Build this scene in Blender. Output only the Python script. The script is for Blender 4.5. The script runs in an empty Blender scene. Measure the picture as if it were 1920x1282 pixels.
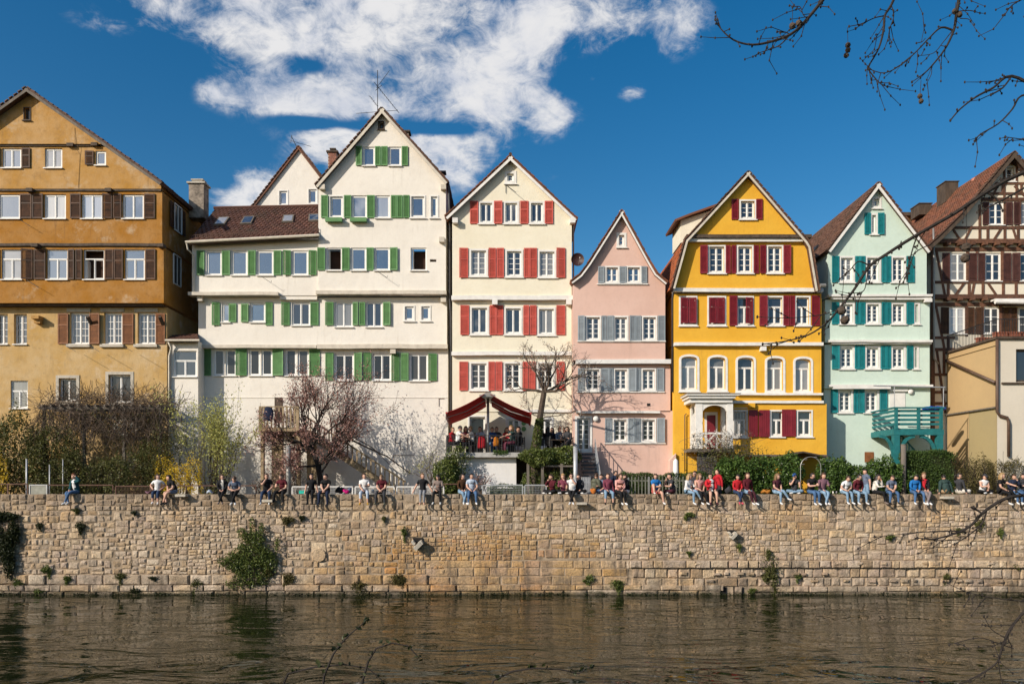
import bpy, math, random, re
import numpy as np
from mathutils import Vector, Matrix
from mathutils.geometry import delaunay_2d_cdt
R = random.Random(7)
S = bpy.context.scene
COL = S.collection
# ---------------------------------------------------------------- camera
F, H, V0 = 1480.0, 5.65, 905.0          # focal length in photo pixels, eye height over the river, horizon row
cam = bpy.data.cameras.new('camera')
cam.sensor_width = 36.0
cam.lens = F / 1920 * 36.0
cam.shift_y = (V0 - 641) / 1920
cam.clip_end = 4000
co = bpy.data.objects.new('camera', cam)
COL.objects.link(co)
co.location = (0, 0, H)
co.rotation_euler = (math.radians(90), 0, 0)
S.camera = co
# ---------------------------------------------------------------- light
SUN = Vector((-1.22, -1.0, 0.78)).normalized()
sl = bpy.data.lights.new('sun', 'SUN')
sl.energy = 5.0
sl.angle = math.radians(0.5)
sl.color = (1.0, 0.905, 0.78)
so = bpy.data.objects.new('sun', sl)
COL.objects.link(so)
so.location = SUN * 60
so.rotation_euler = SUN.to_track_quat('Z', 'Y').to_euler()

def N(nt, kind, **kw):
    n = nt.nodes.new(kind)
    ins = kw.pop('ins', {})
    for k, v in kw.items():
        setattr(n, k, v)
    for k, v in ins.items():
        s = n.inputs[k]
        if hasattr(v, 'is_output'):
            nt.links.new(v, s)
        else:
            s.default_value = v
    return n

def mth(nt, op, a, b=0.0, c=0.0, clamp=False):
    n = nt.nodes.new('ShaderNodeMath')
    n.operation = op
    n.use_clamp = clamp
    for i, v in enumerate((a, b, c)):
        if hasattr(v, 'is_output'):
            nt.links.new(v, n.inputs[i])
        else:
            n.inputs[i].default_value = v
    return n.outputs[0]

def mix(nt, f, a, b, mode='MIX'):
    n = nt.nodes.new('ShaderNodeMix')
    n.data_type = 'RGBA'
    n.blend_type = mode
    for i, v in ((0, f), (6, a), (7, b)):
        if hasattr(v, 'is_output'):
            nt.links.new(v, n.inputs[i])
        else:
            n.inputs[i].default_value = v if i == 0 else (*v[:3], 1)
    return n.outputs[2]

def ramp(nt, f, stops):
    n = nt.nodes.new('ShaderNodeValToRGB')
    e = n.color_ramp.elements
    while len(e) < len(stops):
        e.new(0.5)
    for i, (p, c) in enumerate(stops):
        e[i].position = p
        e[i].color = (*c, 1) if not isinstance(c, (int, float)) else (c, c, c, 1)
    nt.links.new(f, n.inputs[0])
    return n.outputs[0]

def sstep(nt, v, a, b):
    n = nt.nodes.new('ShaderNodeMapRange')
    n.interpolation_type = 'SMOOTHSTEP'
    nt.links.new(v, n.inputs[0])
    n.inputs[1].default_value = a
    n.inputs[2].default_value = b
    return n.outputs[0]

# ---------------------------------------------------------------- sky: Nishita air with fair-weather cumulus
w = bpy.data.worlds.new('World')
S.world = w
w.use_nodes = True
nt = w.node_tree
nt.nodes.clear()
sky = N(nt, 'ShaderNodeTexSky', sky_type='NISHITA')
sky.sun_disc = False
sky.sun_elevation = math.asin(SUN.z)
sky.sun_rotation = math.atan2(SUN.x, SUN.y)
sky.air_density = 1.0
sky.dust_density = 0.9
sky.ozone_density = 1.7
tc = N(nt, 'ShaderNodeTexCoord')
sep = N(nt, 'ShaderNodeSeparateXYZ', ins={0: tc.outputs['Generated']})
az = mth(nt, 'ARCTAN2', sep.outputs[0], sep.outputs[1])
el = mth(nt, 'ARCSINE', sep.outputs[2])
cmb = N(nt, 'ShaderNodeCombineXYZ', ins={0: az, 1: el, 2: 0.0})
def fbm(scale, det=9, rough=0.58, dist=0.0, off=(0, 0, 0), stretch=(1, 1.5, 1)):
    mp = N(nt, 'ShaderNodeMapping', ins={'Vector': cmb.outputs[0], 'Location': off, 'Scale': stretch})
    return N(nt, 'ShaderNodeTexNoise', ins={'Vector': mp.outputs[0], 'Scale': scale, 'Detail': det, 'Roughness': rough, 'Distortion': dist}).outputs[0]
def ae(u, v):
    x, z = (u - 960) / F, (V0 - v) / F
    return math.atan(x), math.atan(z / math.sqrt(1 + x * x))
# cumulus banks: centre, half width and half height on the sky, weight
BANKS = [(430, 15, 190, 70, .75), (560, 60, 190, 75, .9), (700, 75, 170, 80, .85), (860, 110, 170, 80, .95), (955, 130, 75, 80, .6), (800, 20, 240, 60, .8), (940, 200, 60, 55, .7),
         (470, 178, 95, 36, 1.0), (400, 172, 30, 22, .4), (600, 192, 110, 30, .8), (760, 190, 120, 45, .55), (520, 130, 40, 18, .2),
         (1195, 42, 125, 52, .95), (1040, 30, 70, 40, .5), (1270, 60, 50, 40, .4), (720, 285, 160, 45, 1.3), (640, 268, 50, 36, 1.1), (830, 300, 95, 50, 1.2), (905, 280, 30, 40, .6), (465, 372, 65, 40, 1.1), (500, 340, 40, 30, .5),
         (1050, 215, 44, 26, .85), (1030, 240, 30, 26, .6), (1185, 178, 32, 20, .72), (1020, 186, 30, 16, .75), (1000, 270, 24, 14, .4), (1110, 148, 14, 10, .4), (200, 45, 80, 22, .42), (300, 20, 60, 25, .4), (1010, 335, 60, 25, .3),
         (585, 120, 65, 22, -1.1), (700, 165, 35, 20, -.5), (330, 110, 90, 45, -.5), (1090, 150, 80, 40, -.3), (640, 236, 130, 15, -1.1), (820, 243, 110, 14, -1.0), (1000, 285, 40, 30, -.3)]
fld = None
for (u, v, a, b, wt) in BANKS:
    ca, ce = ae(u, v)
    dx = mth(nt, 'MULTIPLY', mth(nt, 'SUBTRACT', az, ca), F / a * (math.cos(ca) ** -1) * .95)
    dy = mth(nt, 'MULTIPLY', mth(nt, 'SUBTRACT', el, ce), F / b)
    d2 = mth(nt, 'ADD', mth(nt, 'MULTIPLY', dx, dx), mth(nt, 'MULTIPLY', dy, dy))
    g = mth(nt, 'MULTIPLY', mth(nt, 'POWER', 2.718, mth(nt, 'MULTIPLY', d2, -1.25)), wt)
    fld = g if fld is None else mth(nt, 'ADD', fld, g)
# the same fair-weather cloud goes on over the rest of the sky
far = mth(nt, 'MAXIMUM', sstep(nt, mth(nt, 'ABSOLUTE', az), .62, .95), sstep(nt, el, .66, .9))
wide = mth(nt, 'MULTIPLY', mth(nt, 'SUBTRACT', fbm(1.6, 3, .5, off=(3, 1, 0)), .42), 3.0)
fld = mth(nt, 'ADD', mth(nt, 'MINIMUM', fld, 1.0), mth(nt, 'MULTIPLY', far, wide))
n1 = fbm(10.0, 12, .62, .35)
n2 = fbm(26.0, 10, .7, .9, off=(5, 2, 0))
env = mth(nt, 'ADD', mth(nt, 'MULTIPLY', sstep(nt, fld, .08, .5), .8), .2)
rag = mth(nt, 'ADD', mth(nt, 'MULTIPLY', mth(nt, 'SUBTRACT', n1, .5), 3.2), mth(nt, 'MULTIPLY', mth(nt, 'SUBTRACT', n2, .5), 1.7))
dens = mth(nt, 'ADD', fld, mth(nt, 'MULTIPLY', rag, env))
mask = mth(nt, 'MULTIPLY', mth(nt, 'POWER', sstep(nt, dens, .18, 1.36), 1.05), 0.95)
# light from the upper left: thick parts away from it are greyer
n1b = fbm(10.0, 5, .55, .35, off=(.02, -.035, 0))
shade = sstep(nt, mth(nt, 'ADD', mth(nt, 'MULTIPLY', mth(nt, 'SUBTRACT', n1b, n1), 3.2), mth(nt, 'MULTIPLY', mth(nt, 'SUBTRACT', fbm(5, 6, .6, off=(9, 4, 0)), .5), 2.6)), -.45, .8)
ccol = mix(nt, shade, (8.5, 8.4, 8.4), (6.3, 6.6, 7.4))
tint = N(nt, 'ShaderNodeHueSaturation', ins={'Hue': 0.498, 'Saturation': 1.48, 'Value': 1.12, 'Color': sky.outputs[0]})
cm = mix(nt, mask, tint.outputs[0], ccol)
bg = N(nt, 'ShaderNodeBackground', ins={'Color': cm, 'Strength': 0.1})
out = N(nt, 'ShaderNodeOutputWorld', ins={0: bg.outputs[0]})
# ---------------------------------------------------------------- exposure
S.view_settings.view_transform = 'Standard'
S.view_settings.look = 'None'
S.view_settings.exposure = 0.0
S.view_settings.gamma = 1.0
S.view_settings.use_curve_mapping = False
S.render.engine = 'CYCLES'
S.cycles.use_denoising = True
S.cycles.max_bounces = 6
S.cycles.diffuse_bounces = 3
S.cycles.glossy_bounces = 3
S.cycles.transmission_bounces = 3
S.cycles.transparent_max_bounces = 6
S.cycles.caustics_reflective = False
S.cycles.caustics_refractive = False
S.cycles.sample_clamp_indirect = 6

def P(u, v, Y):
    """photo pixel at depth Y -> place"""
    return Vector(((u - 960) / F * Y, Y, H + (V0 - v) / F * Y))

# ---------------------------------------------------------------- mesh helpers
class MB:
    def __init__(s):
        s.v, s.f, s.m = [], [], []
    def add(s, vs, fs, mi=0):
        o = len(s.v)
        s.v.extend(tuple(p) for p in vs)
        for f in fs:
            s.f.append(tuple(i + o for i in f))
            s.m.append(mi)
    def box(s, x0, x1, y0, y1, z0, z1, mi=0):
        s.add([(x0, y0, z0), (x1, y0, z0), (x1, y1, z0), (x0, y1, z0), (x0, y0, z1), (x1, y0, z1), (x1, y1, z1), (x0, y1, z1)],
              [(0, 1, 5, 4), (1, 2, 6, 5), (2, 3, 7, 6), (3, 0, 4, 7), (4, 5, 6, 7), (3, 2, 1, 0)], mi)
        return s
    def beam(s, p, q, w, d, mi=0, side=None):
        """box from p to q; w across, d deep (along Y unless side is given)"""
        p, q = Vector(p), Vector(q)
        t = (q - p).normalized()
        n = Vector(side) if side else Vector((0, 1, 0))
        a = t.cross(n)
        if a.length < 1e-4:
            a = t.cross(Vector((1, 0, 0)))
        a.normalize()
        n = a.cross(t).normalized()
        a, n = a * w / 2, n * d / 2
        vs = [p - a - n, p + a - n, p + a + n, p - a + n, q - a - n, q + a - n, q + a + n, q - a + n]
        s.add(vs, [(0, 1, 5, 4), (1, 2, 6, 5), (2, 3, 7, 6), (3, 0, 4, 7), (4, 5, 6, 7), (3, 2, 1, 0)], mi)
        return s
    def prism(s, poly, y0, y1, mi=0):
        """polygon in XZ pushed from y0 to y1"""
        n = len(poly)
        vs = [(x, y0, z) for x, z in poly] + [(x, y1, z) for x, z in poly]
        s.add(vs, [tuple(range(n)), tuple(range(2 * n - 1, n - 1, -1))] + [(i, i + n, (i + 1) % n + n, (i + 1) % n) for i in range(n)], mi)
        return s
    def ring(s, po, pi, y0, y1, mi=0):
        n = len(po)
        vs = [(x, y0, z) for x, z in po] + [(x, y0, z) for x, z in pi] + [(x, y1, z) for x, z in po] + [(x, y1, z) for x, z in pi]
        fs = []
        for i in range(n):
            j = (i + 1) % n
            fs += [(i, j, j + n, i + n), (i + n, j + n, j + 3 * n, i + 3 * n), (i, i + 2 * n, j + 2 * n, j)]
        s.add(vs, fs, mi)
        return s
    def tube(s, pts, rad, n=6, mi=0, cap=True):
        pts = [Vector(p) for p in pts]
        k = len(pts)
        if not hasattr(rad, '__len__'):
            rad = [rad] * k
        vs, fs = [], []
        ref = None
        for i in range(k):
            t = (pts[min(i + 1, k - 1)] - pts[max(i - 1, 0)])
            if t.length < 1e-6:
                t = Vector((0, 0, 1))
            t.normalize()
            if ref is None:
                ref = Vector((1, 0, 0)) if abs(t.x) < .8 else Vector((0, 1, 0))
            a = (ref - t * ref.dot(t))
            if a.length < 1e-4:
                a = t.orthogonal()
            a.normalize()
            ref = a
            b = t.cross(a)
            for j in range(n):
                c, d = math.cos(2 * math.pi * j / n) * rad[i], math.sin(2 * math.pi * j / n) * rad[i]
                vs.append(pts[i] + a * c + b * d)
        for i in range(k - 1):
            for j in range(n):
                j2 = (j + 1) % n
                fs.append((i * n + j, i * n + j2, (i + 1) * n + j2, (i + 1) * n + j))
        if cap:
            fs.append(tuple(range(n - 1, -1, -1)))
            fs.append(tuple(range((k - 1) * n, k * n)))
        s.add(vs, fs, mi)
        return s
    def ball(s, c, r, n=8, m=6, mi=0):
        r = r if hasattr(r, '__len__') else (r, r, r)
        vs = [(c[0], c[1], c[2] - r[2])]
        for i in range(1, m):
            t = math.pi * i / m
            for j in range(n):
                a = 2 * math.pi * j / n
                vs.append((c[0] + r[0] * math.sin(t) * math.cos(a), c[1] + r[1] * math.sin(t) * math.sin(a), c[2] - r[2] * math.cos(t)))
        vs.append((c[0], c[1], c[2] + r[2]))
        fs = [(0, 1 + (j + 1) % n, 1 + j) for j in range(n)]
        for i in range(m - 2):
            for j in range(n):
                a = 1 + i * n
                fs.append((a + j, a + (j + 1) % n, a + n + (j + 1) % n, a + n + j))
        a = 1 + (m - 2) * n
        fs += [(a + j, a + (j + 1) % n, len(vs) - 1) for j in range(n)]
        s.add(vs, fs, mi)
        return s
    def arr(s, V, Fc, mi=0):
        """numpy verts (n,3), faces (m,k)"""
        o = len(s.v)
        s.v.extend(map(tuple, V.tolist()))
        s.f.extend(map(tuple, (Fc + o).tolist()))
        s.m.extend([mi] * len(Fc))
        return s
    def mesh(s, name, mats, off=(0, 0, 0), smooth=False):
        me = bpy.data.meshes.new(name)
        if off[0] or off[1] or off[2]:
            a = np.array(s.v, dtype=np.float64).reshape(-1, 3) - np.array(off)
            vs = a.tolist()
        else:
            vs = s.v
        me.from_pydata(vs, [], s.f)
        if not hasattr(mats, '__len__'):
            mats = [mats]
        for m in mats:
            me.materials.append(m)
        if len(mats) > 1:
            me.polygons.foreach_set('material_index', s.m)
        if smooth:
            me.polygons.foreach_set('use_smooth', [True] * len(s.f))
        me.update()
        return me
    def build(s, name, mats, parent=None, smooth=False, kind=None, label=None):
        """vertices are in world coordinates"""
        off = wloc(parent)
        return put(s.mesh(name, mats, off, smooth), name, parent, None, kind, label)

def wloc(o):
    p = Vector((0, 0, 0))
    while o is not None:
        p = p + o.location
        o = o.parent
    return p

def put(me, name, parent=None, at=None, kind=None, label=None):
    """an object sharing mesh me; at = place in the world"""
    o = bpy.data.objects.new(name, me)
    COL.objects.link(o)
    o.parent = parent
    if at is not None:
        o.location = Vector(at) - wloc(parent)
    if kind:
        o['kind'] = kind
    if label:
        o['label'] = label
    return o

def thing(name, label, cat, loc, group=None):
    o = bpy.data.objects.new(name, None)
    COL.objects.link(o)
    o.location = loc
    o.empty_display_size = .2
    o['label'] = label
    o['category'] = cat
    if group:
        o['group'] = group
    return o

def tag(o, label, cat, group=None):
    o['label'] = label
    o['category'] = cat
    if group:
        o['group'] = group
    return o

# ---------------------------------------------------------------- materials
def base(name):
    m = bpy.data.materials.new(name)
    m.use_nodes = True
    nt = m.node_tree
    b = nt.nodes['Principled BSDF']
    return m, nt, b

def noise(nt, scale, det=4, rough=.55, stretch=(1, 1, 1), dist=0.0):
    g = N(nt, 'ShaderNodeNewGeometry')
    mp = N(nt, 'ShaderNodeMapping', ins={'Vector': g.outputs['Position'], 'Scale': stretch})
    return N(nt, 'ShaderNodeTexNoise', ins={'Vector': mp.outputs[0], 'Scale': scale, 'Detail': det, 'Roughness': rough, 'Distortion': dist}).outputs[0]

def bump(nt, b, h, strength=.4, dist=.02):
    n = N(nt, 'ShaderNodeBump', ins={'Height': h, 'Strength': strength, 'Distance': dist})
    nt.links.new(n.outputs[0], b.inputs['Normal'])

def mat(name, c, rough=.6, var=.12, scale=4, bmp=0, bs=30, spec=.4, metal=0, rnd=0, stretch=(1, 1, 1)):
    """a plain painted / wooden / metal surface with wear; rnd = value spread between objects and loose pieces"""
    m, nt, b = base(name)
    b.inputs['Roughness'].default_value = rough
    b.inputs['Specular IOR Level'].default_value = spec
    b.inputs['Metallic'].default_value = metal
    n = noise(nt, scale, 5, .6, stretch)
    d = tuple(x * (1 - 2 * var) for x in c)
    l = tuple(min(x * (1 + var), .9) for x in c)
    colr = ramp(nt, n, [(.3, d), (.7, l)])
    if rnd:
        oi = N(nt, 'ShaderNodeObjectInfo')
        g = N(nt, 'ShaderNodeNewGeometry')
        r = mth(nt, 'FRACT', mth(nt, 'ADD', oi.outputs['Random'], g.outputs['Random Per Island']))
        val = mth(nt, 'ADD', mth(nt, 'MULTIPLY', r, 2 * rnd), 1 - rnd)
        hs = N(nt, 'ShaderNodeHueSaturation', ins={'Value': val, 'Color': colr})
        colr = hs.outputs[0]
    nt.links.new(colr, b.inputs['Base Color'])
    if bmp:
        bump(nt, b, noise(nt, bs, 4, .6, stretch), bmp)
    return m

def plaster(name, c, c2=None, stain=(.30, .25, .19), amt=.35, big=.5, bmp=.45, dirt=.22, pale=None):
    """lime render: cloudy colour, rain streaks, trowelled relief"""
    m, nt, b = base(name)
    b.inputs['Roughness'].default_value = .9
    b.inputs['Specular IOR Level'].default_value = .2
    c2 = c2 or tuple(x * .86 for x in c)
    n = noise(nt, big, 8, .62)
    col = mix(nt, ramp(nt, n, [(.36, 0.0), (.64, 1.0)]), c, c2)
    mid = noise(nt, 3.1, 7, .7)
    col = mix(nt, mth(nt, 'MULTIPLY', sstep(nt, mid, .5, .72), dirt), col, mix(nt, .5, c2, stain))
    if pale:
        col = mix(nt, mth(nt, 'MULTIPLY', sstep(nt, noise(nt, .7, 6, .65), .55, .7), .75), col, pale)
    fine = noise(nt, 9, 6, .7)
    col = mix(nt, mth(nt, 'MULTIPLY', sstep(nt, fine, .45, .8), .16), col, tuple(x * .6 for x in c2))
    st = noise(nt, 2.2, 6, .7, (1.6, 1.6, .16))
    st2 = noise(nt, .35, 4, .6)
    f = mth(nt, 'MULTIPLY', mth(nt, 'MULTIPLY', sstep(nt, st, .52, .78), sstep(nt, st2, .4, .65)), amt)
    col = mix(nt, f, col, stain)
    nt.links.new(col, b.inputs['Base Color'])
    h = mth(nt, 'ADD', mth(nt, 'MULTIPLY', noise(nt, 16, 6, .65), .6), noise(nt, 2.2, 3, .5))
    bump(nt, b, h, bmp, .035)
    return m

def pane_mat(name, dark, curtain, refl, mult):
    """window glass: dark room or curtain behind a reflecting sheet"""
    m, nt, b = base(name)
    oi = N(nt, 'ShaderNodeObjectInfo')
    r = oi.outputs['Random']
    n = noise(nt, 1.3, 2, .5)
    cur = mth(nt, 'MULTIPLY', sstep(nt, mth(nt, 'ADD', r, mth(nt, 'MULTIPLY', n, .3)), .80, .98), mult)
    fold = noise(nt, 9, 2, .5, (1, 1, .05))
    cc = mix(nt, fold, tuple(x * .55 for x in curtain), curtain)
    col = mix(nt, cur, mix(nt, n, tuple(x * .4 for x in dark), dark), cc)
    nt.links.new(col, b.inputs['Base Color'])
    b.inputs['Roughness'].default_value = .35
    gl = N(nt, 'ShaderNodeBsdfGlossy', ins={'Color': (.9, .95, 1, 1), 'Roughness': .015})
    bp = N(nt, 'ShaderNodeBump', ins={'Height': noise(nt, .9, 2, .4), 'Strength': .25, 'Distance': .05})
    nt.links.new(bp.outputs[0], gl.inputs['Normal'])
    fr = N(nt, 'ShaderNodeFresnel', ins={'IOR': 1.5})
    k = mth(nt, 'ADD', mth(nt, 'MULTIPLY', fr.outputs[0], .8), refl, clamp=True)
    ms = N(nt, 'ShaderNodeMixShader', ins={0: k, 1: b.outputs[0], 2: gl.outputs[0]})
    nt.links.new(ms.outputs[0], nt.nodes['Material Output'].inputs[0])
    return m

def leaf_mat(name, a, b_, rough=.5, trans=.25):
    m, nt, b = base(name)
    g = N(nt, 'ShaderNodeNewGeometry')
    n = noise(nt, 1.4, 3, .5)
    f = mth(nt, 'ADD', mth(nt, 'MULTIPLY', g.outputs['Random Per Island'], .6), mth(nt, 'MULTIPLY', n, .4))
    col = ramp(nt, f, [(.15, a), (.85, b_)])
    nt.links.new(col, b.inputs['Base Color'])
    b.inputs['Roughness'].default_value = rough
    b.inputs['Specular IOR Level'].default_value = .3
    if trans:
        t = N(nt, 'ShaderNodeBsdfTranslucent', ins={'Color': col})
        ms = N(nt, 'ShaderNodeMixShader', ins={0: trans, 1: b.outputs[0], 2: t.outputs[0]})
        nt.links.new(ms.outputs[0], nt.nodes['Material Output'].inputs[0])
    return m

def tile_mat(name, c, c2, moss=(.06, .055, .035)):
    m, nt, b = base(name)
    g = N(nt, 'ShaderNodeNewGeometry')
    col = mix(nt, g.outputs['Random Per Island'], c, c2)
    col = mix(nt, mth(nt, 'MULTIPLY', sstep(nt, noise(nt, .8, 7, .65), .48, .72), .6), col, moss)
    nt.links.new(col, b.inputs['Base Color'])
    b.inputs['Roughness'].default_value = .75
    b.inputs['Specular IOR Level'].default_value = .3
    bump(nt, b, noise(nt, 25, 4, .6), .3)
    return m

M = {}
M['white_plaster'] = plaster('white plaster', (.80, .755, .68), (.75, .70, .625), (.40, .35, .28), .42, .4, .5)
M['cream_plaster'] = plaster('cream plaster', (.80, .75, .61), (.76, .70, .55), (.45, .38, .29), .38, .5, .4)
M['bay_plaster'] = plaster('pale weathered ochre plaster', (.54, .385, .20), (.48, .30, .105), (.24, .18, .12), .85, .8, .7, .6, (.58, .47, .34))
M['pink_plaster'] = plaster('pink plaster', (.69, .475, .40), (.63, .42, .345), (.42, .29, .24), .4, .5, .3)
M['yellow_plaster'] = plaster('yellow plaster', (.76, .43, .05), (.71, .375, .036), (.40, .20, .05), .5, .5, .45)
M['mint_plaster'] = plaster('mint plaster', (.59, .71, .625), (.545, .66, .575), (.33, .40, .33), .4, .5, .4)
M['ochre_plaster'] = plaster('ochre plaster', (.40, .21, .068), (.345, .15, .02), (.13, .08, .045), .85, .8, .7, .7, (.52, .40, .27))
M['old_ochre_plaster'] = plaster('old ochre plaster', (.50, .31, .135), (.43, .225, .05), (.20, .14, .09), .85, .8, .7, .7, (.52, .40, .27))
M['tan_plaster'] = plaster('tan plaster', (.50, .35, .18), (.44, .31, .165), (.33, .25, .15), .35, .3, .2)
M['olive_plaster'] = plaster('olive plaster', (.38, .30, .155), (.35, .28, .15), (.28, .22, .13), .3, .3, .2)
M['pale_plaster'] = plaster('pale plaster', (.66, .60, .50), (.62, .56, .46), (.5, .46, .4), .15, .4, .2)
M['infill_plaster'] = plaster('infill plaster', (.74, .68, .56), (.70, .635, .51), (.5, .42, .32), .25, .7, .25)
M['back_yellow'] = plaster('back yellow plaster', (.62, .45, .2))
M['white_wood'] = mat('white painted wood', (.80, .79, .76), .5, .05, 6)
M['white_trim'] = mat('white painted trim', (.76, .74, .70), .55, .07, 3, .15, 20)
M['beige_trim'] = mat('beige painted trim', (.60, .54, .45), .6, .1, 3, .2, 18)
M['grey_stone'] = mat('grey sandstone trim', (.50, .45, .37), .85, .12, 5, .4, 25)
M['dark_timber'] = mat('dark weathered timber', (.085, .06, .042), .8, .25, 5, .4, 20, stretch=(1, 1, .3))
M['grey_timber'] = mat('grey weathered board', (.16, .135, .11), .8, .2, 5, .4, 20, stretch=(1, 1, .2))
M['oak'] = mat('red brown oak beam', (.135, .062, .036), .75, .25, 6, .4, 22, rnd=.22)
M['green_shutter'] = mat('green shutter paint', (.105, .245, .085), .5, .1, 3, rnd=.1)
M['red_shutter'] = mat('red shutter paint', (.55, .10, .075), .5, .09, 3, rnd=.1)
M['wine_shutter'] = mat('wine red shutter paint', (.20, .016, .026), .5, .12, 3, rnd=.12)
M['teal_shutter'] = mat('teal shutter paint', (.012, .20, .22), .5, .1, 3, rnd=.1)
M['slate_shutter'] = mat('slate grey shutter paint', (.27, .31, .34), .55, .08, 3, rnd=.08)
M['brown_shutter'] = mat('brown shutter wood', (.075, .033, .015), .65, .25, 4, .2, 20, rnd=.4)
M['rust_shutter'] = mat('rust brown shutter wood', (.22, .085, .03), .65, .2, 4, .2, 20, rnd=.15)
M['maroon_shutter'] = mat('maroon brown shutter', (.085, .034, .028), .6, .2, 4, rnd=.15)
M['pane'] = pane_mat('window glass', (.022, .026, .034), (.5, .48, .44), .07, .5)
M['pane_sky'] = pane_mat('window glass facing open sky', (.05, .06, .075), (.55, .55, .56), .24, .8)
M['pane_dark'] = pane_mat('window glass with dark reflections put in', (.011, .010, .009), (.22, .2, .18), .01, .25)  # dark reflections in the lower windows are put into a blacker, duller glass
M['pane_curtain'] = pane_mat('window glass before net curtain', (.36, .35, .34), (.6, .58, .55), .12, 1)
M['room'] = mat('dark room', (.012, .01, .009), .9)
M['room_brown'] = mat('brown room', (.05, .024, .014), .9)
M['zinc'] = mat('zinc sheet', (.33, .32, .30), .45, .1, 3, metal=.4)
M['copper_pipe'] = mat('brown downpipe', (.10, .06, .04), .5, .15, 4)
M['dark_pipe'] = mat('dark pipe', (.05, .05, .055), .5)
M['cream_pipe'] = mat('cream painted pipe', (.62, .56, .46), .5, .1)
M['iron'] = mat('dark iron', (.035, .035, .038), .5, .15, metal=.3)
M['rust_iron'] = mat('rusty rail', (.12, .06, .04), .75, .25, 9)
M['galv'] = mat('galvanised steel', (.46, .47, .48), .45, .1, 6, metal=.35)
M['tile_dark'] = tile_mat('dark brown tile', (.075, .035, .026), (.13, .06, .042))
M['tile_brown'] = tile_mat('brown tile', (.17, .085, .052), (.11, .058, .04))
M['tile_orange'] = tile_mat('orange tile', (.43, .12, .042), (.28, .085, .035), (.16, .07, .04))
M['tile_rust'] = tile_mat('rust tile', (.24, .09, .045), (.14, .062, .04))
M['roof_base'] = mat('roof slab', (.10, .055, .04), .8, .2)
M['brick'] = mat('red brick', (.30, .11, .07), .8, .2, 8, .3, 30, rnd=.25)
M['mortar'] = mat('mortar', (.40, .36, .30), .9)
M['old_render'] = mat('flaking chimney render', (.33, .27, .21), .9, .35, 3, .5, 14)
M['concrete'] = mat('concrete', (.40, .39, .37), .85, .15, 3, .3, 20)
M['whitewash'] = plaster('whitewashed brickwork', (.74, .72, .70), (.68, .66, .64), (.45, .42, .38), .3, .8, .5)
M['teal_wood'] = mat('teal painted timber', (.018, .15, .155), .55, .12, 5, .15, 20, rnd=.08)
M['sand_wood'] = mat('sand coloured timber', (.34, .25, .145), .7, .2, 4, .2, 20, rnd=.12)  # timber toned darker to carry the shade lying on the stairs
M['grey_board'] = mat('slate grey board', (.085, .082, .088), .7, .15, 4, .2, 20, rnd=.12)
M['picket'] = mat('grey green picket', (.17, .17, .13), .75, .2, 6, rnd=.2)
M['bark'] = mat('bark', (.085, .062, .045), .9, .3, 10, .6, 25)
M['bark_dark'] = mat('dark bark with shade put in', (.03, .023, .019), .9, .3, 14, .5, 40)  # dark bark; shade of neighbouring crowns on the boughs is put into this tone
M['awning'] = leaf_mat('dark red awning cloth', (.40, .022, .024), (.48, .03, .03), .8, .35)
M['awning_edge'] = mat('red awning valance', (.42, .05, .045), .8, .1, 4)
M['leaf_laurel'] = leaf_mat('laurel leaf', (.018, .045, .010), (.13, .21, .045), .35)
M['leaf_hedge'] = leaf_mat('clipped hedge leaf', (.022, .048, .012), (.10, .155, .035))
M['leaf_olive'] = leaf_mat('olive brown leaf', (.05, .046, .014), (.17, .14, .045))
M['leaf_bush'] = leaf_mat('garden bush leaf', (.04, .042, .014), (.16, .165, .045))
M['leaf_spring'] = leaf_mat('young spring leaf', (.38, .39, .09), (.62, .60, .22))
M['leaf_plum'] = leaf_mat('purple plum leaf', (.24, .10, .08), (.52, .32, .27))
M['leaf_ivy'] = leaf_mat('ivy leaf', (.028, .055, .012), (.20, .23, .06), .35)
M['leaf_yellow'] = leaf_mat('forsythia flower', (.55, .36, .02), (.75, .55, .05))
M['leaf_blossom'] = leaf_mat('white blossom', (.45, .40, .32), (.72, .68, .58))
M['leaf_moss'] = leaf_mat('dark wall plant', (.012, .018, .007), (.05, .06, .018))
M['dry_twig'] = leaf_mat('dry climber', (.075, .05, .034), (.20, .145, .105), .8, .1)
# ---------------------------------------------------------------- building kit
def outline(w, h, i=0.0, rise=0.0):
    pts = [(i, i), (w - i, i)]
    if rise <= 0:
        return pts + [(w - i, h - i), (i, h - i)]
    zs = h - rise
    for k in range(9):
        a = math.pi * k / 8
        pts.append((w / 2 + (w / 2 - i) * math.cos(a), zs + (rise - i) * math.sin(a) ** .8 if 0 < k < 8 else zs))
    return pts

STY = {}
def style(name, base_=None, **k):
    d = dict(casing=.0, leaves=2, rows=1, vb=0, transom=0, rise=0, rec=.11, sill=1, pane='pane', frame='white_wood', cmat='white_trim', fw=.055, open=0, fill=0)
    if base_:
        d.update(STY[base_])
    d.update(k)
    STY[name] = d

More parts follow.
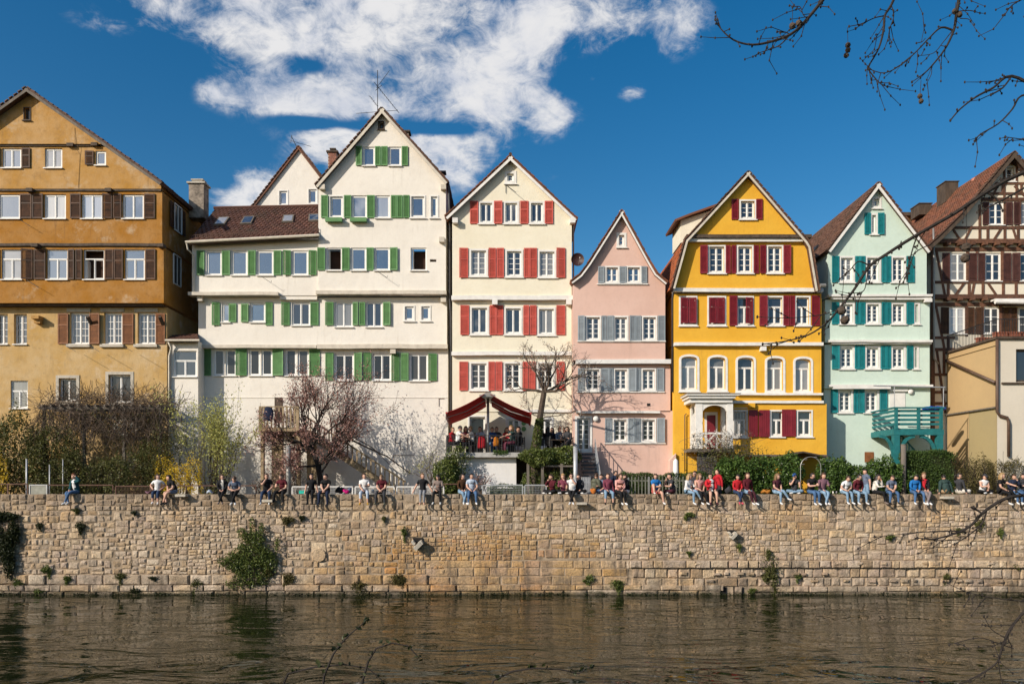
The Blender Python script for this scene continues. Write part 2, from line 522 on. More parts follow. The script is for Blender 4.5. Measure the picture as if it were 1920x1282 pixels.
WM = {}
def window_meshes(w, h, sn):
    w, h = round(w / .03) * .03, round(h / .03) * .03
    key = (w, h, sn)
    if key in WM:
        return WM[key]
    s = STY[sn]
    c, fw, rec, rise = s['casing'], s['fw'], s['rec'], s['rise']
    a = MB()
    if c:
        a.ring(outline(w, h, 0, rise), outline(w, h, c, rise), -.03, .03)
    a.ring(outline(w, h, c, rise), outline(w, h, c + fw, rise), rec, rec + .07, 1)
    x0, x1, z0, z1 = c + fw, w - c - fw, c + fw, h - c - fw
    n = s['leaves']
    mull = .035
    zt = z1
    if s['transom']:
        zt = z1 - (z1 - z0) * s['transom']
        a.box(x0, x1, rec - .015, rec + .06, zt - .03, zt + .03, 1)
    lw = (x1 - x0 - mull * (n - 1)) / n
    sa, pa = MB(), MB()
    for k in range(n):
        l = x0 + k * (lw + mull)
        if k:
            a.box(l - mull, l, rec - .02, rec + .06, z0, zt - (.03 if s['transom'] else 0), 1)
        top = zt - (.03 if s['transom'] else 0)
        if s['open'] and k == 0:
            sa.box(l + .02, l + .07, rec + .05, rec + .45, z0, top)
            continue
        if rise and not s['transom']:
            top = h - rise
        po = [(l, z0), (l + lw, z0), (l + lw, top), (l, top)]
        q = .042
        pi = [(l + q, z0 + q), (l + lw - q, z0 + q), (l + lw - q, top - q), (l + q, top - q)]
        sa.ring(po, pi, rec + .005, rec + .055)
        for r in range(1, s['rows']):
            z = z0 + q + (top - z0 - 2 * q) * r / s['rows']
            sa.box(l + q, l + lw - q, rec + .012, rec + .05, z - .014, z + .014)
        for r in range(1, s['vb'] + 1):
            x = l + q + (lw - 2 * q) * r / (s['vb'] + 1)
            sa.box(x - .012, x + .012, rec + .014, rec + .05, z0 + q, top - q)
    pt = zt
    pa.box(x0 - .02, x1 + .02, rec + .035, rec + .045, z0 - .02, pt)
    if s['transom']:
        if rise:
            o = [p for p in outline(w, h, c + fw - .02, rise) if p[1] > zt]
            pa.prism([(x0 - .02, zt + .002), (x1 + .02, zt + .002)] + o, rec + .035, rec + .045)
        else:
            pa.box(x0 - .02, x1 + .02, rec + .035, rec + .045, zt + .002, z1 + .02)
    if s['open']:
        pa = MB()
        pa.box(x0 - .02, x1 + .02, rec + .5, rec + .52, z0 - .02, z1 + .02)  # no glass here: a dark sheet painted as the unlit room behind
    out = dict(window=a.mesh('window', [M[s['cmat']], M[s['frame']]]), sash=sa.mesh('sash', M[s['frame']]),
               pane=pa.mesh('pane', M['room_brown' if s['open'] else s['pane']]))
    if not sa.v:
        out.pop('sash')
    if s['sill']:
        b = MB().box(-.05, w + .05, -.10, -.031 if c else rec, -.055, -.001)
        out['sill'] = b.mesh('sill', M[s['cmat']])
    WM[key] = out
    return out

SM = {}
def shutter_mesh(w, h, m, kind):
    w, h = round(w / .03) * .03, round(h / .04) * .04
    key = (w, h, m, kind)
    if key not in SM:
        b = MB()
        st = .065
        b.box(0, st, 0, .04, 0, h)
        b.box(w - st, w, 0, .04, 0, h)
        if kind == 'board':
            k = max(2, round(w / .16))
            for i in range(k):
                b.box(st + (w - 2 * st) * i / k + .006, st + (w - 2 * st) * (i + 1) / k - .006, .008, .035, .05, h - .05)
            for z in (.0, h - .08):
                b.box(st, w - st, .002, .04, z, z + .08)
        else:
            rails = [0, h * .62, h] if kind == 'two' else [0, h]
            for i, z in enumerate(rails):
                z0 = max(0, min(z - .04, h - .08))
                b.box(st, w - st, .002, .038, z0, z0 + .08)
            n = int(h / .062)
            for i in range(n):
                z = .06 + (h - .12) * (i + .5) / n
                b.add([(st, .008, z - .022), (w - st, .008, z - .022), (w - st, .034, z + .022), (st, .034, z + .022),
                       (st, .014, z - .028), (w - st, .014, z - .028), (w - st, .04, z + .016), (st, .04, z + .016)],
                      [(0, 1, 2, 3), (7, 6, 5, 4), (0, 4, 5, 1)])
        SM[key] = b.mesh('shutter', M[m])
    return SM[key]

def offset_line(pts, d):
    """shift an XZ polyline sideways by d (left of its direction is positive)"""
    out = []
    n = len(pts)
    for i in range(n):
        ns = []
        for a, b in ((i - 1, i), (i, i + 1)):
            if a >= 0 and b < n:
                dx, dz = pts[b][0] - pts[a][0], pts[b][1] - pts[a][1]
                l = math.hypot(dx, dz)
                ns.append((-dz / l, dx / l))
        nx, nz = sum(p[0] for p in ns) / len(ns), sum(p[1] for p in ns) / len(ns)
        l2 = nx * nx + nz * nz
        out.append((pts[i][0] + nx * d / l2, pts[i][1] + nz * d / l2))
    return out

def slab(mb, pts, d0, d1, y0, y1, mi=0):
    a, b = offset_line(pts, d0), offset_line(pts, d1)
    for i in range(len(pts) - 1):
        mb.prism([a[i], a[i + 1], b[i + 1], b[i]], y0, y1, mi)

def tiles(name, corners, tw, th, m, parent, jit=.012, lift=.03, curve=.02):
    """courses of overlapping roof tiles over a four-cornered slope: eave a->b, ridge d->c"""
    a, b, c, d = [Vector(x) for x in corners]
    rows = max(2, int(((d - a).length + (c - b).length) / 2 / th))
    cols = max(2, int(((b - a).length + (c - d).length) / 2 / tw))
    n = (b - a).cross(d - a).normalized()
    V, Fc = [], []
    def at(s, t):
        return (a * (1 - s) + b * s) * (1 - t) + (d * (1 - s) + c * s) * t
    for r in range(rows):
        t0, t1 = r / rows, min(1, (r + 1.25) / rows)
        for k in range(cols + (r % 2)):
            s0 = max(0, (k - .5 * (r % 2)) / cols)
            s1 = min(1, (k + 1 - .5 * (r % 2)) / cols)
            if s1 - s0 < .1 / cols:
                continue
            sm = (s0 + s1) / 2
            j = R.uniform(-jit, jit)
            o = len(V)
            e = (s1 - s0) * .04
            V += [at(s0 + e, t0) + n * (lift + j), at(sm, t0) + n * (lift + curve + j), at(s1 - e, t0) + n * (lift + j),
                  at(s0 + e, t1) + n * .004, at(sm, t1) + n * (.004 + curve), at(s1 - e, t1) + n * .004,
                  at(s0 + e, t0) - n * .005, at(s1 - e, t0) - n * .005]
            Fc += [(o, o + 1, o + 4, o + 3), (o + 1, o + 2, o + 5, o + 4), (o + 6, o + 7, o + 2, o + 1, o), (o + 6, o, o + 3), (o + 2, o + 7, o + 5)]
    mb = MB()
    mb.add(V, Fc)
    return mb.build(name, M[m], parent, kind='stuff')

def inside(c, poly):
    k = False
    n = len(poly)
    for i in range(n):
        (x0, z0), (x1, z1) = poly[i], poly[(i + 1) % n]
        if (z0 > c.y) != (z1 > c.y) and c.x < (x1 - x0) * (c.y - z0) / (z1 - z0) + x0:
            k = not k
    return k

class House:
    def __init__(s, name, label, Y, u0, u1, back=11.0, group=None):
        x0, x1 = (u0 - 960) / F * Y, (u1 - 960) / F * Y
        s.o = thing(name, label, 'house', ((x0 + x1) / 2, Y, 4.6), group)
        s.Y, s.back = Y, Y + back
        s.holes = []
        s.under = None
    def px(s, u, v, Y):
        p = P(u, v, Y)
        return p.x, p.z
    def rect(s, u0, v0, u1, v1, Y):
        a, b = s.px(u0, v1, Y), s.px(u1, v0, Y)
        return a[0], a[1], b[0], b[1]
    def row(s, Y, v0, v1, spec, sh=None, kind='two', fold=.5):
        """spec: s369-384 shutter, w387-415:style window, c closed shutter; @v0-v1 overrides the height"""
        for tok in spec.split():
            body, *st = tok.split(':')
            st = st[0] if st else None
            body, *vv = body.split('@')
            t = body[0]
            u0, u1 = map(float, re.match(r'(-?[\d.]+)-(-?[\d.]+)$', body[1:]).groups())
            a, b = map(float, vv[0].split('-')) if vv else (v0, v1)
            x0, z0, x1, z1 = s.rect(u0, a, u1, b, Y)
            if t == 'w':
                s.window(x0, z0, x1, z1, Y, st)
            else:
                me = shutter_mesh(x1 - x0 - .02, z1 - z0, st or sh, kind)
                ang = R.uniform(.03, .2) if R.random() < fold else R.uniform(0, .02)
                wd = x1 - x0 - .02
                yy = Y - (.095 if t == 'c' else .062) - R.uniform(0, .004)
                if R.random() < .5:
                    o = put(me, 'shutter', s.o, (x0 + .01, yy, z0))
                    o.rotation_euler.z = -ang
                else:
                    o = put(me, 'shutter', s.o, (x0 + .01 + wd - wd * math.cos(ang), yy - wd * math.sin(ang), z0))
                    o.rotation_euler.z = ang
    def window(s, x0, z0, x1, z1, Y, sn):
        d = STY[sn]
        w_, h_ = round((x1 - x0) / .03) * .03, round((z1 - z0) / .03) * .03
        ms = window_meshes(x1 - x0, z1 - z0, sn)
        wo = put(ms['window'], 'window', s.o, (x0, Y, z0))
        for k in ('sash', 'pane', 'sill'):
            if k in ms:
                put(ms[k], k, wo)
        s.holes.append([(x + x0, z + z0) for x, z in outline(w_, h_, d['casing'], d['rise'])])
    def hole(s, u0, v0, u1, v1, Y):
        a = s.rect(u0, v0, u1, v1, Y)
        s.holes.append([(a[0], a[1]), (a[2], a[1]), (a[2], a[3]), (a[0], a[3])])
    def wall(s, poly, Y, m, depth=None, bottom=True, reveal=.3, name='wall'):
        """front with window openings cut out, reveals, sides back to the rear"""
        yb = s.back if depth is None else Y + depth
        loops = [poly] + s.holes
        flat = [Vector(p) for l in loops for p in l]
        eds, o = [], 0
        for l in loops:
            eds += [(o + i, o + (i + 1) % len(l)) for i in range(len(l))]
            o += len(l)
        vv, _, tri, *_ = delaunay_2d_cdt(flat, eds, [], 0, 1e-5)
        mb = MB()
        fs = []
        for t in tri:
            p, q, r = [vv[i] for i in t]
            c = (p + q + r) / 3
            if not inside(c, poly) or any(inside(c, h) for h in s.holes):
                continue
            fs.append(tuple(t) if (q - p).cross(r - p) > 0 else (t[0], t[2], t[1]))
        mb.add([(p.x, Y, p.y) for p in vv], fs)
        for h in s.holes:
            n = len(h)
            mb.add([(x, Y, z) for x, z in h] + [(x, Y + reveal, z) for x, z in h],
                   [((i + 1) % n, i, i + n, (i + 1) % n + n) for i in range(n)])
        n = len(poly)
        zb = min(z for x, z in poly)
        for i in range(n):
            a, b = poly[i], poly[(i + 1) % n]
            flat_ = abs(a[1] - b[1]) < .02
            if flat_ and not (bottom and a[1] < zb + .02):
                continue
            mb.add([(a[0], Y, a[1]), (b[0], Y, b[1]), (b[0], yb, b[1]), (a[0], yb, a[1])], [(0, 3, 2, 1)])
        s.holes = []
        return mb.build(name, M[m], s.o)
    def rectwall(s, u0, v0, u1, v1, Y, m, **k):
        x0, z0, x1, z1 = s.rect(u0, v0, u1, v1, Y)
        return s.wall([(x0, z0), (x1, z0), (x1, z1), (x0, z1)], Y, m, **k)
    def gable(s, u0, u1, v0, v1, Y, m, **k):
        """wall between rows v1 (bottom) and v0 (top) cut by the underside of the roof"""
        x0, zb, x1, zt = s.rect(u0, v0, u1, v1, Y)
        un = s.under
        def top(x):
            for i in range(len(un) - 1):
                if un[i][0] <= x <= un[i + 1][0]:
                    f = (x - un[i][0]) / (un[i + 1][0] - un[i][0])
                    return un[i][1] + f * (un[i + 1][1] - un[i][1])
            return -1e9
        xs = {x0, x1} | {p[0] for p in un if x0 < p[0] < x1}
        for i in range(len(un) - 1):
            for zc in (zb, zt):
                a, b = un[i], un[i + 1]
                if (a[1] - zc) * (b[1] - zc) < 0:
                    x = a[0] + (zc - a[1]) / (b[1] - a[1]) * (b[0] - a[0])
                    if x0 < x < x1:
                        xs.add(x)
        tops = [(x, min(zt, top(x))) for x in sorted(xs)]
        tops = [p for p in tops if p[1] >= zb - .001]
        pl = []
        if tops[0][1] > zb + .01:
            pl.append((tops[0][0], zb))
        if tops[-1][1] > zb + .01:
            pl.append((tops[-1][0], zb))
        pl += tops[::-1]
        return s.wall(pl, Y, m, **k)
    def roof(s, left, right, Y, over=.35, t=.2, m='roof_base', verge='white_trim', vw=.2, back=None):
        """left / right: eave to apex and apex to eave in photo pixels at the verge"""
        yf = Y - over
        yb = (back or s.back) + .3
        pts = [s.px(u, v, yf) for u, v in left + right[1:]]
        s.line = pts
        s.under = offset_line(pts, -t)
        mb = MB()
        slab(mb, pts, 0, -t, yf, yb)
        mb.build('roof', M[m], s.o)
        vt = MB()
        for i in range(len(pts) - 1):
            (xa, za), (xb, zb) = pts[i], pts[i + 1]
            l = math.hypot(xb - xa, zb - za)
            nx, nz = -(zb - za) / l, (xb - xa) / l
            n = max(1, int(l / .3))
            for k in range(n):
                t0, t1 = k / n + .004, (k + 1) / n - .004
                h0, h1 = R.uniform(.02, .05), R.uniform(.02, .05)
                if xb > xa and zb > za:
                    h0 += .025
                else:
                    h1 += .025
                p0 = (xa + (xb - xa) * t0, za + (zb - za) * t0)
                p1 = (xa + (xb - xa) * t1, za + (zb - za) * t1)
                vt.prism([(p0[0] + nx * .002, p0[1] + nz * .002), (p1[0] + nx * .002, p1[1] + nz * .002), (p1[0] + nx * h1, p1[1] + nz * h1), (p0[0] + nx * h0, p0[1] + nz * h0)], yf - .06 - R.uniform(0, .03), yf + .25)
        vt.build('verge_tiles', M['tile_rust' if m == 'tile_rust' else 'tile_brown'], s.o, kind='stuff')
        if verge:
            k = len(left)
            vb = MB()
            slab(vb, pts[:k], -.09, -.09 - vw, yf - .045, yf - .003)
            slab(vb, pts[k - 1:], -.09, -.09 - vw, yf - .046, yf - .004)
            vb.build('bargeboard', M[verge], s.o)
        return pts
    def slope_tiles(s, i, Y0, m, back=None, tw=.2, th=.2, flip=False):
        """tiles on roof segment i of the profile"""
        a, b = s.line[i], s.line[i + 1]
        yb = (back or s.back) + .3
        if a[1] < b[1]:    # left slope: eave runs from the back to the front
            cs = ((a[0], yb, a[1]), (a[0], Y0, a[1]), (b[0], Y0, b[1]), (b[0], yb, b[1]))
        else:
            cs = ((b[0], Y0, b[1]), (b[0], yb, b[1]), (a[0], yb, a[1]), (a[0], Y0, a[1]))
        return tiles('roof_tiles', cs, tw, th, m, s.o)
    def bar(s, u0, v0, u1, v1, Y, proj, m, name='cornice', depth=.1):
        x0, z0, x1, z1 = s.rect(u0, v0, u1, v1, Y)
        mb = MB()
        n = max(1, int((x1 - x0) / .9)) if name == 'cornice' else 1
        d = [R.uniform(-.012, .012) if n > 1 else 0 for _ in range(n + 1)]
        for i in range(n):
            a, c = x0 + (x1 - x0) * i / n, x0 + (x1 - x0) * (i + 1) / n
            e = R.uniform(0, .006) if n > 1 else 0
            p, q = d[i], d[i + 1]
            ya, yb = Y - proj - e, Y + depth
            mb.add([(a, ya, z0 + p), (c, ya, z0 + q), (c, yb, z0 + q), (a, yb, z0 + p), (a, ya, z1 + p), (c, ya, z1 + q), (c, yb, z1 + q), (a, yb, z1 + p)],
                   [(0, 1, 5, 4), (4, 5, 6, 7), (3, 2, 1, 0)] + ([(3, 0, 4, 7)] if i == 0 else []) + ([(1, 2, 6, 5)] if i == n - 1 else []))
        return mb.build(name, M[m], s.o)
    def pipe(s, pts, r, m, name='downpipe'):
        return MB().tube([P(*p) for p in pts], r, 8).build(name, M[m], s.o, smooth=True)

def chimney(parent, u0, v0, u1, v1, Y, m, cap='grey_stone', d=.8, name='chimney', pot=True):
    a, b = P(u0, v1, Y), P(u1, v0, Y)
    mb = MB()
    if m == 'brick':
        h, z, k = .1, a.z, 0
        while z < b.z - .25:
            n = 4
            for i in range(n):
                l = (b.x - a.x) / n
                x = a.x + i * l + (l / 2 if k % 2 else 0)
                mb.box(x + .008, min(b.x, x + l) - .008, Y - .012, Y + .1, z + .01, z + h - .01)
            z += h
            k += 1
        br = mb.build('bricks', M['brick'], parent, kind='stuff')
        MB().box(a.x, b.x, Y, Y + d, a.z, b.z - .2).build(name, M['mortar'], parent)
    else:
        mb.box(a.x, b.x, Y, Y + d, a.z, b.z - .2).build(name, M[m], parent)
    c = MB().box(a.x - .1, b.x + .1, Y - .1, Y + d + .1, b.z - .2, b.z - .1)
    if pot:
        c.box(a.x + .15, b.x - .15, Y + .15, Y + d - .15, b.z - .1, b.z + .06)
        c.box(a.x + .08, b.x - .08, Y + .1, Y + d - .1, b.z + .06, b.z + .13)
    c.build('chimney_cap', M[cap], parent)

style('plain1', leaves=1, sill=1, pane='pane_sky', fw=.07, rec=.06)
style('plain1c', 'plain1', casing=.07)
style('dark1', 'plain1', pane='pane_dark')
style('open1', 'plain1', open=1)
style('plain2', leaves=2, pane='pane_sky', fw=.06, rec=.07)
style('plain2m', 'plain2', pane='pane')
style('plain2d', 'plain2', pane='pane_dark')
style('curt2', 'plain2', pane='pane_curtain')
style('tr2', leaves=2, transom=.36, pane='pane', fw=.06, rec=.08)
style('cross2', leaves=2, transom=.3, pane='pane_sky', fw=.06, rec=.07)
style('cross2o', 'cross2', open=1)
style('cross2c', 'cross2', pane='pane_curtain')
style('grid2', leaves=2, rows=4, vb=1, transom=0, pane='pane', fw=.08, rec=.16, casing=.0)
style('grid1', leaves=2, rows=4, pane='pane', rec=.2)
style('shop2', leaves=2, rows=1, pane='pane_dark', casing=.17, cmat='grey_stone', rec=.2)
style('slit', leaves=1, pane='pane_dark', frame='dark_timber', cmat='dark_timber', rec=.15, casing=.05)
style('cream2', leaves=2, casing=.11, pane='pane', rec=.09, fw=.05)
style('cream24', 'cream2', rows=4)
style('cream24d', 'cream24', pane='pane_dark')
style('cream23d', 'cream24d', rows=3)
style('cream1', leaves=1, rows=2, casing=.16, pane='pane', rec=.1)
style('pink22', leaves=2, rows=2, casing=.09, pane='pane_sky', rec=.1, fw=.05)
style('pink24', 'pink22', rows=4, pane='pane')
style('pink24d', 'pink24', pane='pane_dark')
style('pink1', leaves=1, rows=2, casing=.13, pane='pane_sky')
style('yel24', leaves=2, rows=4, casing=.09, pane='pane', rec=.1)
style('yel23', 'yel24', rows=3)
style('yelt', leaves=2, transom=.33, casing=.09, pane='pane', rec=.1)
style('yelt1', 'yelt', leaves=1)
style('yelc', leaves=1, casing=.1, pane='pane_dark', rec=.16)
style('arch', leaves=2, transom=.28, rise=.30, casing=.13, pane='pane', rec=.2, fw=.06)
style('archc', 'arch', pane='pane_curtain')
style('mint24', leaves=2, rows=4, casing=.11, pane='pane', rec=.1)
style('mint14', 'mint24', leaves=1)
style('mint1', leaves=1, casing=.12, pane='pane')
style('tim23', leaves=2, rows=3, pane='pane', rec=.06, fw=.07, casing=.0)
style('tim23d', 'tim23', pane='pane_dark')
style('tim23c', 'tim23', pane='pane_curtain')
style('tim12', leaves=1, rows=2, pane='pane_sky', casing=.08)
style('door26', leaves=2, rows=6, casing=.12, pane='pane_dark', sill=0)
# ================================================================ setting
def structure(name, mb, m, smooth=False):
    o = mb.build(name, m, None, smooth)
    o['kind'] = 'structure'
    return o

def water_mat():
    m, nt, b = base('river water')
    b.inputs['Base Color'].default_value = (.010, .0135, .0045, 1)
    b.inputs['Roughness'].default_value = .008
    b.inputs['IOR'].default_value = 1.33
    b.inputs['Specular IOR Level'].default_value = .40
    b.inputs['Specular Tint'].default_value = (1, .9, .74, 1)
    a = noise(nt, .55, 3, .5, (.5, 1.0, 1), .8)
    c = noise(nt, 1.9, 4, .55, (.45, 1.15, 1), .6)
    e = noise(nt, .12, 2, .5, (1, 1.2, 1))
    gust = noise(nt, .22, 3, .55, (.6, 1.3, 1))
    h = mth(nt, 'ADD', mth(nt, 'MULTIPLY', a, 1.9), mth(nt, 'MULTIPLY', mth(nt, 'MULTIPLY', c, sstep(nt, gust, .42, .72)), .2))
    bump(nt, b, h, .5, .16)
    return m
def soil_mat():
    return mat('garden soil and path gravel', (.16, .13, .095), .95, .25, 1.5, .4, 20)
rv = MB(); rv.add([(-500, -60, 0), (500, -60, 0), (500, 40.4, 0), (-500, 40.4, 0)], [(0, 1, 2, 3)])
structure('river', rv, water_mat())
gr = MB(); gr.add([(-1500, 41.5, 4.55), (1500, 41.5, 4.55), (1500, 2600, 4.55), (-1500, 2600, 4.55), (-1500, 41.5, 4.5), (1500, 41.5, 4.5), (1500, 40.35, 4.5), (-1500, 40.35, 4.5)], [(0, 1, 2, 3), (4, 5, 1, 0), (7, 6, 5, 4)])
structure('ground', gr, soil_mat())
nb = MB()
nb.add([(-500, -60, 3.6), (500, -60, 3.6), (500, 3.5, 3.6), (-500, 3.5, 3.6), (500, 12.5, -.4), (-500, 12.5, -.4)], [(0, 1, 2, 3), (3, 2, 4, 5)])
structure('near_bank', nb, mat('grassy bank', (.05, .062, .022), .95, .3, 3, .5, 15))

# ---------------------------------------------------------------- the river wall, stone by stone
def stone_mat():
    m, nt, b = base('river wall sandstone')
    oi = N(nt, 'ShaderNodeObjectInfo')
    g = N(nt, 'ShaderNodeNewGeometry')
    r = mth(nt, 'FRACT', mth(nt, 'ADD', mth(nt, 'MULTIPLY', oi.outputs['Random'], 7.31), g.outputs['Random Per Island']))
    r2 = mth(nt, 'FRACT', mth(nt, 'MULTIPLY', r, 17.3))
    pale = ramp(nt, r, [(0, (.42, .30, .19)), (.14, (.60, .45, .29)), (.32, (.68, .535, .37)), (.48, (.48, .385, .29)), (.62, (.63, .505, .38)), (.76, (.43, .335, .255)), (.9, (.70, .58, .44)), (1, (.56, .425, .32))])
    och = ramp(nt, r, [(0, (.52, .31, .12)), (.4, (.60, .40, .20)), (.75, (.50, .34, .19)), (1, (.54, .28, .10))])
    zone = noise(nt, .16, 3, .55, (1, 1, 1.6))
    sepp = N(nt, 'ShaderNodeSeparateXYZ', ins={0: g.outputs['Position']})
    X, Z = sepp.outputs[0], sepp.outputs[2]
    dx = mth(nt, 'MULTIPLY', mth(nt, 'SUBTRACT', X, -1.0), 1 / 6.5)
    dz = mth(nt, 'MULTIPLY', mth(nt, 'SUBTRACT', Z, 1.4), 1 / 1.5)
    bed = mth(nt, 'POWER', 2.718, mth(nt, 'MULTIPLY', mth(nt, 'ADD', mth(nt, 'MULTIPLY', dx, dx), mth(nt, 'MULTIPLY', dz, dz)), -1))
    fo = mth(nt, 'ADD', mth(nt, 'ADD', bed, mth(nt, 'MULTIPLY', zone, .75)), mth(nt, 'MULTIPLY', r2, .35))
    col = mix(nt, mth(nt, 'MULTIPLY', sstep(nt, fo, .68, 1.0), .9), pale, och)
    tone = noise(nt, .30, 4, .6, (1, 1, 1.3))
    tone2 = noise(nt, .42, 4, .6, (1.2, 1, 1.5), .3)
    col = mix(nt, 1.0, col, ramp(nt, tone, [(.36, (.86, .82, .78)), (.5, (1, 1, 1)), (.64, (1.0, .88, .70))]), 'MULTIPLY')
    col = mix(nt, mth(nt, 'MULTIPLY', sstep(nt, tone2, .52, .66), .45), col, (.46, .34, .28))
    # lichen and soot on the parapet, tide marks and streaks
    n = noise(nt, 1.1, 7, .65)
    sk = noise(nt, 1.6, 6, .7, (1.2, 1, .18))
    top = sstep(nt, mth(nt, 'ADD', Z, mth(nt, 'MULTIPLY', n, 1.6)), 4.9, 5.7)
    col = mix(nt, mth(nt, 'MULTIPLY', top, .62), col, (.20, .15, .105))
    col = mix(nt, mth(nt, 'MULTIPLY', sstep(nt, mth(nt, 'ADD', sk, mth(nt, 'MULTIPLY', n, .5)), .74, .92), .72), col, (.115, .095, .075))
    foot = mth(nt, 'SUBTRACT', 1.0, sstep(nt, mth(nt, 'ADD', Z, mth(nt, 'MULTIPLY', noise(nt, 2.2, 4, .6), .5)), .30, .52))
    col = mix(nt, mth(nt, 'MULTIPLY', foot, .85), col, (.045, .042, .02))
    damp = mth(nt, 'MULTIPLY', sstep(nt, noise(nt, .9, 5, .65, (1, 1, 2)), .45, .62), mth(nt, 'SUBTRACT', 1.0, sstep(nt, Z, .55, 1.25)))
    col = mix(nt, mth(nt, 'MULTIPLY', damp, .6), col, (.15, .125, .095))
    blot = mth(nt, 'MULTIPLY', sstep(nt, noise(nt, .5, 7, .72), .53, .68), .42)
    col = mix(nt, blot, col, (.23, .175, .135))
    pit = noise(nt, 6.5, 6, .75)
    col = mix(nt, mth(nt, 'MULTIPLY', sstep(nt, pit, .48, .64), .48), col, (.17, .125, .085))
    gg = mth(nt, 'MULTIPLY', sstep(nt, noise(nt, 13, 5, .7), .5, .8), .45)
    col = mix(nt, gg, col, mix(nt, .5, col, (.07, .055, .04)))
    nt.links.new(col, b.inputs['Base Color'])
    b.inputs['Roughness'].default_value = .92
    b.inputs['Specular IOR Level'].default_value = .2
    h = mth(nt, 'ADD', noise(nt, 9, 7, .68), mth(nt, 'MULTIPLY', noise(nt, 30, 3, .6), .4))
    bump(nt, b, h, .95, .08)
    return m
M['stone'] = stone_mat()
M['joint'] = mat('lime mortar joint', (.36, .275, .19), .95, .3, 3, .6, 12)

WY, WTOP = 40.0, 5.1
rw = thing('river_wall', 'long weathered sandstone river wall with people sitting on top', 'wall', (0, WY, 0))
MB().box(-150, 150, WY + .03, WY + .75, -1.5, WTOP - .03).build('core', M['joint'], rw)
RS = random.Random(11)
stones = []          # (area, verts, faces)
def stone(x0, x1, z0, z1, rough, proud, gap=.012):
    c, q = [], []
    g = gap * RS.uniform(.4, 1.4 + rough * 1.8)
    w_, h_ = x1 - x0, z1 - z0
    j = min(w_, h_) * (.05 + .13 * rough)
    def jj():
        return RS.uniform(-j, j * .35)
    e = RS.uniform(.015, .05 + .045 * rough) * min(w_, h_) / .3
    base_ = [(x0 + g, z0 + g), ((x0 + x1) / 2, z0 + g), (x1 - g, z0 + g), (x1 - g, (z0 + z1) / 2), (x1 - g, z1 - g), ((x0 + x1) / 2, z1 - g), (x0 + g, z1 - g), (x0 + g, (z0 + z1) / 2)]
    cx, cz = (x0 + x1) / 2, (z0 + z1) / 2
    outer = []
    for i, (x, z) in enumerate(base_):
        k = 1 - abs(jj()) / max(w_, h_) * (1.5 if i % 2 == 0 else .7)
        outer.append((cx + (x - cx) * k + jj() * .3, cz + (z - cz) * k + jj() * .3))
    y = WY - proud
    V = [(x, WY + .1, z) for x, z in outer] + [(x, y + e * .8, z) for x, z in outer]
    tilt, tx = RS.uniform(-.025, .025), RS.uniform(-.03, .03)
    inn = []
    for i, (x, z) in enumerate(outer):
        dx, dz = cx - x, cz - z
        l = math.hypot(dx, dz)
        f = min(.4, e * 1.2 / l)
        inn.append((x + dx * f, y + RS.uniform(-.008, .008) + tilt * (z - cz) / h_ + tx * (x - cx) / w_, z + dz * f))
    V += inn + [(cx, y - RS.uniform(.0, .012 + .02 * rough), cz)]
    Fc = []
    for i in range(8):
        k = (i + 1) % 8
        Fc += [(i, k, 8 + k, 8 + i), (8 + i, 8 + k, 16 + k, 16 + i), (16 + i, 16 + k, 24)]
    stones.append((w_ * h_, V, Fc))
def waves(x, s):
    return math.sin(x * .37 + s * 1.7) * .035 + math.sin(x * .13 + s) * .03
def course(xa, xb, za, zb, hs, ws, rough, seed, pr=(.0, .05)):
    """coursed blocks"""
    rr = random.Random(seed)
    z = za
    while z < zb - .05:
        h_ = rr.uniform(*hs)
        if zb - z - h_ < hs[0] * .7:
            h_ = zb - z
        x = xa + rr.uniform(-.12, .12)
        while x < xb - .05:
            w_ = rr.uniform(*ws) * rr.choice((.7, 1, 1, 1.3))
            if xb - x - w_ < ws[0] * .7:
                w_ = xb - x + rr.uniform(-.1, .1)
            d0 = waves(x, z) * (1 if za < z else 0)
            d1 = waves(x, z + h_) * (1 if z + h_ < zb - .02 else 0)
            stone(x, x + w_, z + d0, z + h_ + d1, rough, rr.uniform(*pr))
            x += w_
        z += h_
def wild(xa, xb, z0f, z1f, rough_f, size_f, seed, pr=(-.01, .028)):
    """irregular squared rubble: units one to three courses high, side by side without through joints"""
    rr = random.Random(seed)
    x = xa
    while x < xb:
        z0, z1 = z0f(x), z1f(x)
        ro, sz = rough_f(x), size_f(x)
        h_ = z1 - z0
        def split(a, b, c, d, k=0):
            w, h2 = b - a, d - c
            lim_w, lim_h = sz * rr.uniform(.7, 1.45), sz * rr.uniform(.5, 1.0)
            if k < 5 and h2 > lim_h * 1.25 and (h2 / lim_h > w / lim_w or rr.random() < .4):
                f = rr.uniform(.36, .64)
                split(a, b, c, c + h2 * f, k + 1); split(a, b, c + h2 * f, d, k + 1)
            elif k < 5 and w > lim_w * 1.25:
                f = rr.uniform(.32, .68)
                split(a, a + w * f, c, d, k + 1); split(a + w * f, b, c, d, k + 1)
            else:
                stone(a, b, c, d, ro, rr.uniform(*pr) + (.02 if rr.random() < .12 else 0), .009)
        w_ = rr.uniform(.5, 1.5)
        split(x, x + w_, z0, z1)
        x += w_
zp = 4.25           # underside of the parapet courses
def bandline(z, s, amp=.09):
    return lambda x: z + amp * math.sin(x * .31 + s) + amp * .6 * math.sin(x * .83 + 2.3 * s) + amp * .5 * math.sin(x * 1.9 + 4 * s)
def lowz(x):
    return 1.02 if x < -4.2 else 1.72
levels = [1.75, 2.2, 2.75, 3.2, 3.75]
lines = [bandline(z, 1.3 * i) for i, z in enumerate(levels)]
rough = lambda x: .95 if x < -9 else (.6 if x < -4 else (.42 if x < 20 else .75))
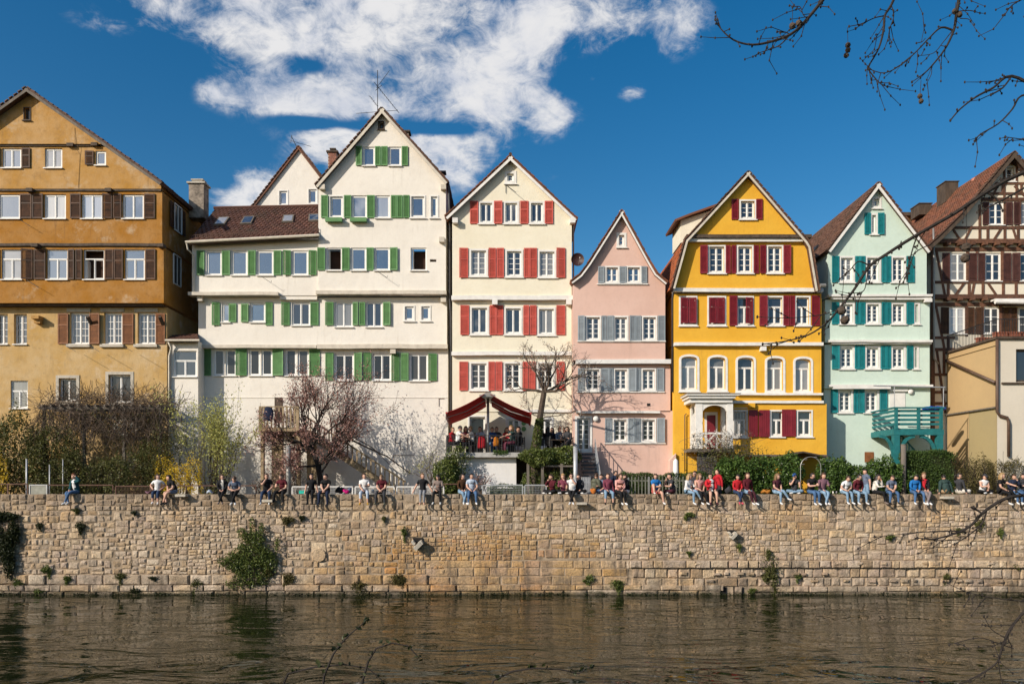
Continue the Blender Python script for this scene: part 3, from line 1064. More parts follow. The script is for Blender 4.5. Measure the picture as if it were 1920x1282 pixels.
size = lambda x: .44 + .10 * math.sin(x * .5) + (.05 if x > 14 else 0)
wild(-34, -4.3, lambda x: 1.02, lines[0], rough, size, 1)
top = lambda x: zp
seq = lines + [top]
lo = [lambda x: max(lines[0](x), lowz(x))] + lines[1:]
for i in range(len(lines)):
    wild(-34, 34, (lo[i] if i == 0 else lines[i]), seq[i + 1], rough, size, 10 + i)
course(-4.2, 5.9, .5, 1.72, (.36, .42), (.7, 1.4), .06, 50, (.0, .025))
wild(-34, 34, lambda x: zp, lambda x: WTOP, lambda x: .7, lambda x: .56 + .12 * math.sin(x * .7), 120, (-.01, .04))
course(-34, -4.2, .5, 1.02, (.46, .52), (.9, 1.7), .3, 31, (.05, .12))      # base course
course(6.0, 34, 1.36, 1.74, (.36, .38), (.5, .95), .15, 32, (.16, .22))       # string course of bossed blocks
course(6.0, 34, .42, 1.34, (.36, .46), (.42, .85), .35, 33, (.02, .07))
course(-34, 10.6, -.25, .5, (.4, .5), (.7, 1.5), .3, 34, (.10, .17))
course(12.2, 34, -.25, .44, (.34, .4), (.6, 1.2), .3, 35, (.10, .17))
course(11.15, 11.6, -.25, .42, (.4, .5), (.4, .6), .2, 36, (.08, .1))
for k in range(46):                 # bosses standing proud of the lower ashlars
    x = 8.6 + k * .55 + RS.uniform(-.15, .15)
    z = RS.choice((.62, .98, 1.5))
    stone(x, x + RS.uniform(.25, .42), z, z + RS.uniform(.13, .2), .8, .23 if z > 1.3 else .15)
stones.sort(key=lambda s: -s[0] * (1 if abs(s[1][24][0]) < 26 else .01))
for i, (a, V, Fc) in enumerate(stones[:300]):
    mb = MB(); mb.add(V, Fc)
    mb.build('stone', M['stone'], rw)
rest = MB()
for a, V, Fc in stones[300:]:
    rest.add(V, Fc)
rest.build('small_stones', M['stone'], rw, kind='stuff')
# drain mouths at the water line, spouts and step stones
for (u0, u1) in ((1343, 1364), (1377, 1396)):
    a, b = P(u0, 1120, WY - .19), P(u1, 1101, WY - .19)
    MB().box(a.x, b.x, WY - .02, WY + .04, -.2, b.z).build('drain_mouth', M['room'], rw)
def spout(u, v, s=1.0):
    c = P(u, v, WY - .05)
    mb = MB()
    mb.beam(c + Vector((0, .3, 0)), c + Vector((.05, -.45 * s, -.05)), .42 * s, .2 * s)
    mb.beam(c + Vector((-.2 * s, .2, .16 * s)), c + Vector((-.17 * s, -.42 * s, .12 * s)), .13 * s, .2 * s)
    mb.beam(c + Vector((.2 * s, .2, .16 * s)), c + Vector((.22 * s, -.42 * s, .12 * s)), .13 * s, .2 * s)
    mb.build('spout', M['grey_stone'], rw)
    MB().box(c.x - .24 * s, c.x + .24 * s, WY - .07, WY + .02, c.z + .12, c.z + .36 * s).build('niche_shade', M['room'], rw)  # solid near-black block, painted as the shaded inside of a recess
spout(783, 1021)
spout(1371, 1003, .75)
for (u, v) in ((503, 938), (1090, 943), (1775, 932), (341, 928)):
    c = P(u, v, WY - .2)
    MB().box(c.x - .26, c.x + .26, WY - .42, WY + .1, c.z - .07, c.z + .05).build('step_stone', M['grey_stone'], rw)
c = P(598, 1040, WY - .05)
mb = MB().tube([(c.x, WY + .1, c.z), (c.x, WY - .09, c.z)], [.33, .33], 14)
mb.build('millstone', M['stone'], rw)
# ================================================================ houses, left to right
BACK = 'houses in the riverfront row'
# ---------------------------------------------------------------- ochre house
h = House('ochre_house', 'weathered ochre house with brown louvred shutters at left end of the row', 45.2, -200, 307, 10, BACK)
YA, YB, YC, YD, YE = 44.6, 44.75, 44.85, 44.95, 45.55
h.roof([(-206, 346), (50, 163)], [(50, 163), (304, 341)], YA, over=.4, t=.16, verge='grey_timber', vw=.14)
h.row(YA, 201, 226, 'w44-58:slit')
h.gable(-190, 300, 160, 270, YA, 'old_ochre_plaster')
h.row(YB, 278, 315, 's-16-2 w4-40:plain2 s41-58 w84-117:curt2 s160-177@284-310 w179-199@283-310:plain1', 'brown_shutter')
h.gable(-190, 302, 275, 354, YB, 'old_ochre_plaster')
h.row(YC, 364, 410, 's-24--4 w-2-38:plain1 s38-60 s61-81 w83-124:curt2 s132-152 w153-193:plain2 s193-211 s213-229 w230-270:plain2 s271-291', 'brown_shutter')
h.gable(-190, 304, 359, 457, YC, 'ochre_plaster')
h.row(YD, 468, 524, 's-20--1 w3-42:cross2c s42-62 s64-86 w88-127:cross2 s128-141 s142-155 w157-196:cross2o s197-213 s214-231 w234-272:cross2 s273-292', 'brown_shutter')
h.gable(-190, 307, 463, 568, YD, 'ochre_plaster')
h.row(YE, 588, 645, 'w-8-14:grid1 w26-50:grid1 s109-129 w131-167@586-645:grid2 s168-189 w195-229@586-645:grid2 s230-251 w258-292@586-645:grid2 s292-310', 'rust_shutter')
h.row(YE, 703, 757, 'w20-52@713-765:tr2 w105-149:shop2 w198-251@697-760:shop2')
h.gable(-190, 313, 576, 945, YE, 'bay_plaster')
for (a, b, y, v, pr) in ((-190, 187, YB, 270, .0), (-190, 303, YC, 354, .0), (-190, 306, YD, 457, .02), (-190, 309, YE, 568, .35)):
    h.bar(a, v, b, v + (5 if v < 560 else 8), y, pr + .08, 'dark_timber')
for u, v in ((136, 272), (181, 271), (60, 356), (207, 356), (70, 459), (304, 459)):
    h.bar(u - 6, v, u + 6, v + 6, YC, .3, 'dark_timber', 'beam_end')
for u in (75, 172, 306):
    x0, z0, x1, z1 = h.rect(u - 7, 594, u + 7, 571, YE)
    if u == 75:
        MB().box(x0, x1, YE - .5, YE + .05, z1 - .2, z1 - .02).box(x0 + .04, x1 - .04, YE - .3, YE + .04, z1 - .42, z1 - .2).build('corbel', M['old_ochre_plaster'], h.o)
    else:
        MB().beam((u and (x0 + x1) / 2, YE + .05, z1 - .5), ((x0 + x1) / 2, YE - .45, z1 - .08), .16, .14, side=(1, 0, 0)).build('corbel', M['dark_timber'], h.o)
x0, z0, x1, z1 = h.rect(-190, 704, 84, 577, YE)
for u in (150, 213, 276):          # stone frames of the bay windows
    h.bar(u - 24, 646, u + 20, 651, YE, .14, 'grey_stone', 'stone_sill')
    h.bar(u - 24, 578, u + 20, 585, YE, .05, 'grey_stone', 'lintel')
# side wall with two shuttered windows over the alley
xs = P(307, 500, YD).x
for (y0, y1, v0, v1, sh) in ((46.3, 47.3, 385, 432, 1), (46.2, 47.2, 480, 533, 0)):
    za, zb = P(0, v1, 46.6).z, P(0, v0, 46.6).z
    fr = MB().beam((xs + .03, y0, za), (xs + .03, y0, zb), .07, .07).beam((xs + .03, y1, za), (xs + .03, y1, zb), .07, .07)
    fr.box(xs, xs + .07, y0, y1, za - .06, za).box(xs, xs + .07, y0, y1, zb, zb + .06).box(xs, xs + .055, (y0 + y1) / 2 - .03, (y0 + y1) / 2 + .03, za, zb)
    wo = fr.build('window', M['white_wood'], h.o)
    MB().box(xs + .005, xs + .02, y0, y1, za, zb).build('pane', M['pane_dark'], wo)
    if sh:
        for ys in (y0 - .55, y1 + .04):
            o = put(shutter_mesh(.48, zb - za, 'brown_shutter', 'two'), 'shutter', h.o, (xs + .06, ys, za))
            o.rotation_euler.z = math.radians(90)
h.pipe([(315, 640, 45.4), (321, 652, 45.6), (317, 668, 45.6), (317, 950, 45.6)], .055, 'cream_pipe')
chimney(h.o, 354, 338, 382, 408, 48.5, 'old_render')
h.slope_tiles(1, YA - .4, 'tile_dark', tw=.3, th=.3)
h.slope_tiles(0, YA - .4, 'tile_dark', tw=.3, th=.3)
# thin cable, bracket
h.pipe([(140, 240, YA - .02), (141, 275, YA - .05), (150, 290, YB - .02), (147, 352, YB - .02)], .008, 'iron', 'cable')
for (u, v) in ((34, 410), (50, 525), (120, 645), (164, 645), (226, 645)):
    a, b = P(u, v, YD - .05), P(u + 22, v + 14, YD - .5)
    h.o and MB().tube([a, b], .012, 5).build('shutter_stay', M['iron'], h.o)

# ---------------------------------------------------------------- white house with green shutters
h = House('white_house', 'tall white house with green shutters and a lower wing under dark tiles', 46.5, 318, 838, 10, BACK)
YA, YW, YB, YC = 46.05, 46.2, 46.45, 46.7
h.roof([(590, 347), (716, 201)], [(716, 201), (841, 341)], YA, over=.32, t=.18, verge='beige_trim', vw=.15)
h.row(YA, 228, 243, 'w709-721:slit')
h.row(YA, 275, 311, 's667-679 w680-703:plain1 s703-714 s715-727 w729-752:plain1 s753-765', 'green_shutter', 'one')
h.row(YA, 367, 409, 's602-616 w617-645:plain1c s645-659 w660-688:plain1 s688-703 w704-731:plain1 s733-744 s744-755 s756-768 w769-798:plain1c w806-822:plain1c', 'green_shutter', 'one')
h.row(YA, 465, 507, 's595-610 w612-641:open1 s641-656 w658-687:plain1 s687-701 w702-731:plain1 s731-746 w770-800:open1', 'green_shutter', 'one')
h.hole(806, 486, 818, 491, YA)
h.gable(597, 836, 190, 552, YA, 'white_plaster')
h.bar(805, 485, 819, 492, YA, -.18, 'room_brown', 'vent', depth=.24) if 'room_brown' in M else None
h.row(YW, 470, 516, 's369-384 w387-416:plain1 s416-432 w434-464:plain1 s465-480 w482-513:plain1 s513-528 s531-546 w548-578:plain1 s579-594', 'green_shutter', 'one')
h.rectwall(360, 449, 597.6, 554, YW, 'white_plaster')
h.row(YB, 567, 610, 's398-413 w416-431@569-604:plain1 s429-444@569-604 s452-467@569-604 w469-498@568-604:plain1 s498-512 s528-544 w547-581:plain2m s582-598 s610-626 w628-661@566-613:plain2m s661-672 s673-685 w686-717@566-613:plain2m s718-733 w757-778@572-602:plain1c w788-808@572-602:plain1c', 'green_shutter', 'one')
h.rectwall(372, 558, 838, 650, YB, 'white_plaster')
h.row(YC, 655, 704, 's376-397 w401-421:dark1 w423-443:dark1 s443-464 w467-488:dark1 w490-511:dark1 s511-533 w535-556:dark1 w558-579:dark1 s580-601 s610-626@661-713 w628-663@664-713:plain2d s664-680@661-713 s681-697@661-713 w699-733@664-713:plain2d s734-750@662-714 s751-767@662-714 w768-802@664-714:plain2d s803-820@663-714', 'green_shutter', 'one')
h.rectwall(372.2, 655, 840, 946, YC, 'white_plaster')
h.row(45.75, 657, 706, 'w325-369:tr2')
h.rectwall(318, 640, 371.5, 946, 45.75, 'white_plaster')
for (u0, v0, u1, v1, y) in ((359, 551, 526, 557, YB), (596, 548, 838, 555, YB), (372, 648, 596, 654, YC), (597, 647, 840, 655, YC)):
    h.bar(u0, v0, u1, v1, y, .52 if y == YB else .36, 'beige_trim')
h.bar(526, 553, 596, 563, YB, .2, 'white_plaster', 'lintel')
for u, v, y in ((378, 560, YB), (832, 562, YB), (738, 658, YC), (606, 352, YA), (832, 352, YA), (829, 450, YA)):
    h.bar(u - 5, v - 3, u + 5, v + 6, y, .3, 'beige_trim', 'bracket')
h.bar(372, 744, 840, 746, YC, .03, 'white_plaster', 'plaster_edge')
for u in (612, 658):               # flower boxes
    x0, z0, x1, z1 = h.rect(u, 418, u + 31, 411, YA)
    fb = MB().box(x0, x1, YA - .32, YA - .06, z0, z1).build('flower_box', M['green_shutter'], h.o)
# wing roof
a, b, c, d = P(352, 453, 45.75), P(597.5, 440, 45.75), P(597.5, 388, 48.9), P(404, 392, 48.9)
mb = MB()
dn = Vector((0, 0, -.2))
mb.add([a, b, c, d, a + dn, b + dn, c + dn, d + dn], [(0, 1, 2, 3), (4, 7, 6, 5), (0, 4, 5, 1), (0, 3, 7, 4)])
a2 = P(360, 455, 55)
mb.add([a, d, Vector((d.x, 57, d.z)), Vector((a.x, 57, a.z))], [(0, 1, 2, 3)])
mb.build('wing_roof', M['roof_base'], h.o)
tiles('roof_tiles', (a, b, c, d), .26, .27, 'tile_dark', h.o, curve=.05)
MB().tube([d + Vector((-.1, 0, .06)), c + Vector((0, 0, .06))], .1, 6).build('ridge', M['tile_dark'], h.o)
MB().tube([a + Vector((-.1, -.06, -.05)), b + Vector((.05, -.06, -.05))], .085, 8).build('gutter', M['cream_pipe'], h.o)
MB().tube([a + Vector((-.05, -.05, -.1)), a + Vector((0, 0, -.45)), P(362, 478, 46.05), P(362, 548, 46.05)], .05, 8).build('downpipe', M['cream_pipe'], h.o)
sg = MB()
for k in range(70):
    p = a.lerp(b, k / 69).lerp(d.lerp(c, k / 69), .07)
    sg.box(p.x - .012, p.x + .012, p.y, p.y + .012, p.z + .02, p.z + .26)
for f in (.06, .24):
    sg.beam(a.lerp(d, .07) + Vector((0, 0, f)), b.lerp(c, .07) + Vector((0, 0, f)), .02, .02)
sg.build('snow_guard', M['rust_iron'], h.o, kind='stuff')
for u0, u1 in ((414, 436), (459, 480), (529, 551), (574, 592)):
    f0 = (u0 - 395) / 200
    q = [a.lerp(b, f0 + .02).lerp(d.lerp(c, f0 + .02), t) for t in (.42, .66)]
    q2 = [a.lerp(b, f0 + .115).lerp(d.lerp(c, f0 + .115), t) for t in (.42, .66)]
    up = Vector((0, -.09, .11))
    mb = MB()
    mb.add([q[0], q2[0], q2[1], q[1], q[0] + up, q2[0] + up, q2[1] + up, q[1] + up], [(0, 1, 5, 4), (1, 2, 6, 5), (2, 3, 7, 6), (3, 0, 4, 7), (4, 5, 6, 7)])
    sk = mb.build('skylight', M['grey_timber'], h.o)
    cen = sum((p for p in (q[0], q2[0], q2[1], q[1])), Vector()) / 4
    mb = MB()
    mb.add([cen + (p - cen) * .78 + up * 1.05 for p in (q[0], q2[0], q2[1], q[1])], [(0, 1, 2, 3)])
    mb.build('pane', M['pane_sky'], sk)
# pent roof of the small annex
a, b, c, d = P(312, 637, 45.4), P(373, 637, 45.4), P(371, 626, 46.44), P(322, 628, 46.44)
mb = MB(); mb.add([a, b, c, d, a + dn * .6, b + dn * .6, c + dn * .6, d + dn * .6], [(0, 1, 2, 3), (4, 7, 6, 5), (0, 4, 5, 1), (0, 3, 7, 4), (1, 5, 6, 2)])
mb.build('annex_roof', M['roof_base'], h.o)
tiles('roof_tiles', (a, b, c, d), .22, .25, 'tile_dark', h.o)
MB().tube([a + Vector((-.05, -.05, -.04)), b + Vector((.05, -.05, -.04))], .07, 8).build('gutter', M['cream_pipe'], h.o)
h.slope_tiles(1, YA - .3, 'tile_dark', tw=.3, th=.3)
chimney(h.o, 615, 280, 631, 320, 51, 'brick', 'dark_timber', .6)
chimney(h.o, 757, 242, 766, 262, 48, 'old_render', 'dark_timber', .5, pot=False)
chimney(h.o, 825, 318, 833, 334, 47.5, 'iron', 'iron', .3, pot=False)
h.pipe([(841, 345, 45.9), (843, 400, 46.25), (843, 560, 46.25), (845, 590, 46.5), (846, 900, 46.5)], .06, 'dark_pipe')
x0, z0, x1, z1 = h.rect(839, 900, 846, 350, 46.9)
# garage door of the upper platform, wall conduit
h.bar(515, 745, 530, 792, YC, .03, 'dark_timber', 'door')
cd = MB()
for (u0, v0, u1, v1) in ((741, 820, 741, 830), (741, 830, 748, 830), (750, 822, 750, 842), (750, 842, 764, 842), (764, 820, 764, 842), (772, 819, 772, 843), (738, 853, 776, 853), (738, 853, 738, 870), (822, 747, 833, 747), (823, 747, 823, 762)):
    cd.tube([P(u0, v0, YC - .03), P(u1, v1, YC - .03)], .014, 5)
cd.build('conduit', M['rust_iron'], h.o, kind='stuff')
for u, v, y in ((502, 516, YW), (720, 507, YA)):
    MB().tube([P(u - 12, v + 2, y - .1), P(u + 6, v + 14, y - .5), P(u + 7, v + 10, y - .5)], .012, 5).build('shutter_stay', M['iron'], h.o)

# ---------------------------------------------------------------- gable behind
h = House('rear_house', 'plain white gable house standing behind the tiled wing', 54, 466, 606, 9)
h.roof([(440, 428), (560, 273)], [(560, 273), (680, 430)], 54, over=.12, t=.18, verge='tile_rust', vw=.08)
h.row(54, 356, 386, 'w522-541:plain1c w577-596@353-383:plain1c')
h.gable(455, 665, 260, 440, 54, 'white_plaster')
h.slope_tiles(0, 53.85, 'tile_rust', tw=.3, th=.3)

# ---------------------------------------------------------------- cream house with red shutters
h = House('cream_house', 'cream house with red louvred shutters and a small attic window', 46, 848, 1072, 11, BACK)
YA, YB, YC, YD = 45.75, 45.95, 46.1, 46.15
h.roof([(834, 406), (957, 291)], [(957, 291), (1083, 410)], YA, over=.3, t=.13, m='tile_rust', verge='white_trim', vw=.14)
h.row(YA, 321, 345, 'w946-968:cream1')
h.row(YA, 377, 420, 's881-897 w897-926:cream2 s926-942 w944-973:cream2 s975-991 w992-1021:cream2 s1021-1037', 'red_shutter')
h.row(YA, 466, 521, 's861-878 w880-915@467-519:cream24 s916-930 s931-945 w947-981@468-520:cream24 s982-993 s993-1007 w1008-1043@469-521:cream24 s1043-1060', 'red_shutter')
h.gable(848, 1072, 285, 557, YA, 'cream_plaster')
h.row(YB, 573, 628, 's863-880 w881-917@574-628:cream2 s918-930 s930-944 w945-980@575-628:cream2 s981-992 s993-1006 w1007-1042@576-629:cream2 s1043-1060', 'red_shutter')
h.rectwall(848, 564, 1072, 661, YB, 'cream_plaster')
h.row(YC, 678, 732, 's861-878 w880-916:cream24d s916-928 s929-942 w944-979:cream24d s980-990 s991-1004 w1006-1041:cream24d s1043-1059', 'red_shutter')
h.rectwall(848, 666, 1072, 772, YC, 'cream_plaster')
h.row(YD, 782, 842, 'w948-978:cream23d w1006-1038:cream23d w877-913@778-856:yelc')
h.rectwall(848, 770, 1072, 946, YD, 'cream_plaster')
h.bar(847, 556, 1073, 564, YB, .3, 'white_trim')
h.bar(847, 660, 1073, 667, YC, .25, 'white_trim')
h.bar(935, 768, 1072, 773, YD, .12, 'white_trim')
for u, v, y in ((928, 568, YB), (1066, 568, YB), (854, 416, YA), (1073, 416, YA)):
    h.bar(u - 5, v - 4, u + 5, v + 5, y, .35, 'white_trim', 'bracket')
h.slope_tiles(0, YA - .3, 'tile_rust', tw=.3, th=.3)
h.slope_tiles(1, YA - .3, 'tile_rust', tw=.3, th=.3)
h.pipe([(1077, 412, 45.7), (1075, 430, 46), (1075, 660, 46), (1075, 900, 46)], .05, 'zinc')
MB().tube([P(957, 289, 45.4), P(957, 289, 57)], .1, 6).build('ridge', M['tile_rust'], h.o)
MB().tube([P(948, 345, YA - .05), P(948, 362, YA - .05)], .015, 5).tube([P(950, 348, YA - .05), P(968, 361, YA - .6)], .015, 5).build('flag_bracket', M['iron'], h.o)
for v in (793, 804):               # green roundels
    c = P(984 - 2, v, YD)
    MB().tube([(c.x + 3.2 * .0, YD - .06, c.z), (c.x, YD - .01, c.z)], .14, 14).build('roundel', M['green_shutter'], h.o)
dish = thing('satellite_dish', 'dark round satellite dish on the right edge of the cream house', 'satellite dish', P(1083, 487, 45.5))
c = P(1083, 487, 45.5)
mb = MB()
n = 20
for k in range(3):
    r = .38 * (k + 1) / 3
    for j in range(n):
        t = 2 * math.pi * j / n
        mb.v.append((c.x + r * math.cos(t), c.y - .16 * (r / .38) ** 2 + .1, c.z + r * math.sin(t)))
mb.v.append((c.x, c.y + .1, c.z))
for k in range(2):
    for j in range(n):
        mb.f.append((k * n + j, k * n + (j + 1) % n, (k + 1) * n + (j + 1) % n, (k + 1) * n + j)); mb.m.append(0)
for j in range(n):
    mb.f.append((3 * n, (j + 1) % n, j)); mb.m.append(0)
mb.build('reflector', mat('dark red dish', (.05, .022, .02), .5), dish)
MB().tube([(c.x, c.y + .1, c.z), (c.x - .2, c.y + .5, c.z - .1)], .03).build('mount', M['iron'], dish)
MB().tube([(c.x + .05, c.y + .05, c.z - .3), (c.x + .1, c.y - .4, c.z - .02)], .012).ball((c.x + .1, c.y - .4, c.z), .04).build('receiver', M['galv'], dish)

# ---------------------------------------------------------------- pink house
h = House('pink_house', 'narrow pink house with slate grey shutters and steep gable', 45.5, 1075, 1257, 11, BACK)
YA, YB, YC = 45.3, 45.5, 45.5
h.roof([(1070, 527), (1087, 514), (1102, 494), (1166, 393)], [(1166, 393), (1218, 488), (1232, 512), (1252, 529)], YA, over=.3, t=.13, m='tile_rust', verge='white_trim', vw=.09)
h.row(YA, 437, 464, 'w1156-1175:pink1')
h.row(YA, 499, 531, 's1121-1133 w1134-1161:pink22 s1161-1174 w1174-1202:pink22 s1202-1213', 'slate_shutter', 'one')
h.row(YA, 592, 639, 's1083-1096 w1097-1127:pink24 s1128-1137 s1138-1150 w1150-1178:pink24 s1180-1191 s1191-1202 w1203-1232:pink24 s1233-1247', 'slate_shutter', 'one')
h.gable(1074.5, 1256, 385, 675, YA, 'pink_plaster')
h.row(YB, 690, 733, 's1083-1096 w1097-1126:pink24d s1127-1142 s1142-1150 w1150-1178:pink24 s1178-1193 s1193-1201 w1202-1230:pink24 s1231-1245', 'slate_shutter', 'one')
h.rectwall(1074.5, 684, 1257, 772, YB, 'pink_plaster')
h.row(YC, 784, 829, 's1134-1147 w1148-1177:pink24d s1177-1189 s1189-1201 w1201-1230:pink24d s1231-1246 w1078-1110@780-848:door26', 'slate_shutter', 'one')
h.rectwall(1074.5, 770, 1266, 946, YC, 'pink_plaster')
h.bar(1079, 675, 1256, 683, YB, .33, 'white_trim')
h.bar(1080, 771, 1236, 775, YC, .3, 'white_trim')
for (u0, u1, v) in ((1119, 1215, 532), (1082, 1248, 639), (1082, 1246, 734), (1133, 1248, 830)):
    h.bar(u0, v, u1, v + 2, YA if v < 660 else YB, .08, 'white_trim', 'sill_board')
h.slope_tiles(2, YA - .3, 'tile_orange', tw=.22, th=.25)
h.slope_tiles(0, YA - .3, 'tile_orange', tw=.22, th=.25)
h.slope_tiles(1, YA - .3, 'tile_orange', tw=.22, th=.25)
h.bar(1213, 756, 1219, 761, YC, .02, 'room', 'vent')
c = P(1117, 785, YC)
MB().ball((c.x, c.y - .08, c.z), (.17, .1, .17), 12, 8).build('wall_lamp', M['white_trim'], h.o, smooth=True)
# stone steps up to the glazed door, with railing
st = thing('garden_steps', 'dark stone steps with pale railing climbing to the glazed door', 'steps', P(1105, 930, 43.5))
for k in range(10):
    y0 = 45.2 - .28 * (k + 1)
    z1 = P(0, 850, 45.2).z - .21 * k
    a, b = P(1090, 0, 44.2).x, P(1118, 0, 44.2).x
    MB().box(a, b, y0, 45.25 - .28 * k - .003, z1 - .10, z1).build('step', M['dark_timber' if k % 2 else 'concrete'] if False else M['grey_board'], st)
a = P(1119, 0, 44.2).x
zt = P(0, 850, 45.2).z
mb = MB().beam((a, 45.2, zt - .2), (a, 42.4, zt - 2.3), .06, .22, side=(1, 0, 0))
mb.build('stringer', M['galv'], st)
mb = MB().beam((a, 45.2, zt + .85), (a, 42.4, zt - 1.25), .05, .04, side=(1, 0, 0))
for k in range(15):
    t = k / 14
    y = 45.2 - 2.8 * t
    mb.box(a - .012, a + .012, y - .012, y + .012, zt - .15 - 2.1 * t, zt + .85 - 2.1 * t)
mb.build('railing', M['galv'], st, kind='stuff')
MB().tube([(P(1089, 0, 44.2).x, 45.1, zt + .8), (P(1089, 0, 44.2).x, 42.5, zt - 1.2)], .025).build('handrail', M['iron'], st)

# ---------------------------------------------------------------- yellow house
h = House('yellow_house', 'bright yellow house with wine red shutters and a kinked gambrel roof', 45.2, 1264, 1540, 11, BACK)
YA, YB, YC, YD, YE = 44.75, 44.85, 45.0, 45.1, 45.0
h.roof([(1259, 540), (1284, 449), (1290, 443), (1403, 320)], [(1403, 320), (1516, 452), (1522, 462), (1536, 545)], YA, over=.32, t=.14, verge='beige_trim', vw=.11)
h.row(YA, 374, 412, 's1371-1385 w1386-1418:yel23 s1417-1430', 'wine_shutter', 'one')
h.gable(1284, 1520, 310, 447, YA, 'yellow_plaster')
h.row(YB, 460, 513, 's1312-1327 w1327-1361:yel24 s1360-1370 s1371-1381 w1381-1413:yel24 s1413-1423 s1424-1437 w1437-1469:yel24 s1468-1483', 'wine_shutter', 'one')
h.gable(1262, 1533, 452, 543, YB, 'yellow_plaster')
h.row(YC, 555, 611, 'w1273-1308:yelt c1276-1290@558-606 c1291-1305@558-606 w1326-1362:yelt c1329-1343@558-606 c1344-1358@558-606 s1367-1382 w1380-1414:yelt c1397-1411@558-607 s1423-1438 w1437-1470:yelt s1468-1480 s1480-1491 w1490-1520:yelt s1521-1537', 'wine_shutter', 'one')
h.rectwall(1264, 551, 1540, 644, YC, 'yellow_plaster')
h.row(YD, 666, 736, 'w1273-1311@664-734:archc w1326-1364@665-734:arch w1379-1417@666-736:arch w1434-1472@667-736:arch w1487-1524@668-737:archc')
h.rectwall(1264, 648, 1540, 945, YD, 'yellow_plaster')
h.row(YE - .4, 768, 819, 'w1373-1402:yelt c1402-1421 c1422-1443 w1443-1471:yelt c1465-1492@767-818 w1493-1524:yelt', 'wine_shutter', 'board')
h.rectwall(1368, 757, 1550, 852, YE - .4, 'yellow_plaster', depth=.55)
x0, z0, x1, z1 = h.rect(1368, 852, 1550, 757, YE - .4)
for (u0, v0, u1, v1, y, pr, m) in ((1285, 443, 1518, 449, YB, .34, 'dark_timber'), (1287, 449, 1512, 455, YB, .22, 'white_trim'), (1261, 542, 1541, 549, YC, .25, 'white_trim'),
                                  (1263, 643, 1541, 649, YD, .25, 'white_trim'), (1380, 737, 1541, 741, YD, .2, 'white_trim'), (1366, 751, 1543, 756, YE - .4, .12, 'white_trim'), (1368, 852, 1550, 855, YE - .4, .06, 'grey_timber')):
    h.bar(u0, v0, u1, v1, y, pr, m, depth=.3)
h.bar(1402, 756, 1414, 764, YE - .4, .2, 'yellow_plaster', 'bracket')
h.bar(1424, 651, 1434, 659, YD, .3, 'white_trim', 'bracket')
g = MB()
x0, z0, x1, z1 = h.rect(1375, 818, 1401, 769, YE - .45)
for k in range(9):
    x = x0 + (x1 - x0) * (k + .5) / 9
    g.tube([(x, YE - .5, z0), (x, YE - .5, z1)], .012, 5)
for z in (z0 + .12, z0 + .5, z1 - .5, z1 - .1):
    g.beam((x0, YE - .5, z), (x1, YE - .5, z), .03, .02)
g.build('window_grille', M['galv'], h.o, kind='stuff')
h.slope_tiles(0, YA - .3, 'tile_orange', tw=.22, th=.22)
h.slope_tiles(2, YA - .3, 'tile_brown', tw=.22, th=.25)
h.pipe([(1262, 545, 44.9), (1261, 560, 45.2), (1261, 735, 45.2)], .06, 'dark_pipe')
h.pipe([(1287, 775, 44.98), (1284, 778, 44.98), (1284, 884, 44.98)], .03, 'copper_pipe')
MB().tube([P(1538, 535, 44.3), P(1548, 535, 44.3)], .1, 8).build('gutter', M['zinc'], h.o)
# dormer on the left slope
a, b = P(1271, 430, 47.5), P(1330, 395, 47.5)
mb = MB()
dx0, dx1, dz0, dz1 = P(1276, 0, 47.6).x, P(1345, 0, 47.6).x, P(0, 455, 47.6).z, P(0, 402, 47.6).z
mb.prism([(dx0, dz0), (dx1, dz0), (dx1, dz1 + .35), (dx0, dz1 - .35)], 47.6, 50)
mb.build('dormer', M['cream_plaster'], h.o)
mb = MB()
slab(mb, [(dx0 - .35, dz1 - .5), (dx0 + .6, dz1 - .12), (dx1, dz1 + .45)], 0, .12, 47.3, 50.3)
mb.build('dormer_roof', M['tile_rust'], h.o)
# wooden loggia
lg = thing('loggia', 'white wooden loggia with arch and crossed railing on the yellow house', 'loggia', P(1333, 930, 43.9))
x0, x1 = P(1296, 0, 43.6).x, P(1374, 0, 43.6).x
zf, zr = P(0, 841, 43.6).z, P(0, 748, 43.6).z
xc0, xc1 = P(1290, 0, 43.5).x, P(1392, 0, 43.5).x
MB().box(xc0, P(1378, 0, 43.4).x, 43.3, 44.98, zr + .02, zr + .16).box(xc0 - .1, P(1385, 0, 43.4).x, 43.2, 44.98, zr + .165, zr + .24).box(xc0 + .1, P(1374, 0, 43.4).x, 43.45, 44.98, zr - .2, zr + .015).build('cornice', M['white_trim'], lg)
MB().box(xc0 - .12, P(1387, 0, 43.4).x, 43.17, 44.97, zr + .245, zr + .29).build('roof', M['zinc'], lg)
MB().box(x0 - .1, x1 + .05, 43.45, 44.98, zf - .18, zf).build('floor', M['grey_timber'], lg)
for (u0, u1) in ((1304, 1317), (1363, 1374)):
    a, b = P(u0, 0, 43.6).x, P(u1, 0, 43.6).x
    MB().box(a, b, 43.55, 43.75, zf, zr - .2).build('post', M['white_trim'], lg)
    MB().box(a, a + .22, 44.7, 44.95, zf, zr - .2).build('post', M['white_trim'], lg)
def arch_panel(xa, xb, y0, y1, zs, zt, name, side=False):
    n = 12
    top, arc = [], []
    for k in range(n + 1):
        t = k / n
        x = xa + (xb - xa) * t
        arc.append((x, zs + (zt - .14 - zs) * math.sin(math.pi * t) ** .55 if 0 < t < 1 else zs))
    mb = MB()
    for k in range(n):
        mb.prism([arc[k], arc[k + 1], (arc[k + 1][0], zt), (arc[k][0], zt)], y0, y1)
    mb.build(name, M['white_trim'], lg)
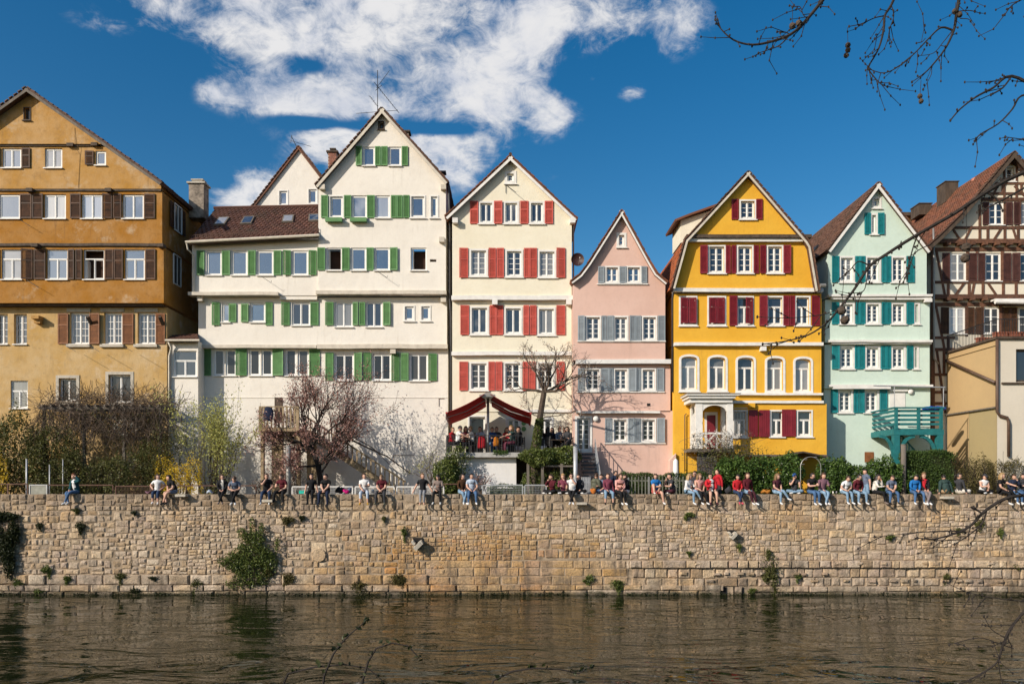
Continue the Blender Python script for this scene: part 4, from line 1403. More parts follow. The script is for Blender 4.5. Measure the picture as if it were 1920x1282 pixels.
arch_panel(P(1317, 0, 43.6).x, P(1363, 0, 43.6).x, 43.58, 43.72, P(0, 772, 43.6).z, zr - .2, 'arch')
xl = P(1304, 0, 43.6).x
mb = MB()
for k in range(10):
    t0, t1 = k / 10, (k + 1) / 10
    f = lambda t: P(0, 775, 43.6).z + .55 * math.sin(math.pi * t) ** .6
    ya, yb_ = 43.75 + .95 * t0, 43.75 + .95 * t1
    za, zb = f(t0), f(t1)
    mb.add([(xl, ya, za), (xl, yb_, zb), (xl, yb_, zr - .2), (xl, ya, zr - .2), (xl + .1, ya, za), (xl + .1, yb_, zb), (xl + .1, yb_, zr - .2), (xl + .1, ya, zr - .2)],
           [(0, 1, 2, 3), (7, 6, 5, 4), (0, 4, 5, 1)])
mb.build('side_arch', M['white_trim'], lg)
zt = P(0, 812, 43.6).z
spans = [(P(1317, 0, 43.6).x, P(1340, 0, 43.6).x), (P(1340, 0, 43.6).x, P(1363, 0, 43.6).x)]
mb = MB()
for a, b in spans:
    mb.beam((a, 43.62, zf + .08), (b, 43.62, zt - .06), .08, .05).beam((a, 43.68, zt - .06), (b, 43.68, zf + .08), .08, .05)
mb.beam((xl + .05, 43.75, zf + .08), (xl + .05, 44.7, zt - .06), .08, .05, side=(1, 0, 0)).beam((xl + .05, 43.75, zt - .06), (xl + .05, 44.7, zf + .08), .08, .05, side=(1, 0, 0))
mb.build('crossed_railing', M['white_trim'], lg)
MB().box(spans[0][0], spans[1][1], 43.58, 43.74, zt - .05, zt + .05).box(xl, xl + .12, 43.751, 44.7, zt - .05, zt + .05).build('top_rail', M['white_trim'], lg)
b0, b1 = P(1307, 0, 43.8).x, P(1345, 0, 43.8).x
for k in range(8):
    a = b0 + (b1 - b0) * k / 8
    MB().box(a + .008, a + (b1 - b0) / 8 - .008, 43.8, 43.86, 4.5, zf - .19).build('board', M['grey_board'], lg)
MB().box(P(1326, 0, 45).x, P(1342, 0, 45).x, 45.04, 45.075, zf, P(0, 778, 45).z).build('door', M['wine_shutter'], lg)
MB().box(P(1322, 0, 45).x, P(1346, 0, 45).x, 45.072, 45.098, zf, P(0, 772, 45).z).build('door_frame', M['white_trim'], lg)

# ---------------------------------------------------------------- mint house
h = House('mint_house', 'mint green house with teal shutters beside the half timbered house', 45.6, 1543, 1743, 11.5, BACK)
YA, YB, YC, YD = 45.4, 45.6, 45.75, 45.95
h.roof([(1551, 469), (1647, 341)], [(1647, 341), (1746, 470)], YA, over=.3, t=.13, verge='white_trim', vw=.14)
h.row(YA, 369, 391, 'w1635-1653:mint1')
h.row(YA, 400, 440, 's1620-1632 w1631-1646:mint14 s1645-1657', 'teal_shutter', 'one')
h.row(YA, 480, 530, 's1559-1573 w1573-1602:mint24 s1603-1612 s1612-1622 w1622-1651:mint24 s1652-1661 s1661-1670 w1670-1698:mint24 s1699-1714', 'teal_shutter', 'one')
h.gable(1553, 1743, 335, 556, YA, 'mint_plaster')
h.row(YB, 567, 608, 's1559-1573 w1573-1602:mint24 s1603-1612 s1612-1622 w1622-1651:mint24 s1652-1661 s1661-1670 w1670-1698:mint24 s1699-1713 w1712-1725:mint14', 'teal_shutter', 'one')
h.rectwall(1547, 562, 1743, 642, YB, 'mint_plaster')
h.row(YC, 648, 692, 's1559-1573 w1573-1602:mint24 s1602-1610 s1610-1621 w1621-1650:mint24 s1651-1661 s1661-1670 w1670-1698:mint24 s1699-1712 w1711-1723:mint14', 'teal_shutter', 'one')
h.rectwall(1546, 646, 1743, 728, YC, 'mint_plaster')
h.row(YD, 730, 774, 's1557-1570 w1570-1599:mint24 s1600-1609 s1610-1620 w1619-1648:mint24 s1649-1663', 'teal_shutter', 'one')
h.rectwall(1545, 726, 1744, 945, YD, 'mint_plaster')
for (u0, v0, u1, v1, y) in ((1550, 554, 1743, 558, YB), (1556, 558, 1743, 563, YB), (1550, 639, 1743, 643, YC), (1556, 643, 1743, 646, YC), (1551, 722, 1744, 726, YD), (1558, 726, 1665, 730, YD)):
    h.bar(u0, v0, u1, v1, y, .34 if v1 - v0 == 4 else .24, 'white_trim', depth=.25)
for u in (1738,):
    h.bar(u - 8, 562, u + 5, 568, YB, .3, 'white_trim', 'bracket')
h.bar(1668, 733, 1697, 765, YD, .03, 'white_trim', 'roller_shutter')
h.bar(1666, 729, 1700, 734, YD, .15, 'white_trim', 'shutter_box')
h.bar(1621, 847, 1638, 866, YD, .03, 'rust_shutter', 'hatch')
c = P(1706, 734, YD)
MB().ball((c.x, c.y - .08, c.z), (.17, .1, .17), 12, 8).build('wall_lamp', M['white_trim'], h.o, smooth=True)
h.slope_tiles(0, YA - .3, 'tile_brown', tw=.2, th=.22)
h.slope_tiles(1, YA - .3, 'tile_brown', tw=.3, th=.3)
a, b = h.line[0], h.line[1]
def onslope(t, y, up=.06):
    x, z = a[0] + (b[0] - a[0]) * t, a[1] + (b[1] - a[1]) * t
    l = math.hypot(b[0] - a[0], b[1] - a[1])
    n = Vector((-(b[1] - a[1]) / l, 0, (b[0] - a[0]) / l))
    return Vector((x, y, z)) + n * up
mb = MB()
q = [onslope(.12, 49.8), onslope(.12, 48.7), onslope(.34, 48.7), onslope(.34, 49.8)]
q2 = [onslope(.12, 49.8, .16), onslope(.12, 48.7, .16), onslope(.34, 48.7, .16), onslope(.34, 49.8, .16)]
mb.add(q + q2, [(0, 1, 5, 4), (1, 2, 6, 5), (2, 3, 7, 6), (3, 0, 4, 7), (4, 5, 6, 7)])
mb.build('skylight', M['iron'], h.o)
# teal balcony
bl = thing('balcony', 'teal timber balcony on arched posts with stair below', 'balcony', P(1715, 930, 43.6))
yb0, yb1 = 43.2, 45.9
x0, x1 = P(1677, 0, yb0).x, P(1768, 0, yb0).x
xs = P(1680, 0, yb0).x
zf, zt = P(0, 801, yb0).z, P(0, 766, yb0).z
T = M['teal_wood']
for x in (x0 + .1, (x0 + x1) / 2, x1 - .1):
    MB().box(x - .07, x + .07, yb0 - .06, yb0 + .08, zf - .1, zt + .02).build('baluster', T, bl)
for k in range(4):
    z = zf + .12 + k * .24
    MB().box(x0, x1, yb0 + .081, yb0 + .13, z, z + .13).build('railing_board', T, bl)
    MB().box(x0 + .002, x0 + .05, yb0 + .14, yb1, z, z + .13).build('railing_board', T, bl)
MB().box(x0 - .08, x1 + .06, yb0 - .08, yb0 + .16, zt + .021, zt + .09).box(x0 - .08, x0 + .12, yb0 + .161, yb1, zt + .021, zt + .09).build('handrail', T, bl)
MB().box(x0 - .06, x1 + .03, yb0 - .05, yb0 + .15, zf - .42, zf - .11).box(x0 - .06, x0 + .12, yb0 + .151, yb1, zf - .42, zf - .11).build('edge_beam', T, bl)
for k in range(9):
    y = yb0 + .2 + k * .29
    MB().box(x0 + .13, x1, y, y + .27, zf - .1, zf - .05).build('floor_board', T, bl)
for x in (x0 + .12, x1 - .16):
    MB().box(x - .16, x + .16, yb0 - .04, yb0 + .26, 4.5, zf - .421).build('post', T, bl)
def brace(xa, xb, y, z0, z1):
    mb = MB()
    n = 8
    for k in range(n):
        pts = []
        for j in (k, k + 1):
            t = j / n * math.pi / 2
            pts.append((xa + (xb - xa) * (1 - math.cos(t)), z0 + (z1 - z0) * math.sin(t)))
        mb.beam((pts[0][0], y, pts[0][1]), (pts[1][0], y, pts[1][1]), .16, .14)
    mb.build('arch_brace', T, bl)
zb = zf - .5
brace(x0 + .3, x0 + 1.15, yb0 + .1, zb - 1.2, zb + .02)
brace(x1 - .34, x1 - 1.2, yb0 + .1, zb - 1.2, zb + .02)
brace(x0 - .02, x0 - .75, yb0 + .1, zb - 1.1, zb + .02)
sx0, sz0, sx1, sz1 = x0 + .5, zf - .5, x1 - .3, zf - 2.5
MB().beam((sx0, 44.8, sz0 - .1), (sx1, 44.8, sz1 - .1), .25, .08).build('stair_stringer', T, bl)
MB().beam((sx0, 44.8, sz0 + .85), (sx1, 44.8, sz1 + .85), .08, .08).build('stair_rail', T, bl)
for k in range(11):
    t = (k + .5) / 11
    x, z = sx0 + (sx1 - sx0) * t, sz0 + (sz1 - sz0) * t
    MB().box(x - .025, x + .025, 44.78, 44.82, z, z + .83).build('stair_baluster', T, bl)
MB().tube([P(1638, 723, 43.3), P(1772, 726, 43.3)], .035).tube([P(1677, 723, 43.3), P(1677, 766, 43.3)], .025).tube([P(1769, 726, 43.3), P(1769, 766, 43.3)], .025).build('awning_frame', M['galv'], bl)
cv = thing('pool_cover', 'blue folded plastic cover with dark bottles on the teal balcony', 'plastic cover', P(1746, 765, 44.5))
c = P(1748, 764, 44.3)
mb = MB()
for k in range(5):
    mb.ball((c.x - .3 + k * .2, c.y, c.z - .05 + .02 * (k % 2)), (.28, .25, .12), 8, 5)
mb.build('cover', mat('blue plastic', (.01, .06, .45), .4), cv, kind='stuff')

# ---------------------------------------------------------------- half timbered house
h = House('half_timbered_house', 'half timbered house with brown beams and maroon shutters at right', 47.6, 1748, 2050, 11, BACK)
YA, YB, YC = 47.2, 47.4, 47.6
h.roof([(1738, 462), (1760, 443), (1800, 403), (1902, 283)], [(1902, 283), (2004, 403), (2044, 443), (2066, 462)], YA, over=.55, t=.16, m='roof_base', verge='dark_timber', vw=.18)
h.row(YA, 312, 341, 'w1885-1904:tim12')
h.row(YA, 379, 422, 's1841-1854 w1854-1882:tim23 s1885-1898 s1899-1912 w1913-1941:tim23 s1943-1956', 'maroon_shutter', 'one')
h.gable(1752, 2052, 270, 452, YA, 'infill_plaster')
h.row(YB, 475, 527, 's1766-1781 w1782-1812:tim23 s1815-1832 s1833-1847 w1847-1877:tim23 s1880-1896 s1897-1912 w1912-1942:tim23', 'maroon_shutter', 'one')
h.rectwall(1749, 452, 2055, 558, YB, 'infill_plaster')
h.row(YC, 576, 626, 's1763-1779 w1780-1811:tim23c s1813-1827 s1828-1841 w1844-1875:tim23d s1878-1893 s1893-1907 w1910-1940:tim23d', 'brown_shutter', 'one')
h.rectwall(1748, 560, 2056, 945, YC, 'infill_plaster')
def timber(u0, v0, u1, v1, Y, w_=.19, name='beam'):
    a, b = P(u0, v0, Y - .02), P(u1, v1, Y - .02)
    if name == 'brace':
        e = (b - a).normalized() * .14
        a, b = a - e, b + e
    MB().beam(a, b, w_, .06 + R.uniform(0, .012)).build(name, M['oak'], h.o)
for (u0, v0, u1, v1) in ((1773, 451, 2040, 451), (1770, 457, 2040, 457)):
    pass
timber(1762, 452, 2042, 452, YA - .0, .26)
timber(1749, 468, 2050, 466, YB, .22)
timber(1749, 556, 2050, 556, YB - .02, .26)
timber(1749, 571, 2050, 569, YC, .22)
timber(1790, 427, 2010, 427, YA, .15)
timber(1840, 374, 1964, 374, YA, .2)
timber(1853, 363, 1950, 363, YA, .13)
timber(1866, 344, 1938, 344, YA, .12)
timber(1880, 307, 1926, 307, YA, .12)
timber(1749, 529, 2050, 529, YB, .15)
timber(1748, 633, 1790, 633, YC, .15)
timber(1748, 655, 1790, 655, YC, .18)
for u in (1883, 1906):
    timber(u, 310, u, 374, YA, .12, 'post')
for u, v0, v1 in ((1837, 384, 450), (1852, 428, 450), (1884, 376, 450), (1909, 428, 450), (1912, 376, 424)):
    timber(u, v0, u, v1, YA, .14, 'post')
for u in (1837, 1880, 1915):
    timber(u, 345, u, 362, YA, .12, 'post')
for (u0, v0, u1, v1) in ((1787, 430, 1800, 450), (1820, 428, 1809, 450), (1877, 428, 1863, 450), (1899, 428, 1906, 450), (1869, 352, 1858, 373), (1905, 352, 1925, 372)):
    timber(u0, v0, u1, v1, YA, .12, 'brace')
for u, v0, v1 in ((1778, 532, 555), (1817, 532, 555), (1843, 532, 555), (1881, 532, 555), (1905, 532, 555), (1814, 470, 530), (1879, 470, 530), (1832, 470, 476)):
    timber(u, v0, u, v1, YB, .15, 'post')
for (u0, v0, u1, v1) in ((1756, 472, 1772, 555), (1806, 533, 1790, 555), (1826, 533, 1822, 555), (1854, 533, 1869, 555)):
    timber(u0, v0, u1, v1, YB, .13, 'brace')
for u, v0, v1 in ((1778, 634, 660), (1812, 572, 630), (1842, 572, 640), (1876, 572, 640), (1770, 655, 700)):
    timber(u, v0, u, v1, YC, .15, 'post')
for (u0, v0, u1, v1) in ((1755, 574, 1771, 655), (1757, 660, 1772, 770),):
    timber(u0, v0, u1, v1, YC, .13, 'brace')
for v in (702, 735, 756):
    timber(1748, v, 1800, v, YC, .16)
timber(1749, 452, 1749, 945, YB - .05, .22, 'corner_post')
timber(1749, 660, 1749, 940, YC, .2, 'corner_post')
for k, u in enumerate(range(1772, 1960, 23)):
    for (v, y) in ((459, YB), (562, YC)):
        c = P(u, v, y)
        MB().box(c.x - .12, c.x + .12, y - .42, y + .02, c.z - .11, c.z + .09).build('joist_end', M['oak'], h.o)
h.slope_tiles(2, YA - .55, 'tile_rust', tw=.2, th=.22)
h.slope_tiles(1, YA - .55, 'tile_rust', tw=.2, th=.22)
h.slope_tiles(0, YA - .55, 'tile_rust', tw=.2, th=.22)
h.pipe([(1750, 428, 46.9), (1751, 470, 47), (1751, 560, 47.1), (1751, 672, 47.2), (1760, 682, 47.2)], .055, 'zinc')
def stack(u0, u1, v0, v1, Y, d, m):
    a, b = P(u0, v1, Y), P(u1, v0, Y)
    return MB().box(a.x, b.x, Y, Y + d, a.z, b.z).box(a.x - .05, b.x + .05, Y - .05, Y + d + .05, b.z + .001, b.z + .06).build('chimney', m, h.o)
stack(1773, 1797, 341, 378, 52.5, 1.1, M['dark_timber'])
stack(1724, 1747, 382, 402, 55, 1.2, M['dark_timber'])
a = P(1827, 352, 50.3)
MB().tube([a, a + Vector((0, 0, .45))], .13, 10).tube([a + Vector((0, 0, .38)), a + Vector((0, 0, .58))], .17, 10).build('vent_pipe', M['awning_edge'] if False else mat('terracotta', (.5, .2, .13), .8), h.o)

# ---------------------------------------------------------------- ochre building glimpsed between mint and half timbered house
h = House('hidden_house', 'sliver of a yellow house with dark eave between mint and timbered roofs', 58, 1690, 1770, 6)
h.rectwall(1690, 408, 1775, 600, 58, 'back_yellow')
h.bar(1685, 402, 1775, 408, 58, .5, 'dark_timber', 'eave')
h.bar(1711, 419, 1718, 432, 58, .03, 'pane_dark', 'window')

# ---------------------------------------------------------------- tan corner building with roof terrace
tb = thing('corner_building', 'low tan building with pale front, brown downpipe and roof terrace', 'building', (28.5, 45, 4.6))
XT, Y0, Y1 = 26.15, 42.6, 47.45
zt = P(0, 637, Y0).z
zl = P(0, 763, Y0).z
MB().add([(XT, Y1, 4.5), (XT, Y0, 4.5), (XT, Y0, zt), (XT, Y1, zt)], [(0, 1, 2, 3)])
mb = MB(); mb.add([(XT, Y1, zl), (XT, Y0, zl), (XT, Y0, zt), (XT, Y1, zt)], [(0, 1, 2, 3)])
mb.build('side_wall', M['tan_plaster'], tb)
mb = MB(); mb.add([(XT + .01, Y1, 4.5), (XT + .01, 45.2, 4.5), (XT + .01, 45.2, zl), (XT + .01, Y1, zl)], [(0, 1, 2, 3)])
mb.build('side_wall', M['tan_plaster'], tb)
mb = MB(); mb.add([(XT + .02, 45.2, 4.5), (XT + .02, Y0, 4.5), (XT + .02, Y0, zl), (XT + .02, 45.2, zl)], [(0, 1, 2, 3)])
mb.build('side_wall', M['olive_plaster'], tb)
MB().box(XT - .12, XT, Y0, Y1, zl - .05, zl + .03).build('ledge', M['grey_timber'], tb)
hb = House.__new__(House)
hb.o, hb.back, hb.holes = tb, Y0 + .4, []
hb.Y = Y0
style('shopw', leaves=1, pane='pane', fw=.08, frame='dark_timber', cmat='dark_timber', rec=.15, sill=0)
hb.row(Y0, 655, 716, 'w1905-1945:shopw')
hb.wall([(XT + .04, 4.5), (36, 4.5), (36, zt), (XT + .04, zt)], Y0, 'pale_plaster')
MB().box(XT + .25, 36, Y0 - .1, Y0 + .05, P(0, 720, Y0).z, P(0, 717, Y0).z).build('ledge', M['dark_timber'], tb)
MB().box(XT, 36, Y0 - .003, Y0 + .05, zt, zt + .03).box(XT - .1, 36, Y0 - .14, Y1, zt + .03, zt + .16).build('roof', M['dark_timber'], tb)
MB().box(XT - .06, XT, Y0, Y1, zt - .3, zt - .22).build('moulding', M['tan_plaster'], tb)
mb = MB().tube([(XT - .03, Y0 - .1, zt), (XT - .03, Y0 - .1, P(0, 772, Y0).z), (XT + .1, Y0 - .12, P(0, 779, Y0).z), (XT + .5, Y0 - .12, P(0, 783, Y0).z), (XT + .58, Y0 - .12, P(0, 792, Y0).z), (XT + .58, Y0 - .12, P(0, 856, Y0).z)], .08, 8)
mb.build('downpipe', M['copper_pipe'], tb, smooth=True)
MB().tube([(XT - .12, Y1 - .1, P(0, 676, 47.4).z), (XT - .12, Y0 - .05, P(0, 717, Y0).z)], .09, 8).build('downpipe', M['copper_pipe'], tb, smooth=True)
rl = thing('terrace_railing', 'black iron railing round the roof terrace of the tan building', 'railing', (28, Y0, zt + .16))
mb = MB()
for z in (.95,):
    mb.beam((XT, Y0, zt + .16 + z), (36, Y0, zt + .16 + z), .04, .04).beam((XT, Y0, zt + .16 + z), (XT, Y1, zt + .16 + z), .04, .04, side=(1, 0, 0))
mb.build('rail', M['iron'], rl)
mb = MB()
for k in range(34):
    y = Y0 + (Y1 - Y0) * k / 33
    mb.box(XT - .01, XT + .01, y - .01, y + .01, zt + .16, zt + 1.1)
for k in range(70):
    x = XT + 9.8 * k / 69
    mb.box(x - .01, x + .01, Y0 - .01, Y0 + .01, zt + .16, zt + 1.1)
mb.build('bars', M['iron'], rl, kind='stuff')
tcm = mat('terracotta planter', (.38, .13, .075), .85, .15, 5)
for k in range(6):
    x = XT + .5 + (k % 3) * .75
    y = Y0 + .5 + (k // 3) * 1.6
    mb = MB()
    mb.box(x - .33, x + .33, y - .14, y + .14, zt + .17, zt + .47).box(x - .36, x + .36, y - .17, y + .17, zt + .43, zt + .5)
    tag(mb.build('planter', tcm, None), ('front left', 'front middle', 'front right', 'rear left', 'rear middle', 'rear right')[k] + ' terracotta planter along the roof terrace railing', 'planter', 'planters on the roof terrace')
aw = thing('roller_awning', 'white rolled awning above the terrace of the half timbered house', 'awning', P(1895, 567, 47))
a, b = P(1866, 566, 47), P(1960, 568, 47)
MB().tube([a, b], .12, 10).build('roll', M['white_trim'], aw)
MB().box(a.x, b.x, 47.0, 47.5, a.z + .1, a.z + .2).build('case', M['white_trim'], aw)
# ================================================================ plants
NR = np.random.default_rng(5)
def leaves_np(pts, size, spread=1.0, up=.3, fold=True):
    """one bent two-faced leaf at each point -> verts, faces"""
    n = len(pts)
    d = NR.normal(size=(n, 3))
    d[:, 2] += up
    d /= np.linalg.norm(d, axis=1)[:, None]
    e = np.cross(d, NR.normal(size=(n, 3)))
    e /= np.linalg.norm(e, axis=1)[:, None] + 1e-9
    f = np.cross(d, e)
    s = size * NR.uniform(.6, 1.35, (n, 1))
    base_ = pts - d * s * .5
    tip = pts + d * s * .5
    l = pts + e * s * .3 + f * s * .08
    r = pts - e * s * .3 + f * s * .08
    V = np.stack([base_, r, tip, l], 1).reshape(-1, 3)
    i = np.arange(n)[:, None] * 4
    Fc = np.concatenate([i + np.array([[0, 1, 2]]), i + np.array([[0, 2, 3]])], 0)
    return V, Fc

def blob_points(n, c, r, lump=.3, shell=.55, seed=0, freq=2.3):
    """points in the outer part of a lumpy ellipsoid"""
    rs = np.random.default_rng(seed)
    d = rs.normal(size=(n, 3))
    d /= np.linalg.norm(d, axis=1)[:, None]
    k = np.zeros(n)
    for j in range(5):
        q = rs.normal(size=3) * freq * (1 + .5 * j)
        k += np.sin(d @ q + rs.uniform(0, 6)) / (1 + .5 * j)
    rad = (1 + lump * k / 2.2) * rs.uniform(shell, 1, n) ** .6
    return np.array(c) + d * rad[:, None] * np.array(r)

def box_points(n, x0, x1, y0, y1, z0, z1, seed=0, lump=.12, skin=.3):
    rs = np.random.default_rng(seed)
    p = rs.uniform(0, 1, (n, 3))
    ax = rs.integers(0, 5, n)
    t = rs.uniform(0, skin, n)
    p[:, 1] = np.where(ax < 3, t * (z1 - z0) / max(.01, (y1 - y0)) * .5, p[:, 1])
    p[:, 2] = np.where(ax == 3, 1 - t * .4, p[:, 2])
    q = np.array([x0, y0, z0]) + p * np.array([x1 - x0, y1 - y0, z1 - z0])
    q += rs.normal(size=(n, 3)) * .03
    q[:, 2] += lump * np.sin(q[:, 0] * 3.1 + seed) * np.sin(q[:, 0] * 1.3 + 2 * seed) * p[:, 2]
    q[:, 1] += lump * np.sin(q[:, 0] * 2.3 + q[:, 2] * 3.1 + seed)
    return q

def leafmass(name, pts, size, m, parent, up=.3):
    V, Fc = leaves_np(pts, size, up=up)
    return MB().arr(V, Fc).build(name, M[m], parent, kind='stuff')

def grow(mb, p, d, l, r, depth, tips, rr, spread=.6, n=3, up=.15, wig=.18, nodes=None, shrink=.72, minr=.006, sides=5):
    """a limb and, from its end and flank, smaller ones"""
    pts, rads = [Vector(p)], [r]
    k = 4
    dd = Vector(d).normalized()
    for i in range(k):
        dd = (dd + Vector((rr.gauss(0, wig), rr.gauss(0, wig), rr.gauss(0, wig) + up * .3))).normalized()
        pts.append(pts[-1] + dd * l / k)
        rads.append(max(minr, r * (1 - .45 * (i + 1) / k)))
    mb.tube(pts, rads, sides if r > .03 else 4)
    if nodes is not None:
        nodes.extend((q, depth) for q in pts[1:])
    if depth == 0:
        tips.append((pts[-1], dd))
        return
    for j in range(n):
        t = rr.randint(2, k)
        a = Vector((rr.gauss(0, 1), rr.gauss(0, 1), rr.gauss(0, 1)))
        a = (a - dd * a.dot(dd)).normalized()
        nd = (dd + a * rr.uniform(.5, 1.3) * spread + Vector((0, 0, up))).normalized()
        grow(mb, pts[t], nd, l * rr.uniform(.6, .9) * shrink / .72, max(minr, rads[t] * rr.uniform(.6, .8)), depth - 1, tips, rr, spread, n, up, wig, nodes, shrink, minr, sides)

def along(nodes, n, jit, lo=0, hi=1, rr=None):
    pts = np.array([tuple(q) for q, dpt in nodes if lo <= dpt <= hi])
    i = NR.integers(0, len(pts), n)
    return pts[i] + NR.normal(size=(n, 3)) * jit

GZ = 4.55
# tall yellow-green shrub in front of the white house
rr = random.Random(3)
t = thing('tall_shrub', 'tall airy many-stemmed shrub with young yellow-green leaves before the white wall', 'shrub', (P(400, 0, 43.2).x, 43.2, GZ))
mb, tips, nodes = MB(), [], []
b0 = Vector((P(398, 0, 43.2).x, 43.2, GZ))
for k in range(17):
    ang = rr.uniform(-1, 1)
    d = Vector((ang * .78, rr.uniform(-.28, .28), 1.15 - abs(ang) * .25))
    grow(mb, b0 + Vector((rr.uniform(-.25, .25), rr.uniform(-.2, .2), 0)), d, rr.uniform(2.1, 3.1), .03, 2, tips, rr, .42, 3, .26, .10, nodes, .68, .006)
mb.build('stems', M['bark'], t)
leafmass('foliage', along(nodes, 7000, .13, 0, 2), .10, 'leaf_spring', t)
low = along([q for q in nodes if q[0].z < 6.2], 700, .16, 0, 2)
leafmass('low_foliage', low, .09, 'leaf_bush', t)

# purple plum tree
rr = random.Random(12)
X0 = P(606, 0, 43.4).x
t = thing('plum_tree', 'spreading purple-leaved plum tree leaning left in front of the white house', 'tree', (X0, 43.4, GZ))
mb, tips, nodes = MB(), [], []
p1, p2 = P(597, 872, 43.4), P(583, 838, 43.4)
mb.tube([(X0 + .05, 43.4, GZ - .1), p1.lerp(Vector((X0, 43.4, GZ)), .5), p1, p2], [.19, .16, .15, .13], 8)
for (u, v, dy, l, s) in ((515, 800, -.5, 1.7, p2), (530, 745, .3, 2.1, p2), (572, 725, -.3, 2.3, p2), (622, 735, .4, 2.3, p2), (668, 760, -.2, 2.3, p2), (690, 795, .2, 2.3, p1), (548, 860, -.4, 1.6, p2), (640, 800, -.6, 2.0, p1), (580, 770, .7, 2.0, p2), (520, 845, .4, 1.7, p2), (610, 770, -.8, 2.0, p2), (655, 825, .6, 1.7, p1), (508, 862, -.3, 1.6, p2), (560, 815, -.9, 1.7, p2), (672, 842, -.6, 1.8, p1), (628, 850, -.9, 1.4, p1), (540, 880, -.7, 1.3, p1)):
    d = P(u, v, 43.4 + dy * 1.6) - s
    grow(mb, s, d, min(d.length * .66, l * 1.15), .075, 3, tips, rr, .6, 4, .10, .15, nodes, .70, .007)
mb.build('trunk', M['bark_dark'], t)
leafmass('crown', along(nodes, 12500, .12, 0, 1), .095, 'leaf_plum', t)
# side limbs without leaves reaching right along the stairs
mb = MB()
for pts in (((603, 885), (625, 850), (650, 812), (700, 840), (745, 885)), ((618, 862), (635, 828), (648, 800)), ((640, 815), (680, 835), (725, 855), (770, 888))):
    mb.tube([P(u, v, 43.2) for u, v in pts], [.06, .05, .04, .03, .015][:len(pts)], 5)
mb.build('limbs', M['bark_dark'], t)
# lower brush left of the plum
for i, (u, y, hgt) in enumerate(((528, 43.0, 1.5), (556, 43.3, 1.6), (498, 42.8, 1.0))):
    rr = random.Random(40 + i)
    b0 = Vector((P(u, 0, y).x, y, GZ))
    t = thing('bare_shrub', ('small twiggy shrub with pale buds under the plum tree', 'small twiggy shrub between the plum trunk and the lamp post', 'low twiggy shrub beside the timber platform post')[i], 'shrub', b0)
    mb, tips, nodes = MB(), [], []
    for k in range(7):
        grow(mb, b0, Vector((rr.uniform(-.6, .6), rr.uniform(-.3, .3), 1)), hgt * .75, .018, 2, tips, rr, .6, 3, .15, .15, nodes, .66, .005, 4)
    mb.build('stems', M['bark'], t)
    leafmass('buds', along(nodes, 900, .06, 0, 1), .06, ('leaf_plum', 'dry_twig', 'dry_twig')[i], t)

# blossoming tree on the terrace, ivy round its trunk
rr = random.Random(21)
YT = 43.4
b0 = P(1003, 850, YT)
t = thing('blossom_tree', 'bare budding tree with ivy climbing its trunk beside the red awning', 'tree', (b0.x, YT, GZ))
mb, tips, nodes = MB(), [], []
f1, f2 = P(1012, 785, YT), P(1020, 735, YT)
mb.tube([(b0.x, YT, GZ), b0, P(1006, 820, YT), f1, f2], [.24, .22, .2, .17, .15], 8)
for (u, v, dy, s) in ((985, 665, -.3, f2), (1045, 690, .2, f2), (1075, 655, -.4, f2), (1110, 670, .4, f2), (965, 690, .5, f2), (1020, 650, .8, f2), (1095, 720, -.7, f2), (1090, 780, -.5, f1), (960, 740, .4, f1), (1055, 640, .0, f2), (1120, 700, .6, f2), (1060, 790, .3, f1)):
    d = P(u, v, YT + dy * 1.6) - s
    grow(mb, s, d, d.length * .6, .07 if v < 730 else .035, 3, tips, rr, .62, 3, .06, .16, nodes, .6, .006)
mb.build('trunk', M['bark'], t)
leafmass('buds', along(nodes, 1500, .07, 0, 1), .075, 'leaf_blossom', t)
leafmass('young_leaves', along(nodes, 700, .08, 0, 1), .075, 'leaf_plum', t)
iv = []
for k in range(1500):
    s = rr.random()
    c = b0.lerp(f1, s) if s < 1 else f1
    a = rr.uniform(0, 6.28)
    iv.append((c.x + math.cos(a) * (.27 - .06 * s), c.y + math.sin(a) * .26, c.z + rr.uniform(-.05, .05)))
leafmass('ivy', np.array(iv), .1, 'leaf_ivy', t)

def bush(name, label, cat, u0, v0, u1, v1, Y, m, n, size, seed, parts=1, depth=.8, lump=.35, stem='bark'):
    a, b = P(u0, v1, Y), P(u1, v0, Y)
    c = Vector(((a.x + b.x) / 2, Y, (a.z + b.z) / 2))
    t = thing(name, label, cat, (c.x, Y, max(GZ, min(a.z, GZ))))
    pts = []
    rs = random.Random(seed)
    for k in range(parts):
        if parts == 1:
            cc, r = c, ((b.x - a.x) / 2, depth, (b.z - a.z) / 2)
        else:
            f = (k + .5) / parts
            w_ = (b.x - a.x) / parts * rs.uniform(.75, 1.1)
            top = b.z - rs.uniform(0, .25) * (b.z - a.z)
            cc = Vector((a.x + (b.x - a.x) * f, Y + rs.uniform(-.3, .3), (a.z + top) / 2))
            r = (w_, depth, (top - a.z) / 2)
        pts.append(blob_points(n // parts, cc, r, lump, .5, seed * 10 + k))
    p = np.concatenate(pts)
    p = p[p[:, 2] > GZ - .1]
    leafmass('foliage', p, size, m, t)
    mb = MB()
    for k in range(max(3, parts * 2)):
        x = a.x + (b.x - a.x) * (k + .5) / max(3, parts * 2)
        mb.tube([(c.x + (x - c.x) * .3, Y, GZ - .05), (x, Y + rs.uniform(-.3, .3), a.z + (b.z - a.z) * .6)], [.035, .012], 5)
    mb.build('stems', M[stem], t)
    return t
bush('ivy_bush', 'round dark ivy-covered bush left of the terrace wall', 'bush', 812, 858, 868, 935, 42.6, 'leaf_ivy', 5760, .12, 1, 1, .75, .22)
